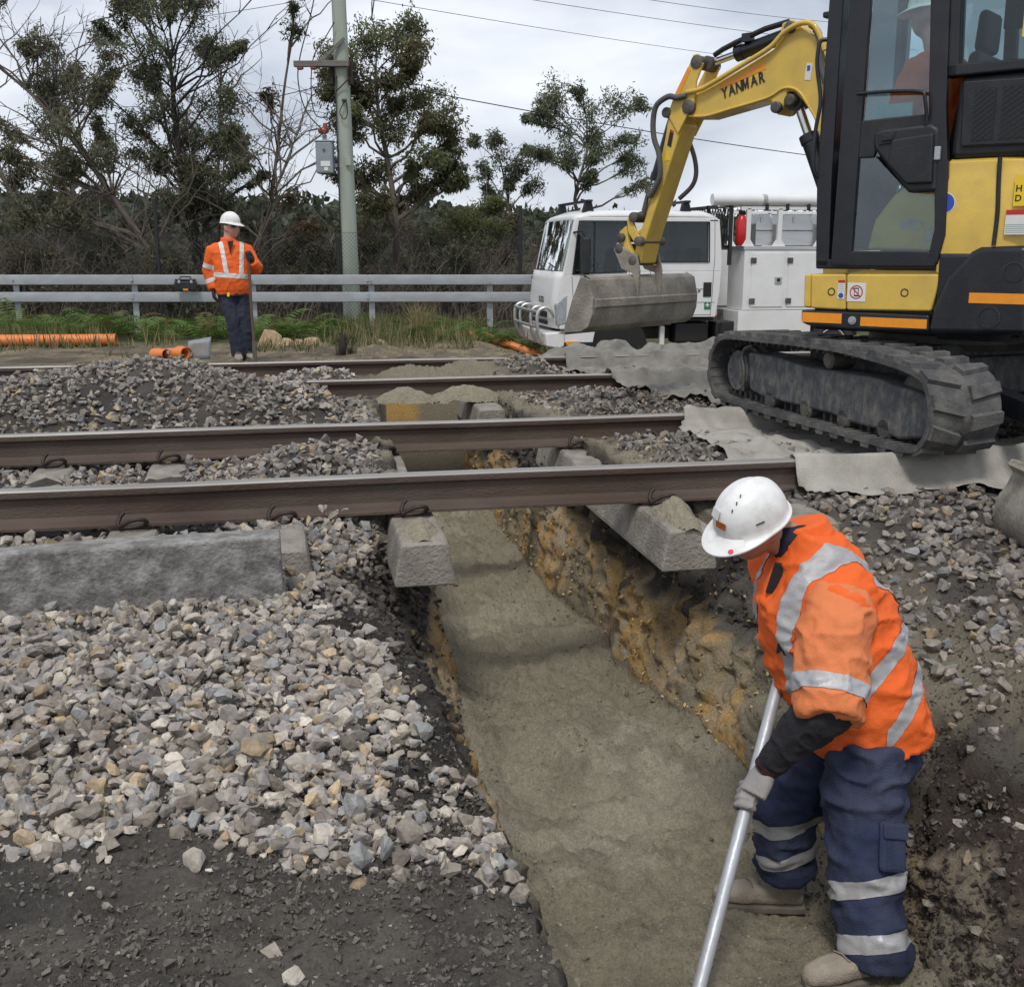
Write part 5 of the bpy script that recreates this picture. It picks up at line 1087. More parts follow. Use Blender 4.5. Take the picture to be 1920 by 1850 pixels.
b = MB(); e0, w0 = J['el_n'], J['wr_n']; limb(b, [e0 + (J['sh_n'] - e0) * .15, e0 + cv(0, -.01, 0), e0.lerp(w0, .35), e0.lerp(w0, .7), w0.lerp(e0, .02)], [.072, .074, .066, .052, .042], 20); fa = mesh_part('undershirt_cuff', remesh(b, .006, 2, .006, 22, 43), M_under, tw)
b = MB(); t_ = (w0 - e0).normalized(); b.cyl(w0 - t_ * .022, w0 + t_ * .002, .043, .041, 20); b.build('glove_cuff', mat('maroon_cuff', (.05, .012, .012), .9), tw, smooth=40)
b = MB(); limb(b, [J['neck'] + cv(.075, -.06, 0), J['neck'] + cv(.05, .015, .0), J['neck'] + cv(.036, .055, 0)], [.115, .088, .076], 22); cm = remesh(b, .008, 2, .004, 14, 44); mesh_part('collar', cm, M_hivis, tw)
b = MB(); limb(b, [J['neck'] + cv(.01, -.08, -.03), J['neck'] + cv(.01, .0, -.015), J['neck'] + cv(.006, .035, 0)], [.05, .066, .064], 18); mesh_part('collar_lining', remesh(b, .008, 2, .003, 14, 45), mat('dark_navy_lining', (.012, .014, .03), .85), tw)
b = MB(); P_ = J['neck'] + cv(-.06, -.10, -.10); b.prism([(-.030, -.045), (.034, -.045), (.022, .05), (-.005, .055)], P_, RX, UP, -FW, -.006, .006); b.build('collar_flap', M_under, tw, bevel=.004)
text_obj('MRG', .045, frame4(Vector((1.452, 2.905, -.213)), cv(.9, -.10, -.42), cv(0, 1, 0)), M_ink, vest, bold=.02, name='chest_lettering')
# helmet
hel, dome = helmet(tw, MHel)
def on_helmet(name, t, f, w, h, m, lift=.003):
    p = dome(t, f); e = 1e-3; du = (dome(t + e, f) - p).normalized(); dv = (dome(t, f - .01) - p).normalized(); n_ = du.cross(dv).normalized(); n_ = n_ if n_.dot(p) > 0 else -n_
    pu = MB(); 
    for i in range(1): pu.box(p + n_ * lift, (w, h, .003), Matrix((du, dv, n_)).transposed())
    return pu.build(name, m, hel)
on_helmet('helmet_sticker', .10, .80, .036, .020, mat('brown_orange_label', (.32, .085, .02), .5, 0, .35, 90)); on_helmet('white_sticker', -.25, .66, .05, .03, M_sticker, .0025)
for k in range(3): on_helmet('vent_slot', .45 + k * .12, .52 - k * .13, .003, .010, M_ink, .0035)
on_helmet('vent_slot', 1.25, .80, .028, .003, M_ink, .002)
MB().lathe(Vector((.140, .062, -.022)), (.25, .1, 1), [(0, .0085), (.004, .0085), (.0042, .001)], 18).build('red_dot_sticker', mat('pink_red_dot', (.75, .06, .09), .5), hel)
# pole in his hands
pa, pb = Vector((1.575, 3.153, -.223)), Vector((.985, 2.462, -1.132)); pax = (pb - pa).normalized()
pe = empty('rake', (0, 0, 0)); tag(pe, 'long pale grey metal pole of a rake held by the worker in the trench', 'rake')
MB().tube([pa, pa.lerp(pb, .35), pb], .0195, 18).build('handle', M_alupole, pe, smooth=60)
b = MB(); sd_ = pax.cross(UP).normalized(); b.bar(pb - sd_ * .2, pb + sd_ * .2, .02, .09, pax); b.build('rake_head', M_alupole, pe, bevel=.004)
hp = pa.lerp(pb, .46); gm = remesh(grip_hand(hp, -pax, J['wr_n'], .0205, 1.12), .0042, 2); g1 = mesh_part('glove', gm, M_glove, tw)
hp2 = pa.lerp(pb, .10); g2 = mesh_part('glove', remesh(grip_hand(hp2, -pax, J['wr_f'], .0205, 1.1), .005, 2), M_glove, tw)
# ------------------------------------------------------------------ worker standing beyond the tracks, local x right, y away, z up
bw = empty('person', (-.62, 13.72, sz(-.62, 13.72) + .0), R(-11.4)); tag(bw, 'standing worker in white helmet and orange long-sleeved shirt holding a wooden bar beyond the tracks', 'person')
V = Vector; lat2 = V((.93, .36, 0))
jb = {k: V(v) for k, v in dict(neck=(-.055, 0, 1.43), shR=(-.225, -.05, 1.30), shL=(.14, .08, 1.31), elR=(-.30, -.02, 1.07), wrR=(-.245, -.06, .86), elL=(.27, .03, 1.08), wrL=(.245, -.09, 1.18), hipR=(-.10, -.02, .80), hipL=(.08, .03, .80), knR=(-.03, -.06, .46), knL=(.10, .0, .46), anR=(.0, -.03, .09), anL=(.085, .06, .09)).items()}
Fb = V((.93, -.34, -.06)).normalized(); Ub = V((0.05, 0, 1)); Ub = (Ub - Fb * Ub.dot(Fb)).normalized(); Lb = Ub.cross(Fb); MB2 = Matrix((Fb, Lb, Ub)).transposed().to_4x4(); MB2.translation = V((-.015, 0, 1.575))
b = MB(); head_mesh(b, MB2, 1.08); limb(b, [V((-.055, .0, 1.38)), V((-.03, 0, 1.56))], [.062, .058])
spine_loft(b, [V((0, 0, .82)), V((-.02, 0, 1.05)), V((-.04, 0, 1.28)), V((-.05, 0, 1.40))], lat2, [.14, .15, .17, .08], [.10, .11, .11, .07])
for s_ in 'RL': limb(b, [jb['sh' + s_], jb['el' + s_], jb['wr' + s_]], [.042, .036, .026]); limb(b, [jb['hip' + s_], jb['kn' + s_], jb['an' + s_]], [.06, .045, .035])
mesh_part('body', remesh(b, .0125, 2), M_skin2, bw)
b = MB(); b.sphere(V((-.035, 0.005, 1.60)), (.097, .085, .085), 20, 14, MB2.to_3x3()); b.build('hair', M_hair, bw, smooth=60)
b = MB(); spine_loft(b, [V((-.005, 0, .90)), V((-.005, 0, .78))], lat2, [.17, .175], [.13, .135])
for s_ in 'RL': h, k, a = jb['hip' + s_], jb['kn' + s_], jb['an' + s_]; limb(b, [h + UP * .02, h.lerp(k, .5), k, k.lerp(a, .5), a, a - UP * .03], [.105, .095, .082, .078, .08, .078], 18)
mesh_part('trousers', remesh(b, .015, 3, .008, 11, 51), M_navy2, bw)
b = MB(); spine_loft(b, [V((-.02, 0, .795)), V((-.02, 0, .86)), V((-.025, -.01, 1.0)), V((-.03, -.005, 1.15)), V((-.04, 0, 1.28)), V((-.045, .01, 1.36)), V((-.055, .01, 1.42))], lat2, [.20, .21, .215, .215, .22, .195, .095], [.135, .155, .17, .155, .135, .11, .08], 26, 2.4)
for s_, m_ in (('R', 1), ('L', 1)): s0, e0, w0 = jb['sh' + s_], jb['el' + s_], jb['wr' + s_]; limb(b, [s0.lerp(jb['neck'], .35) - UP * .03, s0, s0.lerp(e0, .5), e0, e0.lerp(w0, .5), w0], [.09, .086, .080, .074, .064, .055], 18)
sh_me = remesh(b, .0125, 3, .007, 12, 52, (1, 1, 1.4)); shirt = mesh_part('shirt', sh_me, M_hivis, bw)
band('reflective_band', sh_me, slab(V((0, 0, 1.02)), (.08, 0, 1), .055) + [(V((-.215, 0, 0)), (1, 0, .0)), (V((.2, 0, 0)), (-1, 0, 0))], M_tape2, shirt)
for xx in (-.13, .085): band('shoulder_strap', sh_me, slab(V((xx, 0, 1.2)), (1, .36, .12 if xx < 0 else -.1), .05) + [(V((0, 0, 1.04)), (0, 0, 1))], M_tape2, shirt)
for f in (.72,): band('reflective_band', sh_me, slab(jb['shR'].lerp(jb['elR'], f), jb['elR'] - jb['shR'], .055) + [(V((-.20, 0, 0)), (-1, 0, 0))], M_tape2, shirt)
band('reflective_band', sh_me, slab(jb['elR'].lerp(jb['wrR'], .55), jb['wrR'] - jb['elR'], .05) + [(V((-.185, 0, 0)), (-1, 0, .0))], M_tape2, shirt)
b = MB(); limb(b, [V((-.055, .0, 1.375)), V((-.05, 0, 1.455))], [.098, .082], 20); mesh_part('collar', remesh(b, .009, 2, .004, 14, 53), M_hivis, bw)
b = MB(); b.prism([(-.035, .06), (.035, .06), (0, -.09)], V((.005, -.128, 1.36)), V((1, .1, 0)), V((0, .35, 1)), V((0, -1, 0)), 0, .01); b.build('undershirt', M_under, bw)
boot('boot', jb['anR'], jb['anR'] + V((.3, -1, 0)), .0, bw, s=1.0); boot('boot', jb['anL'], jb['anL'] + V((.6, -.8, 0)), .0, bw, s=1.0)
mh = MB2.copy(); mh.translation = V((-.015, 0, 1.632)); hel2, _d = helmet(bw, mh)
mesh_part('glove', remesh(relaxed_hand(jb['wrR'], (.06, -.05, -1), (-.9, -.3, 0), (.1, -1, 0), 1.1), .005, 1), M_gloveb, bw)
mesh_part('glove', remesh(grip_hand(V((.205, -.115, 1.245)), V((0, 0, 1)), jb['wrL'], .018, 1.1), .005, 1), M_gloveb, bw)
b = MB(); b.tube([V((.205, -.115, 1.31)), V((.21, -.115, .6)), V((.222, -.115, .22))], .017, 12); sh = empty('digging_bar', bw.location, R(-11.4)); tag(sh, 'brown wooden-handled digging bar standing upright in the standing worker\'s hand', 'bar'); b.build('handle', M_wood, sh, smooth=60)
MB().box(V((.222, -.115, .11)), (.05, .03, .26)).build('blade', M_steel, sh, bevel=.008)
b = MB(); b.box(V((-.03 + .088, -.04, 1.588)), (.03, .17, .034), Matrix.Rotation(R(-20), 3, 'Z')); b.build('dark_glasses', M_ink, bw, bevel=.012)
MB().box(V((-.045, -.155, .80)), (.03, .012, .05)).build('yellow_clip', mat('fluoro_yellow', (.7, .75, .03), .5), bw, bevel=.005)
# ------------------------------------------------------------------ operator, in the machine's own frame
op = empty('person', EXC, math.pi / 2 + EA); tag(op, 'operator in orange shirt sitting in the excavator cab', 'person')
b = MB(); mo = Matrix.Translation((.13, .35, 2.19)); head_mesh(b, mo); limb(b, [V((.07, .35, 1.95)), V((.12, .35, 2.14))], [.062, .058])
spine_loft(b, [V((-.02, .35, 1.36)), V((.0, .35, 1.6)), V((.05, .35, 1.92))], V((0, 1, 0)), [.15, .16, .10], [.1, .11, .08])
for s_ in (-1, 1): limb(b, [V((.0, .35 + s_ * .09, 1.38)), V((.38, .35 + s_ * .12, 1.38)), V((.36, .35 + s_ * .12, 1.0))], [.075, .06, .045])
mesh_part('body', remesh(b, .014, 2), M_skin2, op)
b = MB(); spine_loft(b, [V((-.03, .35, 1.33)), V((-.01, .35, 1.5)), V((.02, .35, 1.75)), V((.05, .35, 1.90)), V((.075, .35, 1.99))], V((0, 1, 0)), [.19, .20, .215, .19, .08], [.15, .155, .14, .125, .08], 24, 2.4)
for s_ in (-1, 1): limb(b, [V((.06, .35 + s_ * .13, 1.92)), V((.09, .35 + s_ * .21, 1.88)), V((.16, .35 + s_ * .25, 1.68)), V((.28, .35 + s_ * .24, 1.56)), V((.36, .35 + s_ * .2, 1.55))], [.08, .085, .075, .062, .05], 16)
mesh_part('shirt', remesh(b, .012, 4, .007, 11, 61), M_hivis, op)
b = MB(); 
for s_ in (-1, 1): limb(b, [V((-.02, .35 + s_ * .09, 1.38)), V((.36, .35 + s_ * .12, 1.40)), V((.36, .35 + s_ * .12, 1.0))], [.10, .085, .07], 16)
mesh_part('trousers', remesh(b, .014, 3, .006, 11, 62), M_navy2, op)
for s_ in (-1, 1):
    ls = MB(); c_ = V((.40, .35 + s_ * .19, 1.50)); ls.tube([c_ - UP * .22, c_ + UP * .06], .014, 8); ls.build('control_lever', M_blkp, cab, smooth=40)
    mesh_part('glove', remesh(grip_hand(c_ + UP * .02, UP, V((.36, .35 + s_ * .2, 1.56)), .015, 1.0), .006, 1), M_gloveb, op)
mo2 = Matrix.Translation((.125, .35, 2.225)); helmet(op, mo2)
# ================================================================== trees, scrub, hill
M_bark = mat('grey_brown_bark', (.13, .105, .085), .9, 0, .35, 8, .6, 40, dirt=(.05, .042, .036), dirt_amt=.6, dscale=3, stretch=(1, 1, .25))
M_bark2 = mat('dark_burnt_bark', (.045, .036, .031), .95, 0, .35, 8, .6, 40, dirt=(.02, .018, .017), dirt_amt=.7, dscale=3, stretch=(1, 1, .25))
def leaf_mat():
    m = bpy.data.materials.new('leaf'); m.use_nodes = True; t = m.node_tree; b = t.nodes['Principled BSDF']; n = t.nodes.new; l = t.links.new
    a = n('ShaderNodeAttribute'); a.attribute_name = 'leaf_colour'; l(a.outputs['Color'], b.inputs['Base Color']); b.inputs['Roughness'].default_value = .6; b.inputs['Specular IOR Level'].default_value = .3
    tr = n('ShaderNodeBsdfTranslucent'); l(a.outputs['Color'], tr.inputs[0]); mx = n('ShaderNodeMixShader'); mx.inputs[0].default_value = .35; o = t.nodes['Material Output']
    l(b.outputs[0], mx.inputs[1]); l(tr.outputs[0], mx.inputs[2]); l(mx.outputs[0], o.inputs[0]); return m
M_leaf = leaf_mat()
def leaf_cloud(name, pts, rng, ln, wd, cols, parent, droop=.5, spread=1.0):
    """one narrow folded leaf (two triangles) per point"""
    n = len(pts); a = rng.uniform(0, 2 * math.pi, n); el = rng.normal(-droop, .55 * spread, n)
    d = np.stack([np.cos(a) * np.cos(el), np.sin(a) * np.cos(el), np.sin(el)], 1); r = rng.normal(0, 1, (n, 3)); s = np.cross(d, r); s /= np.linalg.norm(s, axis=1)[:, None] + 1e-9
    L_ = (ln * rng.uniform(.6, 1.3, n))[:, None]; W_ = (wd * rng.uniform(.7, 1.3, n))[:, None]
    V_ = np.stack([pts, pts + d * L_ * .45 + s * W_, pts + d * L_, pts + d * L_ * .45 - s * W_], 1).reshape(-1, 3); F_ = np.arange(n * 4).reshape(-1, 4)
    C_ = np.repeat(np.concatenate([cols, np.ones((n, 1))], 1), 4, 0)
    return np_mesh(name, V_, F_, M_leaf, parent, False, {'leaf_colour': ('FLOAT_COLOR', 'POINT', C_)})
def wander(a, b, rng, n=6, amp=.12):
    a, b = np.array(a, float), np.array(b, float); L_ = np.linalg.norm(b - a); t = np.linspace(0, 1, n)[:, None]; p = a + (b - a) * t
    k = rng.normal(0, 1, (n, 3)) * amp * L_ * np.sin(np.pi * t) * .6; k = np.cumsum(k, 0) * .5; k -= k[-1] * t; return p + k
def make_tree(name, root_xyz, trunk, blobs, label, cat='tree', leaves=900, lcol=(.060, .078, .036), lvar=.35, bark=None, tr_r=.10, seed=1, ln=.125, wd=.017, twigs=10, bare=0, depth=1.0, group=None, lean=None, droop=.6, brown=.12):
    rng = np.random.default_rng(seed); gz_ = sz(root_xyz[0], root_xyz[1]); root = empty(name, (root_xyz[0], root_xyz[1], gz_ - .02), R(-11.4)); dz = root_xyz[2] - gz_ + .02
    tag(root, label, cat, group); b = MB(); T_ = [np.array([trunk[0][0], 0, -.1])] + [np.array([x, rng.normal(0, .1), z + dz]) for x, z in trunk]
    pts_t = smooth_pts([Vector(t) for t in T_], 4); m = len(pts_t); b.tube(pts_t, [tr_r * (1.15 - .9 * i / m) for i in range(m)], 9)
    ends = []; tp = np.array([list(p) for p in pts_t])
    sat = [(x + rng.normal(0, .9) * r, z + rng.normal(0, .8) * r, r * rng.uniform(.4, .7)) for (x, z, r) in blobs for _ in range(1 if leaves else 0)]
    for (x, z, r) in list(blobs) + sat:
        c = np.array([x, rng.normal(0, .45 * depth), z + dz])
        d = np.linalg.norm(tp - c, axis=1) + 1.6 * np.maximum(0, tp[:, 2] - c[2] + .5); i = int(np.argmin(d)); i = max(1, min(i, m - 1) - 1)
        w = wander(tp[i], c, rng, 7, .13); rr = tr_r * (1.1 - .9 * i / m) * .55; b.tube([Vector(q) for q in w], [rr * (1 - .8 * k / 6) + .006 for k in range(7)], 6)
        for k in range(twigs):
            v = rng.normal(0, 1, 3); v /= np.linalg.norm(v); e_ = c + v * np.array([r, r * 1.1, r * .85]) * rng.uniform(.55, 1.05); s0 = w[rng.integers(3, 7)]
            tw_ = wander(s0, e_, rng, 5, .16); b.tube([Vector(q) for q in tw_], [.013, .010, .008, .006, .004], 4, False)
            ends += [(tw_[j], r) for j in (2, 3, 4)]
    for k in range(bare):
        i = rng.integers(2, m - 1); s0 = tp[i]; v = np.array([rng.normal(0, .55), rng.normal(0, .5), rng.uniform(.5, 1.1)]); L_ = rng.uniform(.8, 2.3); w = wander(s0, s0 + v * L_, rng, 8, .10)
        b.tube([Vector(q) for q in w], [.022 * (1 - .85 * j / 7) + .003 for j in range(8)], 4)
        for q in range(4):
            j = rng.integers(2, 8); v2 = v * .4 + rng.normal(0, .45, 3); w2 = wander(w[j], w[j] + v2 * rng.uniform(.3, .9), rng, 5, .14); b.tube([Vector(u) for u in w2], [.011, .008, .006, .005, .003], 4, False)
            for q2 in range(3): v3 = v2 * .4 + rng.normal(0, .3, 3); w3 = wander(w2[3], w2[3] + v3 * .5, rng, 4, .14); b.tube([Vector(u) for u in w3], [.006, .005, .004, .003], 3, False)
    b.build('trunk', bark or M_bark, root, smooth=60, fix=False)
    if leaves and len(blobs):
        n = leaves * len(blobs); E_ = np.array([e_[0] for e_ in ends]); Rr = np.array([e_[1] for e_ in ends]); k = rng.integers(0, len(E_), n)
        pts = E_[k] + rng.normal(0, 1, (n, 3)) * (Rr[k] * .20)[:, None] * np.array([1, 1, .8])
        tone = rng.uniform(1 - lvar, 1 + lvar, n) * (1 + .25 * fbm(pts[:, 0] * 2, pts[:, 1] * 2, pts[:, 2] * 2, seed, 2)); base = np.array(lcol)[None] * tone[:, None]
        br = rng.uniform(0, 1, n) < brown * (1 + 1.5 * fbm(pts[:, 0] * 1.2, pts[:, 2] * 1.2, 0, seed + 9, 2)); base[br] = np.array([.115, .075, .040])[None] * tone[br][:, None]
        leaf_cloud('crown', pts, rng, ln, wd, np.clip(base, .008, .5), root, droop)
    return root
TREES = {
    'T1': ((2.36, 24.89, -0.09), [(0.0, 0.72), (0.07, 1.67), (-0.08, 2.75), (-0.26, 3.82), (-0.32, 4.9)], [(-0.5, 5.5, 0.72), (0.27, 5.8, 0.5), (-1.1, 5.02, 0.54), (-0.62, 4.54, 0.66), (0.63, 4.48, 0.66), (-0.02, 3.65, 0.54), (1.11, 3.76, 0.5), (-0.5, 2.87, 0.54), (0.87, 3.11, 0.5), (-1.04, 3.7, 0.45), (1.29, 3.23, 0.3), (0.45, 5.26, 0.45), (-1.1, 2.75, 0.36), (0.69, 2.39, 0.33), (-0.32, 2.15, 0.42)]),
    'T2': ((6.54, 32.84, -0.47), [(0.0, 1.29), (0.0, 2.58), (-0.16, 3.54), (-0.32, 4.19)], [(-0.48, 4.59, 0.39), (-0.08, 4.02, 0.48), (0.48, 3.86, 0.42), (-0.8, 3.7, 0.35), (0.72, 3.3, 0.35), (-0.4, 3.06, 0.48)]),
    'T3': ((8.07, 30.46, -0.38), [(0.0, 1.97), (-0.15, 2.72), (0.08, 3.63), (0.3, 4.39)], [(-0.76, 5.6, 0.57), (-0.53, 4.84, 0.57), (0.23, 5.07, 0.67), (0.98, 5.22, 0.51), (1.44, 4.46, 0.51), (0.68, 4.16, 0.57), (-0.38, 3.93, 0.48), (1.51, 3.63, 0.36), (-1.21, 4.91, 0.3), (0.23, 3.33, 0.36), (-0.98, 4.08, 0.36)]),
    'T4': ((-1.85, 24.18, -0.03), [(0.0, 0.67), (-0.04, 1.46), (-0.13, 2.58), (-0.25, 3.81), (-0.3, 4.94)], [(-0.81, 5.89, 0.45), (-0.3, 5.61, 0.5), (-0.42, 4.82, 0.56), (0.43, 5.67, 0.47), (0.65, 4.94, 0.38), (-0.53, 3.87, 0.54), (0.48, 4.04, 0.54), (-0.08, 3.03, 0.62), (0.93, 3.2, 0.34), (-0.81, 2.92, 0.39), (0.26, 2.24, 0.5), (1.1, 2.58, 0.27), (-0.36, 2.02, 0.45), (-1.31, 5.95, 0.29)]),
    'T5': ((-2.69, 23.32, 0.01), [(0.16, 0.64), (-0.48, 1.72), (-1.13, 2.79), (-1.88, 3.76), (-2.63, 4.4)], [(-1.45, 4.13, 0.45), (-1.77, 4.88, 0.3), (-1.18, 3.38, 0.43), (-0.59, 3.92, 0.32), (-1.99, 2.58, 0.34), (-2.47, 2.84, 0.24), (-1.45, 2.68, 0.41), (-0.75, 2.79, 0.39), (-0.54, 4.72, 0.3), (-2.9, 3.43, 0.24), (-2.09, 3.97, 0.24), (-2.41, 1.82, 0.38), (-1.34, 1.72, 0.43)]),
    'T5b': ((-5.75, 27.04, -0.12), [(1.1, 0.73), (0.24, 1.71), (-0.37, 2.8), (-0.61, 4.39), (-0.67, 5.85)], [(-0.49, 6.34, 0.44), (-0.24, 6.65, 0.37), (-0.67, 5.73, 0.34), (-0.67, 2.8, 0.32), (-0.37, 1.95, 0.41), (0.73, 1.71, 0.44)]),
    'T6': ((-0.49, 23.39, -0.01), [(-0.27, 0.66), (0.05, 1.43), (0.49, 2.41), (0.88, 3.4)], [(1.15, 1.54, 0.24), (0.71, 2.09, 0.22)]),
    'T7': ((4.45, 27.05, -0.20), [(0.0, 0.53), (0.0, 1.19), (-0.07, 1.71)], [(-0.33, 1.84, 0.45), (0.2, 1.91, 0.5), (0.59, 1.58, 0.37), (-0.07, 1.38, 0.53), (-0.59, 1.38, 0.34)])}
GT = 'trees beyond the guardrail'
make_tree('gum_tree', *TREES['T1'], 'tall dense dark gum tree just right of the green pole', leaves=2500, seed=3, tr_r=.09, lcol=(.14, .155, .075), brown=.16, group=GT)
make_tree('gum_tree', *TREES['T2'], 'small thin gum tree between the tall dark tree and the truck', leaves=1300, seed=4, tr_r=.05, lcol=(.115, .135, .075), brown=.05, group=GT)
make_tree('gum_tree', *TREES['T3'], 'open pale-leaved gum tree rising behind the truck cab', leaves=1300, seed=5, tr_r=.065, lcol=(.15, .17, .10), brown=.06, group=GT)
make_tree('gum_tree', *TREES['T4'], 'big dark gum with leafy trunk behind the standing worker', leaves=2000, seed=6, tr_r=.10, lcol=(.125, .14, .075), bare=30, bark=M_bark2, brown=.12, ln=.10, wd=.013, group=GT)
make_tree('gum_tree', *TREES['T5'], 'half bare gum leaning to the left with grey limbs', leaves=1300, seed=7, tr_r=.075, lcol=(.145, .155, .092), ln=.10, wd=.014, bare=30, group=GT)
make_tree('gum_tree', *TREES['T5b'], 'thin gum at the left picture edge with leafy top', leaves=1400, seed=8, tr_r=.07, lcol=(.145, .155, .092), ln=.10, wd=.014, bare=20, group=GT)
make_tree('dead_tree', *TREES['T6'], 'dead bare branching tree just left of the green pole', leaves=300, seed=9, tr_r=.035, bare=22, brown=.5, group=GT)
make_tree('round_shrub', *TREES['T7'], 'round yellow-green shrub left of the truck behind the fence', cat='shrub', leaves=2600, seed=10, tr_r=.05, lcol=(.125, .14, .05), ln=.09, wd=.014, twigs=14, droop=.1, brown=.02)
# second stems of the leaning group
make_tree('gum_tree', (-1.2, 25.2, -.05), [(-.1, .6), (-.5, 1.6), (-1.1, 2.9), (-1.35, 4.2), (-1.9, 5.6)], [(-1.9, 5.7, .3), (-1.3, 4.6, .28), (-.9, 3.4, .3)], 'slender bare-limbed gum behind the big dark gum', leaves=420, seed=12, tr_r=.06, bare=16, group=GT)
make_tree('gum_tree', (-.4, 25.6, -.05), [(.0, .6), (.15, 1.8), (.3, 3.2), (.55, 4.6), (.8, 5.8)], [(.75, 5.6, .3), (.3, 4.2, .26)], 'slender gum reaching up right of the big dark gum', leaves=420, seed=13, tr_r=.055, bare=14, group=GT)
for k_, (x_, y_, h_, w_, lb_) in enumerate(((-7.6, 24.6, 2.0, 1.0, 'tall green-brown bush at the far left behind the guardrail'), (-5.4, 23.4, 1.6, .9, 'low bush left of the leaning gum'), (-3.9, 25.4, 2.2, 1.0, 'dense bush behind the leaning gum'), (-2.4, 22.9, 1.3, .8, 'low olive bush left of the standing worker'), (-.2, 24.4, 2.0, .9, 'russet bush right of the standing worker'), (.9, 23.8, 2.1, .9, 'brownish bush behind the green pole'), (3.3, 24.2, 1.5, .8, 'dull green bush below the tall dark gum'), (5.4, 29.5, 2.4, 1.1, 'green bush behind the round shrub'), (6.6, 26.2, 1.5, .8, 'low bush beside the truck windscreen'), (1.9, 28.5, 2.6, 1.1, 'tall bush between the pole and the dark gum'), (3.9, 30.5, 2.8, 1.2, 'tall grey-green bush left of the thin gum'))):
    make_tree('bush', (x_, y_, sz(x_, y_)), [(0, .25), (.05, h_ * .5), (0, h_ * .8)], [(w_ * math.cos(q * 1.3) * .6, h_ * (.45 + .5 * ((q * .37) % 1)), .33 * w_ + .06 * (q % 3)) for q in range(7)], lb_, cat='bush', leaves=1100, lcol=[(.10, .115, .055), (.12, .115, .062), (.095, .11, .06)][k_ % 3], tr_r=.035, seed=40 + k_, ln=.11, wd=.016, brown=.25, bare=3, droop=.2, group='bushes behind the guardrail')
make_tree('gum_tree', (-4.9, 28.6, -.3), [(.1, 1.0), (.0, 2.4), (-.3, 4.0), (-.2, 5.6)], [(-.6, 4.2, .6), (.2, 4.8, .6), (-.3, 5.8, .6), (.5, 3.6, .55), (-.9, 3.2, .5), (.3, 2.6, .5)], 'soft olive gum standing behind the leaning gum', leaves=1300, seed=31, tr_r=.07, lcol=(.15, .16, .095), bare=14, ln=.13, wd=.017, group=GT)
make_tree('gum_tree', (-1.7, 29.5, -.3), [(.1, 1.0), (.0, 2.4), (.2, 4.0), (.3, 5.6)], [(-.6, 4.4, .6), (.5, 4.9, .6), (.2, 6.0, .6), (.9, 3.6, .55), (-.5, 3.2, .55), (.3, 2.6, .55)], 'olive gum filling the gap behind the big dark gum', leaves=1300, seed=32, tr_r=.07, lcol=(.14, .15, .088), bare=14, ln=.13, wd=.017, group=GT)
make_tree('gum_tree', (-8.3, 29.5, -.3), [(.1, 1.0), (.2, 2.4), (.1, 4.0), (.3, 5.4)], [(-.6, 4.2, .6), (.5, 4.6, .6), (.2, 5.6, .6), (.7, 3.4, .55), (-.5, 3.0, .55)], 'olive gum far left behind the half bare trees', leaves=1300, seed=33, tr_r=.07, lcol=(.145, .155, .09), bare=12, ln=.13, wd=.017, group=GT)
# thicket of scrub
rt = np.random.default_rng(77)
n = 3900; sx_ = rt.uniform(-13, 13, n); sy_ = rt.uniform(21.6, 33, n); g0 = surf(sx_, sy_)
hgt = (1.45 + .55 * fbm(sx_ * .5, sy_ * .5, 0, 91, 3)) * rt.uniform(.5, 1.15, n)
b = MB(); V_, F_, o_ = [], [], 0
for k in range(n):
    p = np.array([sx_[k], sy_[k], g0[k] - .05]); v = np.array([rt.normal(0, .28), rt.normal(0, .28), 1]); q1 = p + v * hgt[k] * .5 + rt.normal(0, .06, 3); q2 = p + v * hgt[k] + rt.normal(0, .12, 3)
    r = rt.uniform(.006, .02)
    for (a, c, ra, rb) in ((p, q1, r, r * .7), (q1, q2, r * .7, .003), (q1, q1 + np.array([rt.normal(0, .35), rt.normal(0, .3), rt.uniform(.1, .6)]), r * .5, .003), (q2 * .5 + q1 * .5, q2 + np.array([rt.normal(0, .3), rt.normal(0, .3), rt.uniform(-.1, .3)]), .005, .002)):
        d = (c - a) / (np.linalg.norm(c - a) + 1e-6); u = np.cross(d, [0.3, .9, .2]); u /= np.linalg.norm(u); w = np.cross(d, u)
        for cc, rr in ((a, ra), (c, rb)): V_ += [cc + rr * (u * math.cos(t) + w * math.sin(t)) for t in (0, 2.094, 4.189)]
        F_ += [(o_ + i, o_ + (i + 1) % 3, o_ + 3 + (i + 1) % 3, o_ + 3 + i) for i in range(3)]; o_ += 6
scrub = np_mesh('scrub', V_, F_, mat('dry_scrub_twigs', (.13, .10, .08), .95, 0, .4, 3)); tag(scrub, 'dense brown twiggy scrub behind the guardrail and fence', 'scrub', kind='stuff')
m_ = 56000; k = rt.integers(0, n, m_); t = rt.uniform(.12, 1.05, m_); pts = np.stack([sx_[k] + rt.normal(0, .22, m_), sy_[k] + rt.normal(0, .22, m_), g0[k] + hgt[k] * t], 1)
clump = fbm(pts[:, 0] * .6, pts[:, 1] * .6, pts[:, 2] * .8, 95, 3); keep = clump > -.25; pts = pts[keep]; clump = clump[keep]
cc = np.where((clump > .15)[:, None], np.array([.085, .098, .050])[None], np.array([.10, .084, .058])[None]) * rt.uniform(.55, 1.4, (len(pts), 1)); leaf_cloud('scrub_leaves', pts, rt, .13, .022, cc, scrub, .2)['kind'] = 'stuff'
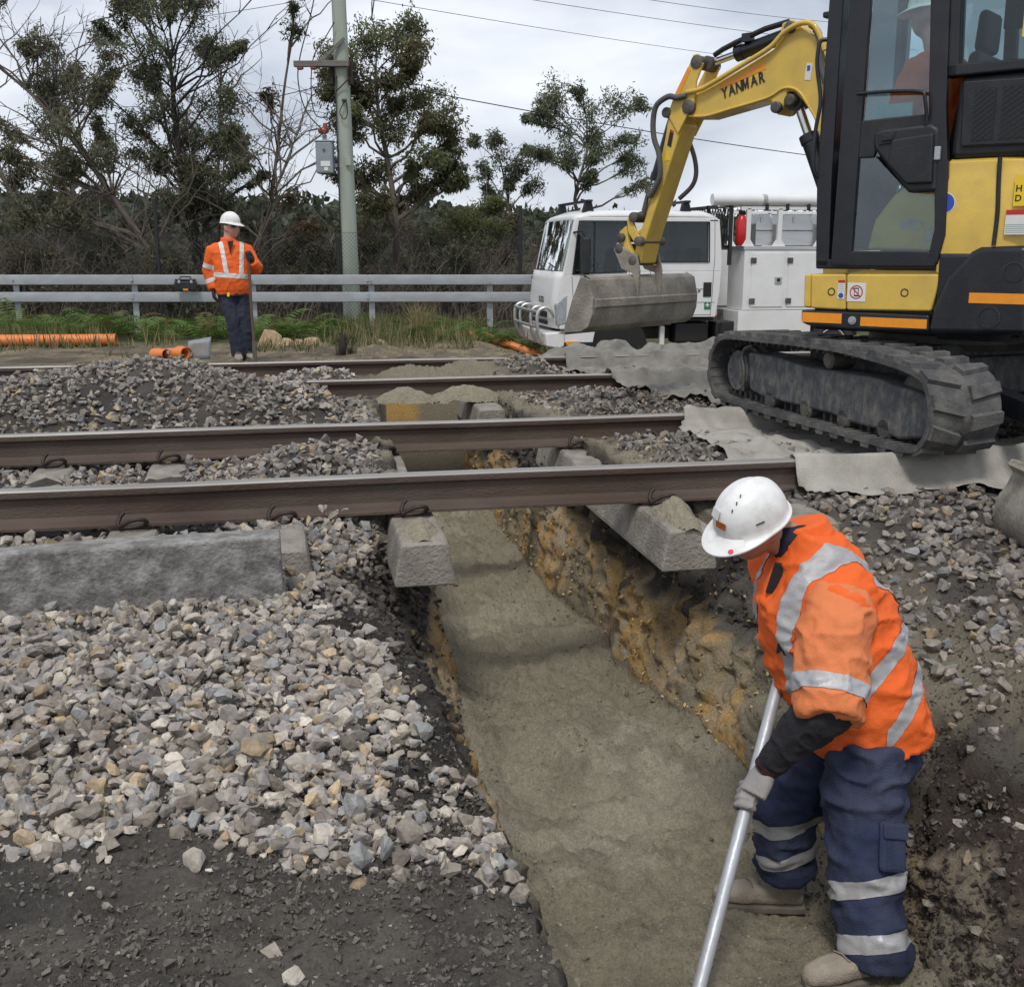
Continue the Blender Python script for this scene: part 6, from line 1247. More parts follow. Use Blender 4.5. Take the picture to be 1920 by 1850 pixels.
# wooded ridge
xs = np.linspace(-170, 240, 420); ys = np.linspace(0, 60, 26); Xh, Yh = np.meshgrid(xs, ys); yb = 150 + .0 * Xh
hz = np.interp(Xh, [-170, -40, 25, 45, 110, 240], [9.5, 8.3, 6.6, 5.6, 5.4, 6.5]); prof_h = sstep(0, 40, Yh)
Zh = -2 + (hz + 2) * prof_h + (1.3 * fbm(Xh * .22, Yh * .22, 0, 97, 4, .6) + .8 * np.abs(fbm(Xh * .7, Yh * .7, 0, 98, 2))) * sstep(0, 12, Yh)
Ch = np.clip(np.array([.052, .060, .040])[None, None] * (1 + .5 * fbm(Xh * .5, Yh * .5, Zh * .5, 99, 3))[..., None], .01, .2)
ii = (np.arange(25)[:, None] * 420 + np.arange(419)[None]).ravel()
hill = np_mesh('hill', np.stack([Xh, Yh + yb, Zh], -1).reshape(-1, 3), np.stack([ii, ii + 1, ii + 421, ii + 420], 1), attr_mat('wooded_ridge', 'earth_colour', scale=1.2, vary=.7, bump=1, bscale=1.5, bdist=.6), smooth=False, attrs={'earth_colour': ('FLOAT_COLOR', 'POINT', np.concatenate([Ch, np.ones(Ch.shape[:2] + (1,))], -1))}); tag(hill, kind='structure')
nh = 26000; hx = rt.uniform(-150, 200, nh); hy = rt.uniform(2, 42, nh); hzz = -2 + (np.interp(hx, [-170, -40, 25, 45, 110, 240], [9.5, 8.3, 6.6, 5.6, 5.4, 6.5]) + 2) * sstep(0, 40, hy) + rt.uniform(-.2, 2.6, nh) * (.6 + .6 * fbm(hx * .3, hy * .3, 0, 100, 2))
fo = leaf_cloud('far_wood', np.stack([hx, hy + 150, hzz], 1), rt, 1.5, .45, np.array([.062, .072, .046])[None] * rt.uniform(.6, 1.6, (nh, 1)), None, 0, 1.5); tag(fo, 'distant dark green wood on the low ridge', 'wood', kind='stuff')
# ================================================================== ferns and grass under the guardrail
def fern_mesh(seed):
    r = np.random.default_rng(seed); V_, F_, C_ = [], [], []
    for f in range(11):
        a = r.uniform(0, 2 * math.pi); L_ = r.uniform(.38, .65); up = r.uniform(.5, 1.0); base = np.array([r.normal(0, .04), r.normal(0, .04), 0]); d = np.array([math.cos(a), math.sin(a), 0]); s = np.array([-d[1], d[0], 0]); g = r.uniform(.7, 1.3)
        col = np.array([.10, .165, .038]) * g if r.random() > .18 else np.array([.16, .13, .045]) * g
        for k in range(16):
            t = k / 15; p = base + d * L_ * t * .9 + np.array([0, 0, up * L_ * (1.5 * t - 1.15 * t * t)]); w = .13 * math.sin(math.pi * min(1, t * .9 + .12)) * (1 - t * .35) + .008
            for sg in (-1, 1):
                e_ = p + s * sg * w + d * .035 + np.array([0, 0, -.25 * w]); q = p + d * .026; o_ = len(V_); V_ += [p, e_, q + s * sg * w * .35]; F_ += [(o_, o_ + 1, o_ + 2)]; C_ += [np.append(col * r.uniform(.85, 1.15), 1)] * 3
    return np.array(V_), np.array(F_), np.array(C_)
fern_me = []
for k in range(5):
    V_, F_, C_ = fern_mesh(200 + k); o = np_mesh('fern', V_, F_, M_leaf, None, False, {'leaf_colour': ('FLOAT_COLOR', 'POINT', C_)}); fern_me.append(o.data); bpy.data.objects.remove(o)
rf_ = np.random.default_rng(19)
def cam_xy(r, f): return (r * .9803 + f * .1977, -r * .1977 + f * .9803)
for i in range(110):
    r = rf_.uniform(-8.9, .3) if i < 74 else rf_.uniform(-3.4, .2); f = rf_.uniform(16.9, 18.7) if i < 74 else rf_.uniform(19.0, 20.5); x, y = cam_xy(r, f); s = rf_.uniform(1.0, 1.6)
    if r > -3.2: s *= .75
    o = bpy.data.objects.new('fern', fern_me[i % 5]); COL.objects.link(o); o.location = (x, y, sz(x, y) - .02); o.rotation_euler = (rf_.normal(0, .12), rf_.normal(0, .12), rf_.uniform(0, 6.28)); o.scale = (s, s, s * rf_.uniform(.8, 1.15)); tag(o, 'green bracken fern growing along the foot of the guardrail', 'fern', 'bracken ferns under the guardrail')
# grass blades: dry straw and green
ng = 16000; gr_ = rf_.uniform(-8.8, 4, ng); gf = 12.9 + 7.2 * rf_.beta(2.2, 1.3, ng); gx = gr_ * .9803 + gf * .1977; gy = -gr_ * .1977 + gf * .9803
kp = (fbm(gx * .9, gy * .9, 0, 111, 3) > -.1 + .5 * (gf < 15.5)) & ~((gx > 3.0) & (gy > 14.6) & (gy < 18.6)); gx, gy = gx[kp], gy[kp]; ng = len(gx); hg = rf_.uniform(.05, .22, ng) * (1 + .8 * (gy > 16.5)); gzv = surf(gx, gy); tip = np.stack([gx + rf_.normal(0, .06, ng), gy + rf_.normal(0, .06, ng), gzv + hg], 1); wv = .006 + .004 * rf_.uniform(0, 1, ng)
V_ = np.stack([np.stack([gx - wv, gy, gzv - .01], 1), np.stack([gx + wv, gy, gzv - .01], 1), tip], 1).reshape(-1, 3); tone = rf_.uniform(.6, 1.3, (ng, 1)); strw = rf_.uniform(0, 1, ng) < .6; cc = np.where(strw[:, None], np.array([.27, .22, .12])[None], np.array([.075, .11, .03])[None]) * tone
gs = np_mesh('grass', V_, np.arange(ng * 3).reshape(-1, 3), M_leaf, None, False, {'leaf_colour': ('FLOAT_COLOR', 'POINT', np.repeat(np.concatenate([cc, np.ones((ng, 1))], 1), 3, 0))}); tag(gs, 'dry straw-coloured and green grass on the verge beyond the tracks', 'grass', kind='stuff')
def tussock(x, y, n, h, colr, label, seed):
    r = np.random.default_rng(seed); V_, C_ = [], []; z = sz(x, y)
    for k in range(n):
        a = r.uniform(0, 6.28); s = r.uniform(.1, .6); p = np.array([x + r.normal(0, .05), y + r.normal(0, .05), z - .01]); t = p + np.array([math.cos(a) * s * h, math.sin(a) * s * h, h * r.uniform(.5, 1)]); m2 = p * .45 + t * .55 + np.array([0, 0, .12 * h]); u = np.array([.005, 0, 0]); V_ += [p - u, p + u, m2, m2 - u * .8, m2 + u * .8, t]; C_ += [np.append(np.array(colr) * r.uniform(.6, 1.3), 1)] * 6
    o = np_mesh('grass_tussock', np.array(V_), np.arange(len(V_)).reshape(-1, 3), M_leaf, None, False, {'leaf_colour': ('FLOAT_COLOR', 'POINT', np.array(C_))}); return tag(o, label, 'grass')
tussock(2.05, 17.6, 170, .62, (.30, .24, .12), 'tall straw-coloured grass tussock by the short orange pipe', 3); tussock(.72, 14.5, 140, .34, (.05, .055, .03), 'dark sedge tussock at the foot of the burnt stump', 4); tussock(3.0, 18.0, 120, .5, (.20, .19, .08), 'grass tussock beside the truck bumper', 6); tussock(1.5, 18.2, 110, .45, (.22, .19, .09), 'dry grass tussock under the guardrail right of the pole', 8)
make_tree('burnt_stump', (.66, 14.45, sz(.66, 14.45)), [(0, .0), (.01, .12), (.0, .30)], [], 'short black burnt stump post in front of the green pole', cat='stump', leaves=0, bark=M_bark2, tr_r=.075, seed=2)
# ================================================================== guardrail, fence, pole
def fx(r, f, z=0): x, y = cam_xy(r, f); return Vector((x, y, z))
def adopt(root):
    for c in root.children: c.matrix_parent_inverse = Matrix.Translation(-Vector(root.location))
GF = 19.0; g0_ = fx(-10.5, GF); g1_ = fx(3.6, GF + .05); gd_ = (g1_ - g0_).normalized(); gn_ = Vector((gd_.y, -gd_.x, 0))
gr = empty('guardrail', (g0_.x, g0_.y, 0)); tag(gr, 'galvanised two-rail steel guardrail running behind the standing worker', 'guardrail')
sec = [(-.05, .085), (-.075, .075), (-.08, .0), (-.075, -.075), (-.05, -.085), (-.045, -.08), (-.07, -.065), (-.072, 0), (-.07, .065), (-.045, .08)]
L_ = (g1_ - g0_).length
for zc, nm in ((.475, 'upper_rail'), (.185, 'lower_rail')):
    k = 0; s = 0
    while s < L_ - .1:
        e_ = min(s + 4.02, L_); b = MB(); b.prism([(-a, z) for a, z in sec], g0_ + Vector((0, 0, zc)) - gn_ * .02, gn_, UP, gd_, s + .003, e_ - .003); b.build(nm, M_galv, gr, smooth=30)
        c = g0_ + gd_ * e_ + Vector((0, 0, zc + .02)); b = MB(); b.box(c + gn_ * .062, (.05, .012, .1), Matrix((gd_, gn_, UP)).transposed()); b.build('splice_plate', M_galv, gr, bevel=.004); s = e_
for k in range(8):
    r = -9.15 + k * 2.02 if False else -8.5 + k * 2.03; p = fx(r, GF); b = MB(); bz = sz(p.x, p.y) - .1; pp = p - gn_ * .06
    b.prism([(-.05, .0), (.05, .0), (.05, -.012), (-.038, -.012), (-.038, -.10), (-.05, -.10)], Vector((pp.x, pp.y, bz)), gd_, gn_, UP, 0, .52 - bz); b.build('post', M_galv, gr)
    MB().cyl(p + gn_ * .055 + UP * .475, p + gn_ * .075 + UP * .475, .018, n=8).build('bolt', M_galv, gr)
adopt(gr)
# black case hung on the rail
kb = empty('tool_case', tuple(fx(-5.52, 18.82, .38))); tag(kb, 'black plastic tool case sitting on the lower rail beside the standing worker', 'case')
o = MB().box((0, 0, 0), (.36, .16, .16)).build('case_body', M_blkp, kb, bevel=.02); MB().box((0, 0, .098), (.34, .15, .03)).build('lid', M_blkp, kb, bevel=.01)
MB().tube([(-.09, 0, .11), (-.085, 0, .15), (.085, 0, .15), (.09, 0, .11)], .012, 8).build('handle', M_blkp, kb, smooth=60)
for s in (-1, 1): MB().box((s * .1, -.083, .07), (.04, .012, .05)).build('latch', M_galv, kb, bevel=.004)
MB().box((0, -.082, -.06), (.08, .006, .03)).build('orange_tag', M_orange, kb)
# chain-link fence
fe = empty('chain_link_fence', tuple(fx(-9, 20.3, -.4))); tag(fe, 'tall dark chain-link fence with steel posts behind the guardrail', 'fence')
M_post = mat('dark_steel_post', (.035, .037, .04), .6, .5, .2, 8)
for r, nm in ((-9.8, 'post'), (-6.42, 'post'), (-3.15, 'post'), (.15, 'post')):
    p = fx(r, 20.3); zt = 1.86 if r < -5 else (1.2 if r < -2 else 1.75); MB().cyl((p.x, p.y, sz(p.x, p.y) - .1), (p.x, p.y, zt), .035, n=10).build(nm, M_post, fe, smooth=40)
b = MB(); step = .075; z0, z1 = -.35, 1.28; W = 13.6; r0 = -9.8
for sg in (-1, 1):
    k = -int((z1 - z0) / step) - 1
    while k * step < W:
        a0 = k * step; pts = []
        A_, B_ = (a0, z0), (a0 + (z1 - z0), z1)
        if sg < 0: A_, B_ = (a0, z1), (a0 + (z1 - z0), z0)
        t0 = max(0, -A_[0] / (B_[0] - A_[0])); t1 = min(1, (W - A_[0]) / (B_[0] - A_[0]))
        if t1 > t0:
            q = lambda t: fx(r0 + A_[0] + (B_[0] - A_[0]) * t, 20.27 + sg * .003, A_[1] + (B_[1] - A_[1]) * t); b.tube([q(t0), q(t1)], .0022, 3, False)
        k += 1
for zz in (-.33, .5, 1.28): b.tube([fx(r0, 20.27, zz), fx(r0 + W, 20.27, zz)], .004, 4, False)
o = b.build('wire_mesh', M_post, fe, fix=False); o['kind'] = 'stuff'
adopt(fe)
# timber pole with transformer
M_pole = mat('green_treated_timber', (.35, .39, .33), .85, 0, .14, 6, .35, 40, dirt=(.17, .19, .14), dirt_amt=.6, dscale=3, stretch=(2.5, 2.5, .25))
M_iron = mat('weathered_crossarm_timber', (.16, .145, .13), .85, .1, .25, 10, .4, 40, stretch=(.3, 2, 2)); M_tf = mat('grey_transformer_paint', (.26, .30, .33), .45, .2, .1, 5, dirt=(.18, .17, .15), dirt_amt=.4)
M_ins = mat('brown_insulator', (.26, .055, .03), .35, 0, .2, 20); M_wire = mat('black_cable', (.02, .02, .021), .7, .2, .2, 20)
pb_ = fx(-3.01, 20.85); pz = sz(pb_.x, pb_.y)
po = empty('utility_pole', (pb_.x, pb_.y, pz)); tag(po, 'pale green timber power pole with crossarm behind the guardrail', 'pole')
def lp(r, z, f=0): return (r, f, z)       # local: r right, z up, f away
po.rotation_euler = (0, R(-.3), R(-11.4))
PR = lambda z: .165 - .0066 * z
b = MB(); b.tube([lp(-.0065 * z, z) for z in (-.3, 0, 1, 2, 3, 4, 5, 6, 7, 8.2)], [PR(z) for z in (-.3, 0, 1, 2, 3, 4, 5, 6, 7, 8.2)], 22); b.build('timber_pole', M_pole, po, smooth=50)
zA = 4.66
b = MB(); b.box(lp(-.36, zA, -.19), (.98, .10, .10)); arm_ = b.build('crossarm', M_iron, po, bevel=.008)
MB().bar(lp(-.38, zA + .03, -.22), lp(.06, zA + .43, -.16), .05, .05).build('brace', M_iron, po)
for r in (-.74, -.50): MB().lathe(lp(r, zA - .05, -.19), (0, 0, -1), [(0, .02), (.01, .06), (.035, .062), (.05, .03)], 16).build('insulator', M_ins, arm_, smooth=30)
for r in (-.20, .145): MB().box(lp(r, zA - .14, -.06), (.06, .14, .42)).build('pole_band', mat('dark_rust', (.03, .02, .016), .9), po, bevel=.02)
MB().box(lp(.05, 3.0, -.175), (.1, .03, .16)).build('pole_tag', M_pole, po, bevel=.006); MB().sphere(lp(.02, 4.05, -.16), (.05, .05, .03), 12, 8).build('cable_clamp', M_steel, po, smooth=50)
b = MB(); b.tube(smooth_pts([lp(-.1, 4.45, -.17), lp(-.13, 4.1, -.15), lp(-.135, 3.4, -.15), lp(-.14, 2.4, -.14), lp(-.145, .8, -.1)], 4), .012, 6); b.tube(smooth_pts([lp(.12, 4.42, -.16), lp(.0, 4.3, -.19), lp(-.12, 4.2, -.16)], 4), .012, 6); b.tube(smooth_pts([lp(.03, 4.02, -.2), lp(-.06, 3.85, -.21), lp(.0, 3.72, -.2), lp(.07, 3.8, -.2), lp(.06, 4.02, -.19)], 4), .009, 6); b.build('cable', M_wire, po, smooth=60)
tf = empty('pole_transformer', tuple(po.matrix_basis @ Vector(lp(-.37, 2.78, -.12))), R(-11.4)); tag(tf, 'grey box transformer with brown bushing hanging on the green pole', 'transformer')
b = MB(); b.box((0, 0, .28), (.31, .26, .56)); b.build('tank', M_tf, tf, bevel=.03); MB().box((0, 0, .565), (.34, .28, .03)).build('lid', M_tf, tf, bevel=.01); MB().lathe((0, 0, .58), (0, 0, 1), [(0, .05), (.03, .05), (.035, .03), (.06, .05), (.065, .03), (.09, .048), (.1, .03), (.14, .035)], 16).build('bushing', M_tf, tf, smooth=30)
b = MB(); b.sphere((-.02, 0, .75), (.10, .06, .065), 14, 10); b.cyl((0, 0, .72), (.02, 0, .88), .06, .035, 14); b.build('bushing_cap', M_ins, tf, smooth=50)
MB().box((.02, -.135, .17), (.17, .008, .09)).build('rating_plate', M_sticker, tf); MB().box((.03, -.134, .08), (.07, .008, .06)).build('label', M_sticker, tf); MB().cyl((.0, -.13, .41), (0, -.15, .41), .025, n=12).build('valve', M_steel, tf)
for z in (.15, .45): MB().box((.2, .03, z), (.14, .06, .06)).build('bracket', M_tf, tf)
# wires
def wire(pts, r, label, k=10):
    o = MB().tube(smooth_pts(pts, k), r, 5, False).build('power_line', M_wire, smooth=60, fix=False); return tag(o, label, 'wire', 'overhead wires')
W_ = lambda r, z, f=-.2: po.matrix_basis @ Vector(lp(r, z, f))
wire([W_(-.30, 6.6), W_(-.45, 5.7), W_(-.74, 4.75), W_(-.78, 4.3), W_(-.66, 3.85), W_(-.40, 3.55)], .011, 'loose cable hanging from above through the outer crossarm insulator')
wire([W_(-.1, 5.35), W_(-.3, 5.05), W_(-.50, 4.75), W_(-.56, 4.2), W_(-.50, 3.8), W_(-.25, 3.72), W_(-.32, 3.50)], .010, 'loose cable through the inner crossarm insulator to the transformer')
def sag(a, c, s, n=9): return [Vector(a).lerp(Vector(c), t / (n - 1)) - UP * s * 4 * (t / (n - 1)) * (1 - t / (n - 1)) for t in range(n)]
pt_ = po.matrix_basis @ Vector(lp(.02, 4.5, .1))
wire(sag(pt_, fx(15.3, 34, 3.1), .25), .010, 'lowest overhead wire passing behind the excavator arm'); wire(sag(W_(-.2, 4.32), fx(-12, 26, 3.6), .2), .008, 'thin service wire running left from the pole')
def span(a, c, lb): a, c = Vector(a), Vector(c); d = c - a; wire(sag(a - d * .25, c + d * .35, .12, 13), .006, lb, 4)
span((1.851, 22.653, 5.718), (14.299, 33.993, 6.871), 'overhead wire crossing the sky down to the yellow boom'); span((5.095, 23.096, 5.944), (17.569, 33.429, 7.292), 'second overhead wire in the upper right of the sky'); span((8.197, 24.658, 6.372), (17.596, 33.564, 7.907), 'topmost overhead wire beside the excavator cab'); span((-6.453, 29.596, 5.906), (-.806, 24.238, 5.734), 'thin overhead wire at the upper left among branches')
# ================================================================== truck. side towards the camera lies at Y = 15.8
tk = empty('truck', (5.9, 16.75, -.83)); tag(tk, 'white crew-cab service truck parked behind the excavator bucket', 'truck')
M_trim = mat('black_trim', (.012, .012, .013), .5); M_rim = mat('white_wheel_rim', (.55, .55, .54), .45, .1, .1, 10, dirt=(.3, .28, .24), dirt_amt=.5); M_lamp = glass_mat('lamp_glass', (.85, .87, .9), .12)
TY0, TY1 = 15.80, 17.68
def TP(b, pts, y0, y1): return b.prism(pts, (0, 0, 0), X3_, Z3_, Y3_, y0, y1)
def tpart(name, pts, y0, y1, m=M_white, bevel=.015, smooth=30): return TP(MB(), pts, y0, y1).build(name, m, tk, smooth=smooth, bevel=bevel)
# body shell of the cab: lower sides, pillars, roof, nose, back
lower = [(3.93, .62), (3.88, .1), (3.90, -.17), (4.28, -.17), (4.34, .0), (6.33, -.02), (6.385, .37), (6.40, .66), (4.95, .66), (4.10, .62)]
for y0, y1 in ((TY0, TY0 + .07), (TY1 - .07, TY1)):
    tpart('cab_side', lower, y0, y1); tpart('cab_side', [(4.34, -.16), (4.34, .01), (4.60, .01), (4.52, -.16)], y0 + .02, y1 - .003, M_white, .004) if False else None
    tpart('front_pillar', [(3.94, .60), (4.11, 1.40), (4.21, 1.40), (4.17, 1.30), (4.09, .62)], y0, y1); tpart('door_pillar', [(4.90, .655), (4.90, 1.42), (5.32, 1.42), (5.35, .655)], y0, y1); tpart('rear_pillar', [(6.19, .655), (6.17, 1.42), (6.34, 1.42), (6.40, .86), (6.40, .655)], y0, y1)
    tpart('window_header', [(4.10, 1.375), (4.14, 1.44), (6.30, 1.44), (6.345, 1.375)], y0, y1); tpart('window_sill', [(5.33, .655), (5.33, .80), (6.20, .80), (6.20, .655)], y0 + .001, y1 - .001)
b = MB(); P_ = []
for y, ins in ((TY0, 0), (TY0 + .05, .055), (TY0 + .16, .085), (TY0 + .5, .10), (TY1 - .5, .10), (TY1 - .16, .085), (TY1 - .05, .055), (TY1, 0)): P_.append([Vector((4.11 - .02 * (ins > 0) , y, 1.40)), Vector((4.16, y, 1.42 + ins * .6)), Vector((4.35, y, 1.45 + ins)), Vector((5.2, y, 1.46 + ins)), Vector((6.1, y, 1.455 + ins)), Vector((6.27, y, 1.44 + ins * .6)), Vector((6.35, y, 1.38))])
b.grid(P_); o = b.build('roof', M_white, tk, smooth=50); so_ = o.modifiers.new('s', 'SOLIDIFY'); so_.thickness = .03
b = MB(); P_ = []      # nose, bowed a little
for i in range(9):
    t = i / 8; y = TY0 + .01 + (TY1 - TY0 - .02) * t; bow = .07 * math.sin(math.pi * t) ** .5; P_.append([Vector((x - bow, y, z)) for x, z in ((3.95, .66), (3.92, .55), (3.88, .25), (3.885, .0), (3.90, -.16))])
b.grid(P_); o = b.build('nose_panel', M_white, tk, smooth=50); so_ = o.modifiers.new('s', 'SOLIDIFY'); so_.thickness = .04; so_.offset = 0
tpart('cab_back', [(6.31, .0), (6.33, 1.40), (6.37, 1.40), (6.385, .0)], TY0 + .07, TY1 - .07); tpart('cab_floor', [(4.0, -.14), (4.0, -.10), (6.33, -.03), (6.33, -.07)], TY0 + .07, TY1 - .07, M_trim)
b = MB(); P_ = []
for i in range(9):
    t = i / 8; y = TY0 + .05 + (TY1 - TY0 - .1) * t; bow = .06 * math.sin(math.pi * t) ** .5; P_.append([Vector((x - bow, y, z)) for x, z in ((3.955, .66), (4.03, 1.0), (4.12, 1.40))])
b.grid(P_); b.build('windscreen', M_dglass, tk, smooth=60); b = MB(); b.tube([Vector((3.955 - .06 * math.sin(math.pi * i / 8) ** .5, TY0 + .05 + (TY1 - TY0 - .1) * i / 8, .66)) for i in range(9)], .016, 8); b.build('windscreen_seal', M_trim, tk, smooth=60)
for y in (TY0 + .03, TY1 - .03):
    TP(MB(), [(4.10, .64), (4.17, 1.37), (4.90, 1.37), (4.90, .66)], y - .003, y + .003).build('front_side_window', M_dglass, tk); TP(MB(), [(5.34, .80), (5.34, 1.37), (6.18, 1.37), (6.20, .80)], y - .003, y + .003).build('rear_side_window', M_dglass, tk)
wf = MB()
for a_, c_ in (((5.33, .80), (6.195, .80)), ((6.195, .80), (6.175, 1.375)), ((6.175, 1.375), (5.33, 1.375)), ((5.33, 1.375), (5.33, .80))): wf.bar((a_[0], TY0 - .001, a_[1]), (c_[0], TY0 - .001, c_[1]), .012, .026, Y3_)
wf.build('window_rubber', M_trim, tk); wf = MB()
for a_, c_ in (((4.09, .635), (4.91, .655)), ((4.91, .655), (4.905, 1.385)), ((4.905, 1.385), (4.18, 1.385)), ((4.18, 1.385), (4.09, .635))): wf.bar((a_[0], TY0 - .001, a_[1]), (c_[0], TY0 - .001, c_[1]), .012, .022, Y3_)
wf.build('window_rubber', M_trim, tk); wf = MB(); wf.bar((4.42, TY0 + .02, .66), (4.42, TY0 + .02, 1.37), .012, .022, X3_); wf.build('quarter_light_bar', M_trim, tk)
for pts in ([(4.08, .60), (4.12, .0), (4.30, -.02)], [(4.95, .66), (4.95, .0)], [(5.28, .0), (5.28, 1.42)], [(6.26, 1.42), (6.28, .9), (6.26, .3), (6.24, .0)], [(4.12, .02), (6.25, .02)], [(5.28, .21), (6.3, .205)]):
    g_ = MB(); g_.tube([Vector((x, TY0 - .0005, z)) for x, z in pts], .0045, 4, False); g_.build('panel_gap', mat('dark_seam', (.10, .10, .10), .8) if 'dark_seam' not in bpy.data.materials else bpy.data.materials['dark_seam'], tk)  # door seams drawn as thin dark grey lines
for x_, in ((6.115,), (4.80,)): tpart('door_handle', [(x_, .285), (x_, .50), (x_ + .13, .50), (x_ + .13, .285)], TY0 - .012, TY0 + .002, M_trim, .02)
b = MB(); text_obj('MRG', .20, frame4((5.62, TY0 - .004, .535), (1, 0, 0), (0, 0, 1)), M_ink, tk, bold=.025, name='door_lettering', sx=1.25); MB().box((5.85, TY0 - .002, .40), (.78, .003, .008)).build('door_line', M_ink, tk); text_obj('GROUP', .055, frame4((5.98, TY0 - .004, .365), (1, 0, 0), (0, 0, 1)), M_ink, tk, bold=.02, name='door_lettering')
fa_ = MB().box((6.19, TY0 - .002, .15), (.10, .003, .11)).build('first_aid_sign', M_grn, tk); MB().box((6.19, TY0 - .0045, .165), (.06, .002, .018)).build('white_cross_bar', M_sticker, fa_); MB().box((6.19, TY0 - .005, .165), (.018, .002, .06)).build('white_cross_bar', M_sticker, fa_)
# nose details
tpart('headlamp', [(3.84, .20), (4.00, .34), (4.02, .30), (4.0, -.10), (3.86, -.12)], TY0 - .008, TY0 + .30, mat('headlamp_lens', (.42, .44, .46), .12, .3, .25, 20), .02)
tpart('headlamp', [(3.84, .20), (4.00, .34), (4.02, .30), (4.0, -.10), (3.86, -.12)], TY1 - .30, TY1 + .008, bpy.data.materials['headlamp_lens'], .02)
MB().box((3.80, (TY0 + TY1) / 2, .03), (.05, 1.05, .09)).build('grille', M_trim, tk, bevel=.01); MB().box((3.80, (TY0 + TY1) / 2, -.09), (.05, 1.05, .06)).build('grille', M_trim, tk, bevel=.01)
text_obj('ISUZU', .12, frame4((3.79, (TY0 + TY1) / 2 - .2, .24), (0, -1, 0), (0, 0, 1)), M_steel, tk, bold=.02, name='nose_lettering'); text_obj('NLS', .06, frame4((3.82, TY1 - .35, .55), (0, -1, 0), (0, 0, 1)), M_steel, tk, bold=.01, name='nose_lettering')
tpart('front_bumper', [(3.68, -.22), (3.70, -.42), (3.90, -.46), (3.98, -.42), (3.98, -.20)], TY0 - .02, TY1 + .02, M_white, .03)
MB().box((3.672, TY1 - .45, -.32), (.012, .36, .11)).build('number_plate', M_sticker, tk); tpart('side_lamp', [(4.0, -.40), (4.0, -.345), (4.20, -.345), (4.20, -.40)], TY0 - .03, TY0, M_orange, .006)
tpart('step_panel', [(3.98, -.44), (3.98, -.18), (4.45, -.18), (4.40, -.44)], TY0 - .005, TY0 + .3, M_white, .015); tpart('black_sill', [(3.95, -.47), (3.95, -.36), (4.42, -.36), (4.40, -.47)], TY0 - .012, TY0 + .2, M_trim, .01)
bb = MB()
for y in (TY0 + .12, TY0 + .55, TY1 - .55, TY1 - .12): bb.tube(smooth_pts([(3.68, y, -.40), (3.60, y, -.2), (3.59, y, .02), (3.64, y, .12), (3.76, y, .13), (3.86, y, .0)], 4), .027, 10)
for z in (-.14, .08): bb.tube([(3.595, TY0 + .12, z), (3.575, (TY0 + TY1) / 2, z), (3.595, TY1 - .12, z)], .025, 10)
bb.build('bull_bar', M_alu, tk, smooth=60)
for y, s in ((TY0 - .14, -1), (TY1 + .14, 1)): MB().box((4.24, y, .89), (.13, .20, .54)).build('mirror', M_blkp, tk, bevel=.04, seg=3); MB().tube([(4.10, y - s * .14, 1.22), (4.18, y, 1.24), (4.24, y, 1.16)], .016, 8).build('mirror_arm', M_trim, tk, smooth=60)
for x_ in (4.35, 5.85):
    b = MB(); b.box((x_, (TY0 + TY1) / 2, 1.67), (.09, TY1 - TY0 - .1, .035)); b.build('roof_bar', M_trim, tk, bevel=.01)
    for y in (TY0 + .16, TY1 - .16): TP(MB(), [(x_ - .09, 1.50), (x_ - .05, 1.66), (x_ + .05, 1.66), (x_ + .09, 1.50)], y - .04, y + .04).build('roof_bar_foot', M_trim, tk, bevel=.01)
b = MB()
for i in range(2): b.tube(smooth_pts([(3.90 - .04, TY0 + .35 + i * .75, .68), (3.96 - .05, TY0 + .55 + i * .75, .74), (3.98 - .05, TY0 + .85 + i * .7, .78)], 3), .010, 6)
b.build('wiper', M_trim, tk, smooth=60); MB().box((4.15, TY0 + .9, .70), (.25, .5, .05), Matrix.Rotation(R(12), 3, 'X')).build('blue_paper', mat('pale_blue_paper', (.30, .52, .62), .7), tk); tpart('dashboard', [(3.98, .55), (4.02, .68), (4.35, .66), (4.38, .3)], TY0 + .08, TY1 - .08, M_trim)
for x_ in (4.75, 5.75):
    for y in (TY0 + .45, TY1 - .45): TP(MB(), [(x_ - .15, .2), (x_ - .15, .34), (x_ + .22, .32), (x_ + .32, 1.0), (x_ + .42, 1.0), (x_ + .34, .2)], y - .24, y + .24).build('seat', M_blkp, tk, bevel=.05, seg=3)
sw = MB(); c_ = Vector((4.48, TY0 + .45, .62)); sw.tube([c_ + Vector((.10 * math.cos(a), .19 * math.sin(a), .16 * math.cos(a))) for a in [2 * math.pi * k / 20 for k in range(21)]], .014, 8); sw.build('steering_wheel', M_trim, tk, smooth=60)
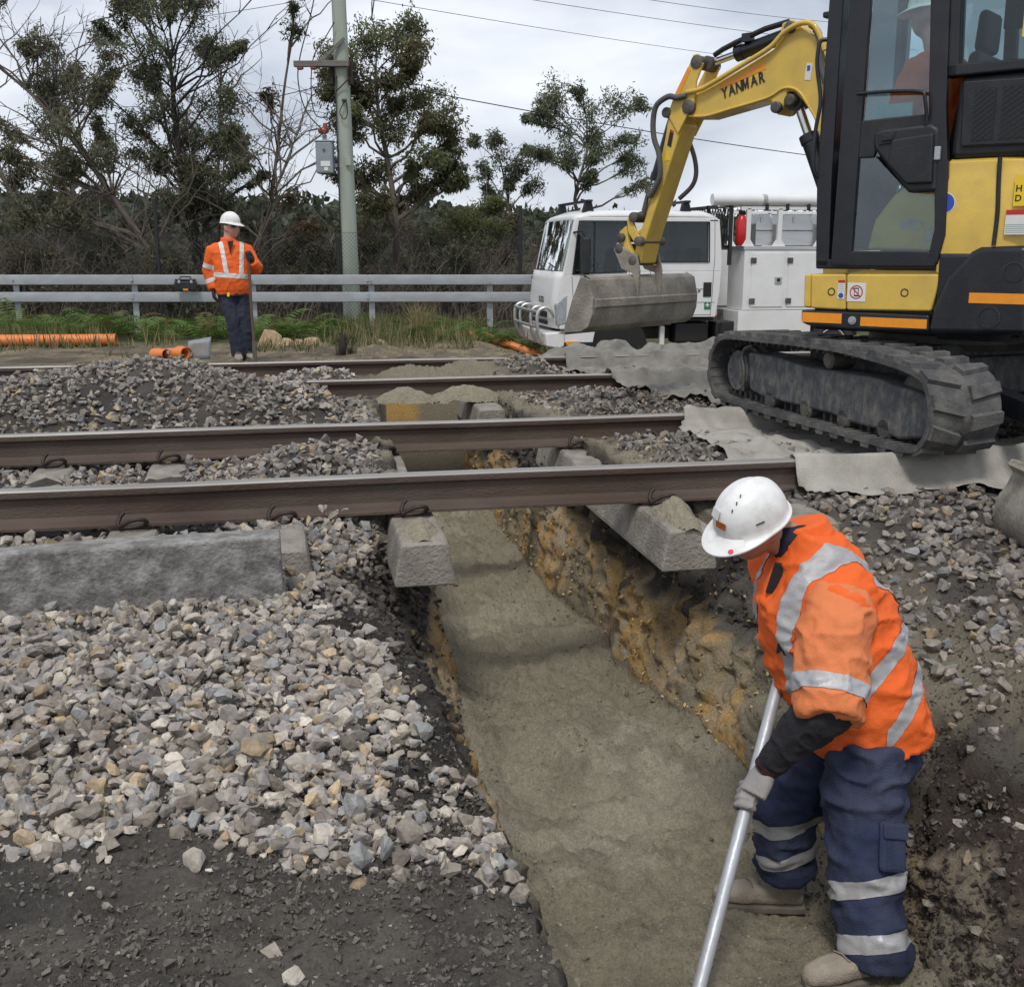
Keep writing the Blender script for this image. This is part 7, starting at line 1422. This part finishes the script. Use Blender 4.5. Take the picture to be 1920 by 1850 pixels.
# chassis, wheels
b = MB()
for y in (TY0 + .45, TY1 - .45): b.box((6.4, y, -.28), (5.0, .08, .16))
b.build('chassis', M_trim, tk); MB().box((6.55, TY0 + .25, -.26), (.36, .36, .34)).build('battery_box', M_blkp, tk, bevel=.02); tpart('fuel_tank', [(5.75, -.42), (5.75, -.1), (6.3, -.1), (6.3, -.42)], TY0 + .15, TY0 + .5, M_trim, .04)
MB().tube([(5.55, TY0 + .05, -.46), (5.6, TY0 + .03, -.52), (6.4, TY0 + .03, -.5), (6.45, TY0 + .05, -.1)], .015, 6).build('side_step_hose', M_trim, tk, smooth=60); MB().box((5.55, TY0 + .2, -.3), (.08, .08, .3)).build('reservoir', M_sticker, tk, bevel=.02)
def wheel(x, y, s):
    w = empty('wheel', (x, y, -.445), 0, tk); w.matrix_parent_inverse = Matrix.Identity(4)
    MB().lathe((0, 0, 0), (0, s, 0), [(-.16, .24), (-.17, .34), (-.14, .375), (-.02, .378), (.02, .36), (.03, .26), (.0, .235)], 36).build('tyre', M_tyre, w, smooth=30)
    MB().lathe((0, 0, 0), (0, s, 0), [(-.12, .2), (.012, .235), (.018, .22), (-.02, .20), (-.05, .13), (-.01, .10), (.02, .09), (.025, .02)], 30).build('rim', M_rim, w, smooth=30)
    for k in range(6): a = k * math.pi / 3; MB().cyl((.165 * math.cos(a), s * -.03, .165 * math.sin(a)), (.165 * math.cos(a), s * -.018, .165 * math.sin(a)), .028, n=12).build('rim_hole', M_ink, w)
    return w
wl_ = [wheel(4.81, TY0 + .08, -1), wheel(4.81, TY1 - .08, 1), wheel(8.3, TY0 + .08, -1), wheel(8.3, TY1 - .08, 1)]
MB().lathe((4.81, TY0 + .05, -.445), (0, 1, 0), [(0, .43), (0, .46), (.3, .46), (.3, .43)], 30).build('wheel_arch', M_trim, tk)
# service body
BY = TY0 - .08
def bpart(name, x0, x1, z0, z1, y0=BY, y1=None, m=M_white, bevel=.008): y1 = TY1 + .05 if y1 is None else y1; return MB().box(((x0 + x1) / 2, (y0 + y1) / 2, (z0 + z1) / 2), (x1 - x0, y1 - y0, z1 - z0)).build(name, m, tk, bevel=bevel)
bpart('toolbox_body', 6.72, 9.2, .08, .97, y1=BY + .62); bpart('toolbox_body', 6.72, 9.2, .08, .97, TY1 - .55); bpart('toolbox_lower_body', 6.66, 7.85, -.29, .075, y1=BY + .6); bpart('tray_floor', 6.75, 9.2, -.02, .06, BY + .62, TY1 - .56, M_alu); bpart('body_top_rail', 6.70, 9.22, .97, 1.03, BY - .01, BY + .64, M_alu)
for x0, x1 in ((6.84, 7.36), (7.43, 7.95), (8.0, 8.6)):
    dr = bpart('locker_door', x0, x1, .13, .93, BY - .012, BY - .001)
    MB().box((x1 - .09, BY - .022, .53), (.11, .02, .10)).build('latch', M_alu, dr, bevel=.006); MB().box((x1 - .09, BY - .033, .53), (.05, .006, .05)).build('latch_paddle', M_trim, dr)
    for z in (.82, .22): MB().box((x0 + .02, BY - .02, z), (.09, .02, .08)).build('hinge', M_steel, dr, bevel=.006)
for x_ in (6.78, 7.28, 7.95):
    for y in (BY + .06, TY1 - .02): MB().box((x_, y, 1.28), (.07, .06, .60)).build('rack_post', M_white, tk, bevel=.006); TP(MB(), [(x_ - .10, 1.03), (x_ - .04, 1.12), (x_ + .04, 1.12), (x_ + .10, 1.03)], y - .025, y + .025).build('rack_gusset', M_white, tk)
for y in (BY + .06, TY1 - .02): MB().box((7.9, y, 1.58), (2.5, .06, .05)).build('rack_rail', M_white, tk, bevel=.006)
for x0, x1 in ((6.95, 7.22), (7.34, 7.88), (8.0, 8.5)):
    o = TP(MB(), [(x0, 1.04), (x0, 1.36), (x0 + .06, 1.50), (x1 - .06, 1.50), (x1, 1.36), (x1, 1.04)], BY + .16, BY + .62).build('aluminium_toolbox', M_alu, tk, bevel=.006); MB().box(((x0 + x1) / 2, BY + .152, 1.26), (x1 - x0, .012, .012)).build('lid_seam', M_steel, o); MB().box(((x0 + x1) / 2 - .05, BY + .152, 1.42), (.04, .014, .08)).build('label', M_sticker, o)
for y, z, x0, x1 in ((BY + .07, 1.70, 6.2, 7.05), (BY + .07, 1.70, 6.98, 9.0), (BY + .30, 1.69, 6.4, 9.0)):
    pp_ = empty('white_pipe', (0, 0, 0)); tag(pp_, {6.2: 'short front length of white pipe tied on the truck rack', 6.98: 'long white pipe tied on the near side of the truck rack', 6.4: 'white pipe lying behind the others on the truck rack'}[x0], 'pipe', 'white pipes on the truck rack')
    MB().lathe((x0, y, z), (1, 0, 0), [(0, .075), (0, .085), (x1 - x0, .085), (x1 - x0, .075)], 22).build('tube', M_white, pp_, smooth=40)
for x_ in (7.05, 7.38, 7.72): MB().box((x_, BY + .02, 1.60), (.05, .03, .10)).build('rack_clamp', M_trim, tk, bevel=.006)
hb = MB(); 
for z in (1.02, 1.62): hb.box((6.52, (TY0 + TY1) / 2, z), (.05, TY1 - TY0, .05))
for y in (TY0 + .02, TY1 - .02, (TY0 + TY1) / 2): hb.box((6.52, y, 1.2), (.05, .05, .9))
for k in range(16):
    for s in (-1, 1): y = TY0 + .05 + k * .11; hb.tube([(6.52, y, 1.02), (6.52, y + .28 * s if TY0 < y + .28 * s < TY1 else y, 1.6)], .008, 4, False)
hb.build('headboard_mesh', M_trim, tk)
fe_ = empty('fire_extinguisher', (6.70, BY + .12, 1.04)); tag(fe_, 'red fire extinguisher standing on the truck behind the cab', 'extinguisher'); MB().lathe((0, 0, 0), (0, 0, 1), [(0, .07), (.02, .085), (.36, .085), (.42, .05), (.45, .03)], 20).build('cylinder', mat('red_enamel', (.50, .02, .018), .3), fe_, smooth=40); MB().box((0, 0, .48), (.10, .04, .06)).build('valve', M_trim, fe_, bevel=.01); MB().tube(smooth_pts([(.04, 0, .48), (.12, -.02, .40), (.11, -.03, .15)], 4), .012, 6).build('hose', M_trim, fe_, smooth=60)
adopt(tk)
for w in wl_: w.matrix_parent_inverse = Matrix.Translation(-Vector(tk.location))
# ================================================================== orange pipes, plate, rocks
M_pvc = mat('orange_pvc', (.72, .20, .035), .45, 0, .06, 8, dirt=(.45, .25, .12), dirt_amt=.3, dscale=5)
def pvc(a, c, r, label, socket=True):
    a, c = Vector(a), Vector(c); l = (c - a).length; d = (c - a).normalized(); e = empty('orange_pipe', tuple(a)); tag(e, label, 'pipe', 'orange drain pipes')
    MB().lathe((0, 0, 0), d, [(0, r * .9), (0, r), (l, r), (l, r * .9), (l - .25, r * .88), (l - .26, .002)], 22).build('tube', M_pvc, e, smooth=40)
    if socket: MB().lathe((0, 0, 0), d, [(-.002, r * 1.0), (-.004, r * 1.12), (.12, r * 1.12), (.14, r)], 22).build('socket', M_pvc, e, smooth=40)
def gnd(x, y, r): return (x, y, sz(x, y) + r * .9)
pvc(gnd(-5.2, 17.25, .085), gnd(-2.50, 16.95, .085), .085, 'long orange pipe lying on the verge at the left picture edge', False)
pvc(gnd(-5.6, 17.75, .06), gnd(-3.3, 17.6, .06), .055, 'dark stained pipe lying behind the long orange pipe', False)
pvc(gnd(2.10, 17.75, .065), gnd(2.85, 16.95, .065), .065, 'short orange pipe lying in the grass left of the truck'); pvc(gnd(3.05, 17.45, .075), gnd(3.85, 17.0, .075), .07, 'orange pipe poking out from under the truck bumper'); pvc(gnd(3.28, 17.05, .075), gnd(3.98, 16.75, .075), .07, 'orange pipe nearest the truck bumper, in front of another')
for k, (x, y, a) in enumerate(((-1.66, 14.3, -1.0), (-1.49, 14.2, -.8), (-1.37, 14.35, -1.2))):
    c = Vector(gnd(x, y, .075)); pvc(tuple(c), tuple(c + Vector((math.cos(a) * .32, math.sin(a) * .32, .02))), .07, ['leftmost of three short orange pipe offcuts by the tilted plate', 'middle one of three short orange pipe offcuts by the tilted plate', 'orange pipe offcut touching the tilted grey plate'][k], k != 1)
pl_ = empty('metal_plate', (-1.13, 14.05, sz(-1.13, 14.05)), R(-11)); tag(pl_, 'bent grey metal sheet standing on edge beside the orange offcuts', 'plate')
b = MB(); P_ = [[Vector((-.14 + .28 * i / 6 + .02 * (j / 4), .05 * math.sin(i / 6 * 2.2) + .05 * j / 4, -.01 + (.24 + .05 * i / 6) * j / 4)) for j in range(5)] for i in range(7)]; b.grid(P_); o = b.build('sheet', mat('blue_grey_stained_sheet', (.24, .27, .29), .6, .3, .2, 8, .1, 40, dirt=(.33, .20, .07), dirt_amt=.8, dscale=6), pl_, smooth=60); s_ = o.modifiers.new('s', 'SOLIDIFY'); s_.thickness = .006
M_sst = mat('pale_sandstone', (.40, .29, .17), .9, 0, .25, 8, .6, 40)
def big_rock(x, y, s, seed, label, m=M_sst, sink=.25):
    Vv, Ff = hull_rock(seed, 22, .75); me = bpy.data.meshes.new('sandstone_rock'); me.from_pydata((Vv * s).tolist(), [], Ff.tolist()); me.materials.append(m); o = bpy.data.objects.new('sandstone_rock', me); COL.objects.link(o); o.location = (x, y, sz(x, y) + s * .12); o.rotation_euler = (0, 0, seed); bv = o.modifiers.new('b', 'BEVEL'); bv.width = s * .05; bv.segments = 2; tag(o, label, 'rock', 'sandstone rocks on the verge')
for k, (x, y, s, lb) in enumerate(((-.30, 16.4, .42, 'largest tan sandstone rock right of the standing worker'), (-.05, 16.1, .26, 'pale sandstone rock in front of the largest one'), (.12, 16.2, .22, 'small pale sandstone rock in the middle of the group'), (.32, 16.5, .34, 'orange-tan sandstone rock nearest the green pole'), (-.18, 15.9, .15, 'smallest sandstone rock nearest the tracks'), (1.35, 16.6, .13, 'little white rock in the grass right of the pole'))): big_rock(x, y, s, 500 + k, lb)
# ================================================================== ground cloth under the tracks
M_cloth = mat('dirty_white_geotextile', (.42, .40, .355), .95, 0, .14, 6, .5, 150, dirt=(.20, .185, .155), dirt_amt=.75, dscale=3.2)
M_cloth2 = mat('mud_stained_geotextile', (.24, .228, .20), .95, 0, .2, 6, .5, 150, dirt=(.105, .098, .085), dirt_amt=.9, dscale=4)
def drape(name, poly, label, wr=.015, wf=3.0, res=.028, blur=3, seed=1, lift=.008, ragged=.04, extra=None, m=None):
    mm = m or M_cloth
    P_ = np.array(poly); x0, y0 = P_.min(0) - .1; x1, y1 = P_.max(0) + .1; nx, ny = int((x1 - x0) / res) + 1, int((y1 - y0) / res) + 1
    gx = np.linspace(x0, x1, nx); gy = np.linspace(y0, y1, ny); GX, GY = np.meshgrid(gx, gy); g = surf(GX.ravel(), GY.ravel()).reshape(ny, nx) + .02
    for ry in RAIL_Y: g = np.maximum(g, np.where(np.abs(GY - ry) < .05, .004, -9))
    h = g.copy()
    for _ in range(blur):
        p = np.pad(h, 1, 'edge'); h = (p[:-2, 1:-1] + p[2:, 1:-1] + p[1:-1, :-2] + p[1:-1, 2:] + 4 * h) / 8; h = np.maximum(h, g)
    w = wr * (1 - np.abs(fbm(GX * wf, GY * wf * .6, 0, seed, 3)) * 1.4) + wr * .5 * fbm(GX * wf * 2.5, GY * wf * 2.5, 0, seed + 3, 3)
    if extra is not None: w = w + extra(GX, GY)
    Z_ = np.maximum(h + np.maximum(w, 0), g) + lift
    # inside test with a ragged edge
    ox = GX + ragged * fbm(GX * 5, GY * 5, 0, seed + 7, 3); oy = GY + ragged * fbm(GX * 5, GY * 5, 0, seed + 8, 3); ins = np.zeros_like(GX, bool); m = len(P_)
    for i in range(m):
        (ax_, ay_), (bx_, by_) = P_[i], P_[(i + 1) % m]; c = ((ay_ > oy) != (by_ > oy)) & (ox < (bx_ - ax_) * (oy - ay_) / (by_ - ay_ + 1e-12) + ax_); ins ^= c
    idx = -np.ones(ny * nx, int); q = ins[:-1, :-1] & ins[1:, :-1] & ins[:-1, 1:] & ins[1:, 1:]; jj, i2 = np.where(q); F_ = np.stack([jj * nx + i2, jj * nx + i2 + 1, (jj + 1) * nx + i2 + 1, (jj + 1) * nx + i2], 1); used = np.unique(F_); idx[used] = np.arange(len(used))
    V_ = np.stack([GX, GY, Z_], -1).reshape(-1, 3)[used]; o = np_mesh(name, V_, idx[F_], mm, None, True); s = o.modifiers.new('s', 'SOLIDIFY'); s.thickness = .004; sm = o.modifiers.new('sm', 'SMOOTH'); sm.iterations = 2
    return tag(o, label, 'ground cloth', 'geotextile under the excavator')
drape('ground_cloth', [(2.33, 5.0), (2.34, 4.70), (2.42, 4.60), (2.75, 4.58), (3.1, 4.60), (3.5, 4.52), (4.1, 4.45), (4.5, 4.5), (4.5, 5.7), (3.0, 5.6)], 'pale ground cloth hanging over the nearest rail below the excavator track', .02, 2.2, seed=301, blur=4)
drape('ground_cloth', [(2.42, 6.48), (2.26, 6.2), (2.22, 5.75), (2.15, 5.42), (2.26, 5.08), (2.40, 4.9), (3.5, 4.95), (3.5, 6.5), (2.9, 6.52)], 'pale ground cloth over the second rail under the left end of the track', .035, 3.0, seed=311)
drape('ground_cloth', [(2.35, 8.62), (2.62, 8.36), (2.75, 7.9), (2.66, 7.3), (3.1, 6.75), (4.6, 6.9), (4.6, 10.12), (2.75, 10.12), (2.45, 9.9), (2.6, 9.3)], 'crumpled grey ground cloth thrown over the two rear rails', .04, 5.5, seed=321, ragged=.10, m=M_cloth2)
drape('ground_cloth', [(2.55, 12.3), (3.2, 12.0), (4.9, 12.1), (5.4, 12.7), (4.8, 13.3), (3.4, 13.0)], 'folded roll of ground cloth in front of the truck wheel', .10, 2.4, seed=331, ragged=.08, m=M_cloth2, extra=lambda x, y: .13 * np.exp(-((y - 12.65 - .1 * (x - 4)) / .28) ** 2) * sstep(2.6, 3.8, x))
# ================================================================== spare bucket at the right edge
sb = empty('spare_bucket', (3.0, 3.76, sz(3.0, 3.8)), R(-12)); sb.scale = (.88, .88, .88); tag(sb, 'spare grey excavator bucket standing on the ballast at the right edge', 'bucket')
so2 = [(-.05, .40), (-.015, .36), (-.04, .30), (-.085, .225), (-.098, .14), (-.06, .05), (.015, .0), (.30, -.01), (.42, .05)]
for y0, y1 in ((0, .02), (.44, .46)): MB().prism(so2 + [(.40, .33), (.07, .385), (.0, .42), (-.03, .425)], (0, 0, 0), X3_, Z3_, Y3_, y0, y1).build('side_plate', M_bucket, sb, bevel=.004)
MB().prism(so2 + [(x + .014, z + .01) for x, z in so2[::-1]], (0, 0, 0), X3_, Z3_, Y3_, .02, .44).build('shell', M_bucket, sb, smooth=35)
MB().box((-.01, -.004, .365), (.025, .008, .06), Matrix.Rotation(R(-20), 3, 'Y')).build('lifting_slot', M_ink, sb, bevel=.003)
# ================================================================== sand piles lying on the rails
M_sand = mat('damp_bedding_sand', tuple(SND), .97, 0, .22, 40, .9, 90)
def pile(x, y, rx, ry, h, z, label, seed):
    n = 26; P_ = [[Vector((x + rx * (2 * i / n - 1), y + ry * (2 * j / n - 1), 0)) for j in range(n + 1)] for i in range(n + 1)]
    A_ = np.array([[list(p) for p in r] for r in P_]); d = np.hypot((A_[..., 0] - x) / rx, (A_[..., 1] - y) / ry) + .12 * fbm(A_[..., 0] * 9, A_[..., 1] * 9, 0, seed, 3); A_[..., 2] = z + h * np.clip(1 - np.clip(d, 0, 2) ** 1.5, -.2, 1) + .006 * fbm(A_[..., 0] * 40, A_[..., 1] * 40, 0, seed + 1, 3)
    b = MB(); b.grid([[Vector(p) for p in r] for r in A_]); b.f = [f for f in b.f if min(d.ravel()[i] for i in f) < 1.0]; b.m = [0] * len(b.f); o = b.build('sand_pile', M_sand, smooth=60); return tag(o, label, 'sand', 'sand spilled on rails and sleepers')
pile(.86, 8.43, .26, .12, .11, -.165, 'left one of two sand mounds on the foot of the third rail', 601); pile(1.32, 8.43, .30, .12, .12, -.165, 'right one of two sand mounds on the foot of the third rail', 602)
pile(.505, 4.50, .085, .17, .05, -.188, 'sand lying on the end of the sleeper left of the trench', 603); pile(1.655, 4.50, .092, .20, .09, -.188, 'sand heaped on the undercut sleeper right of the trench', 604)
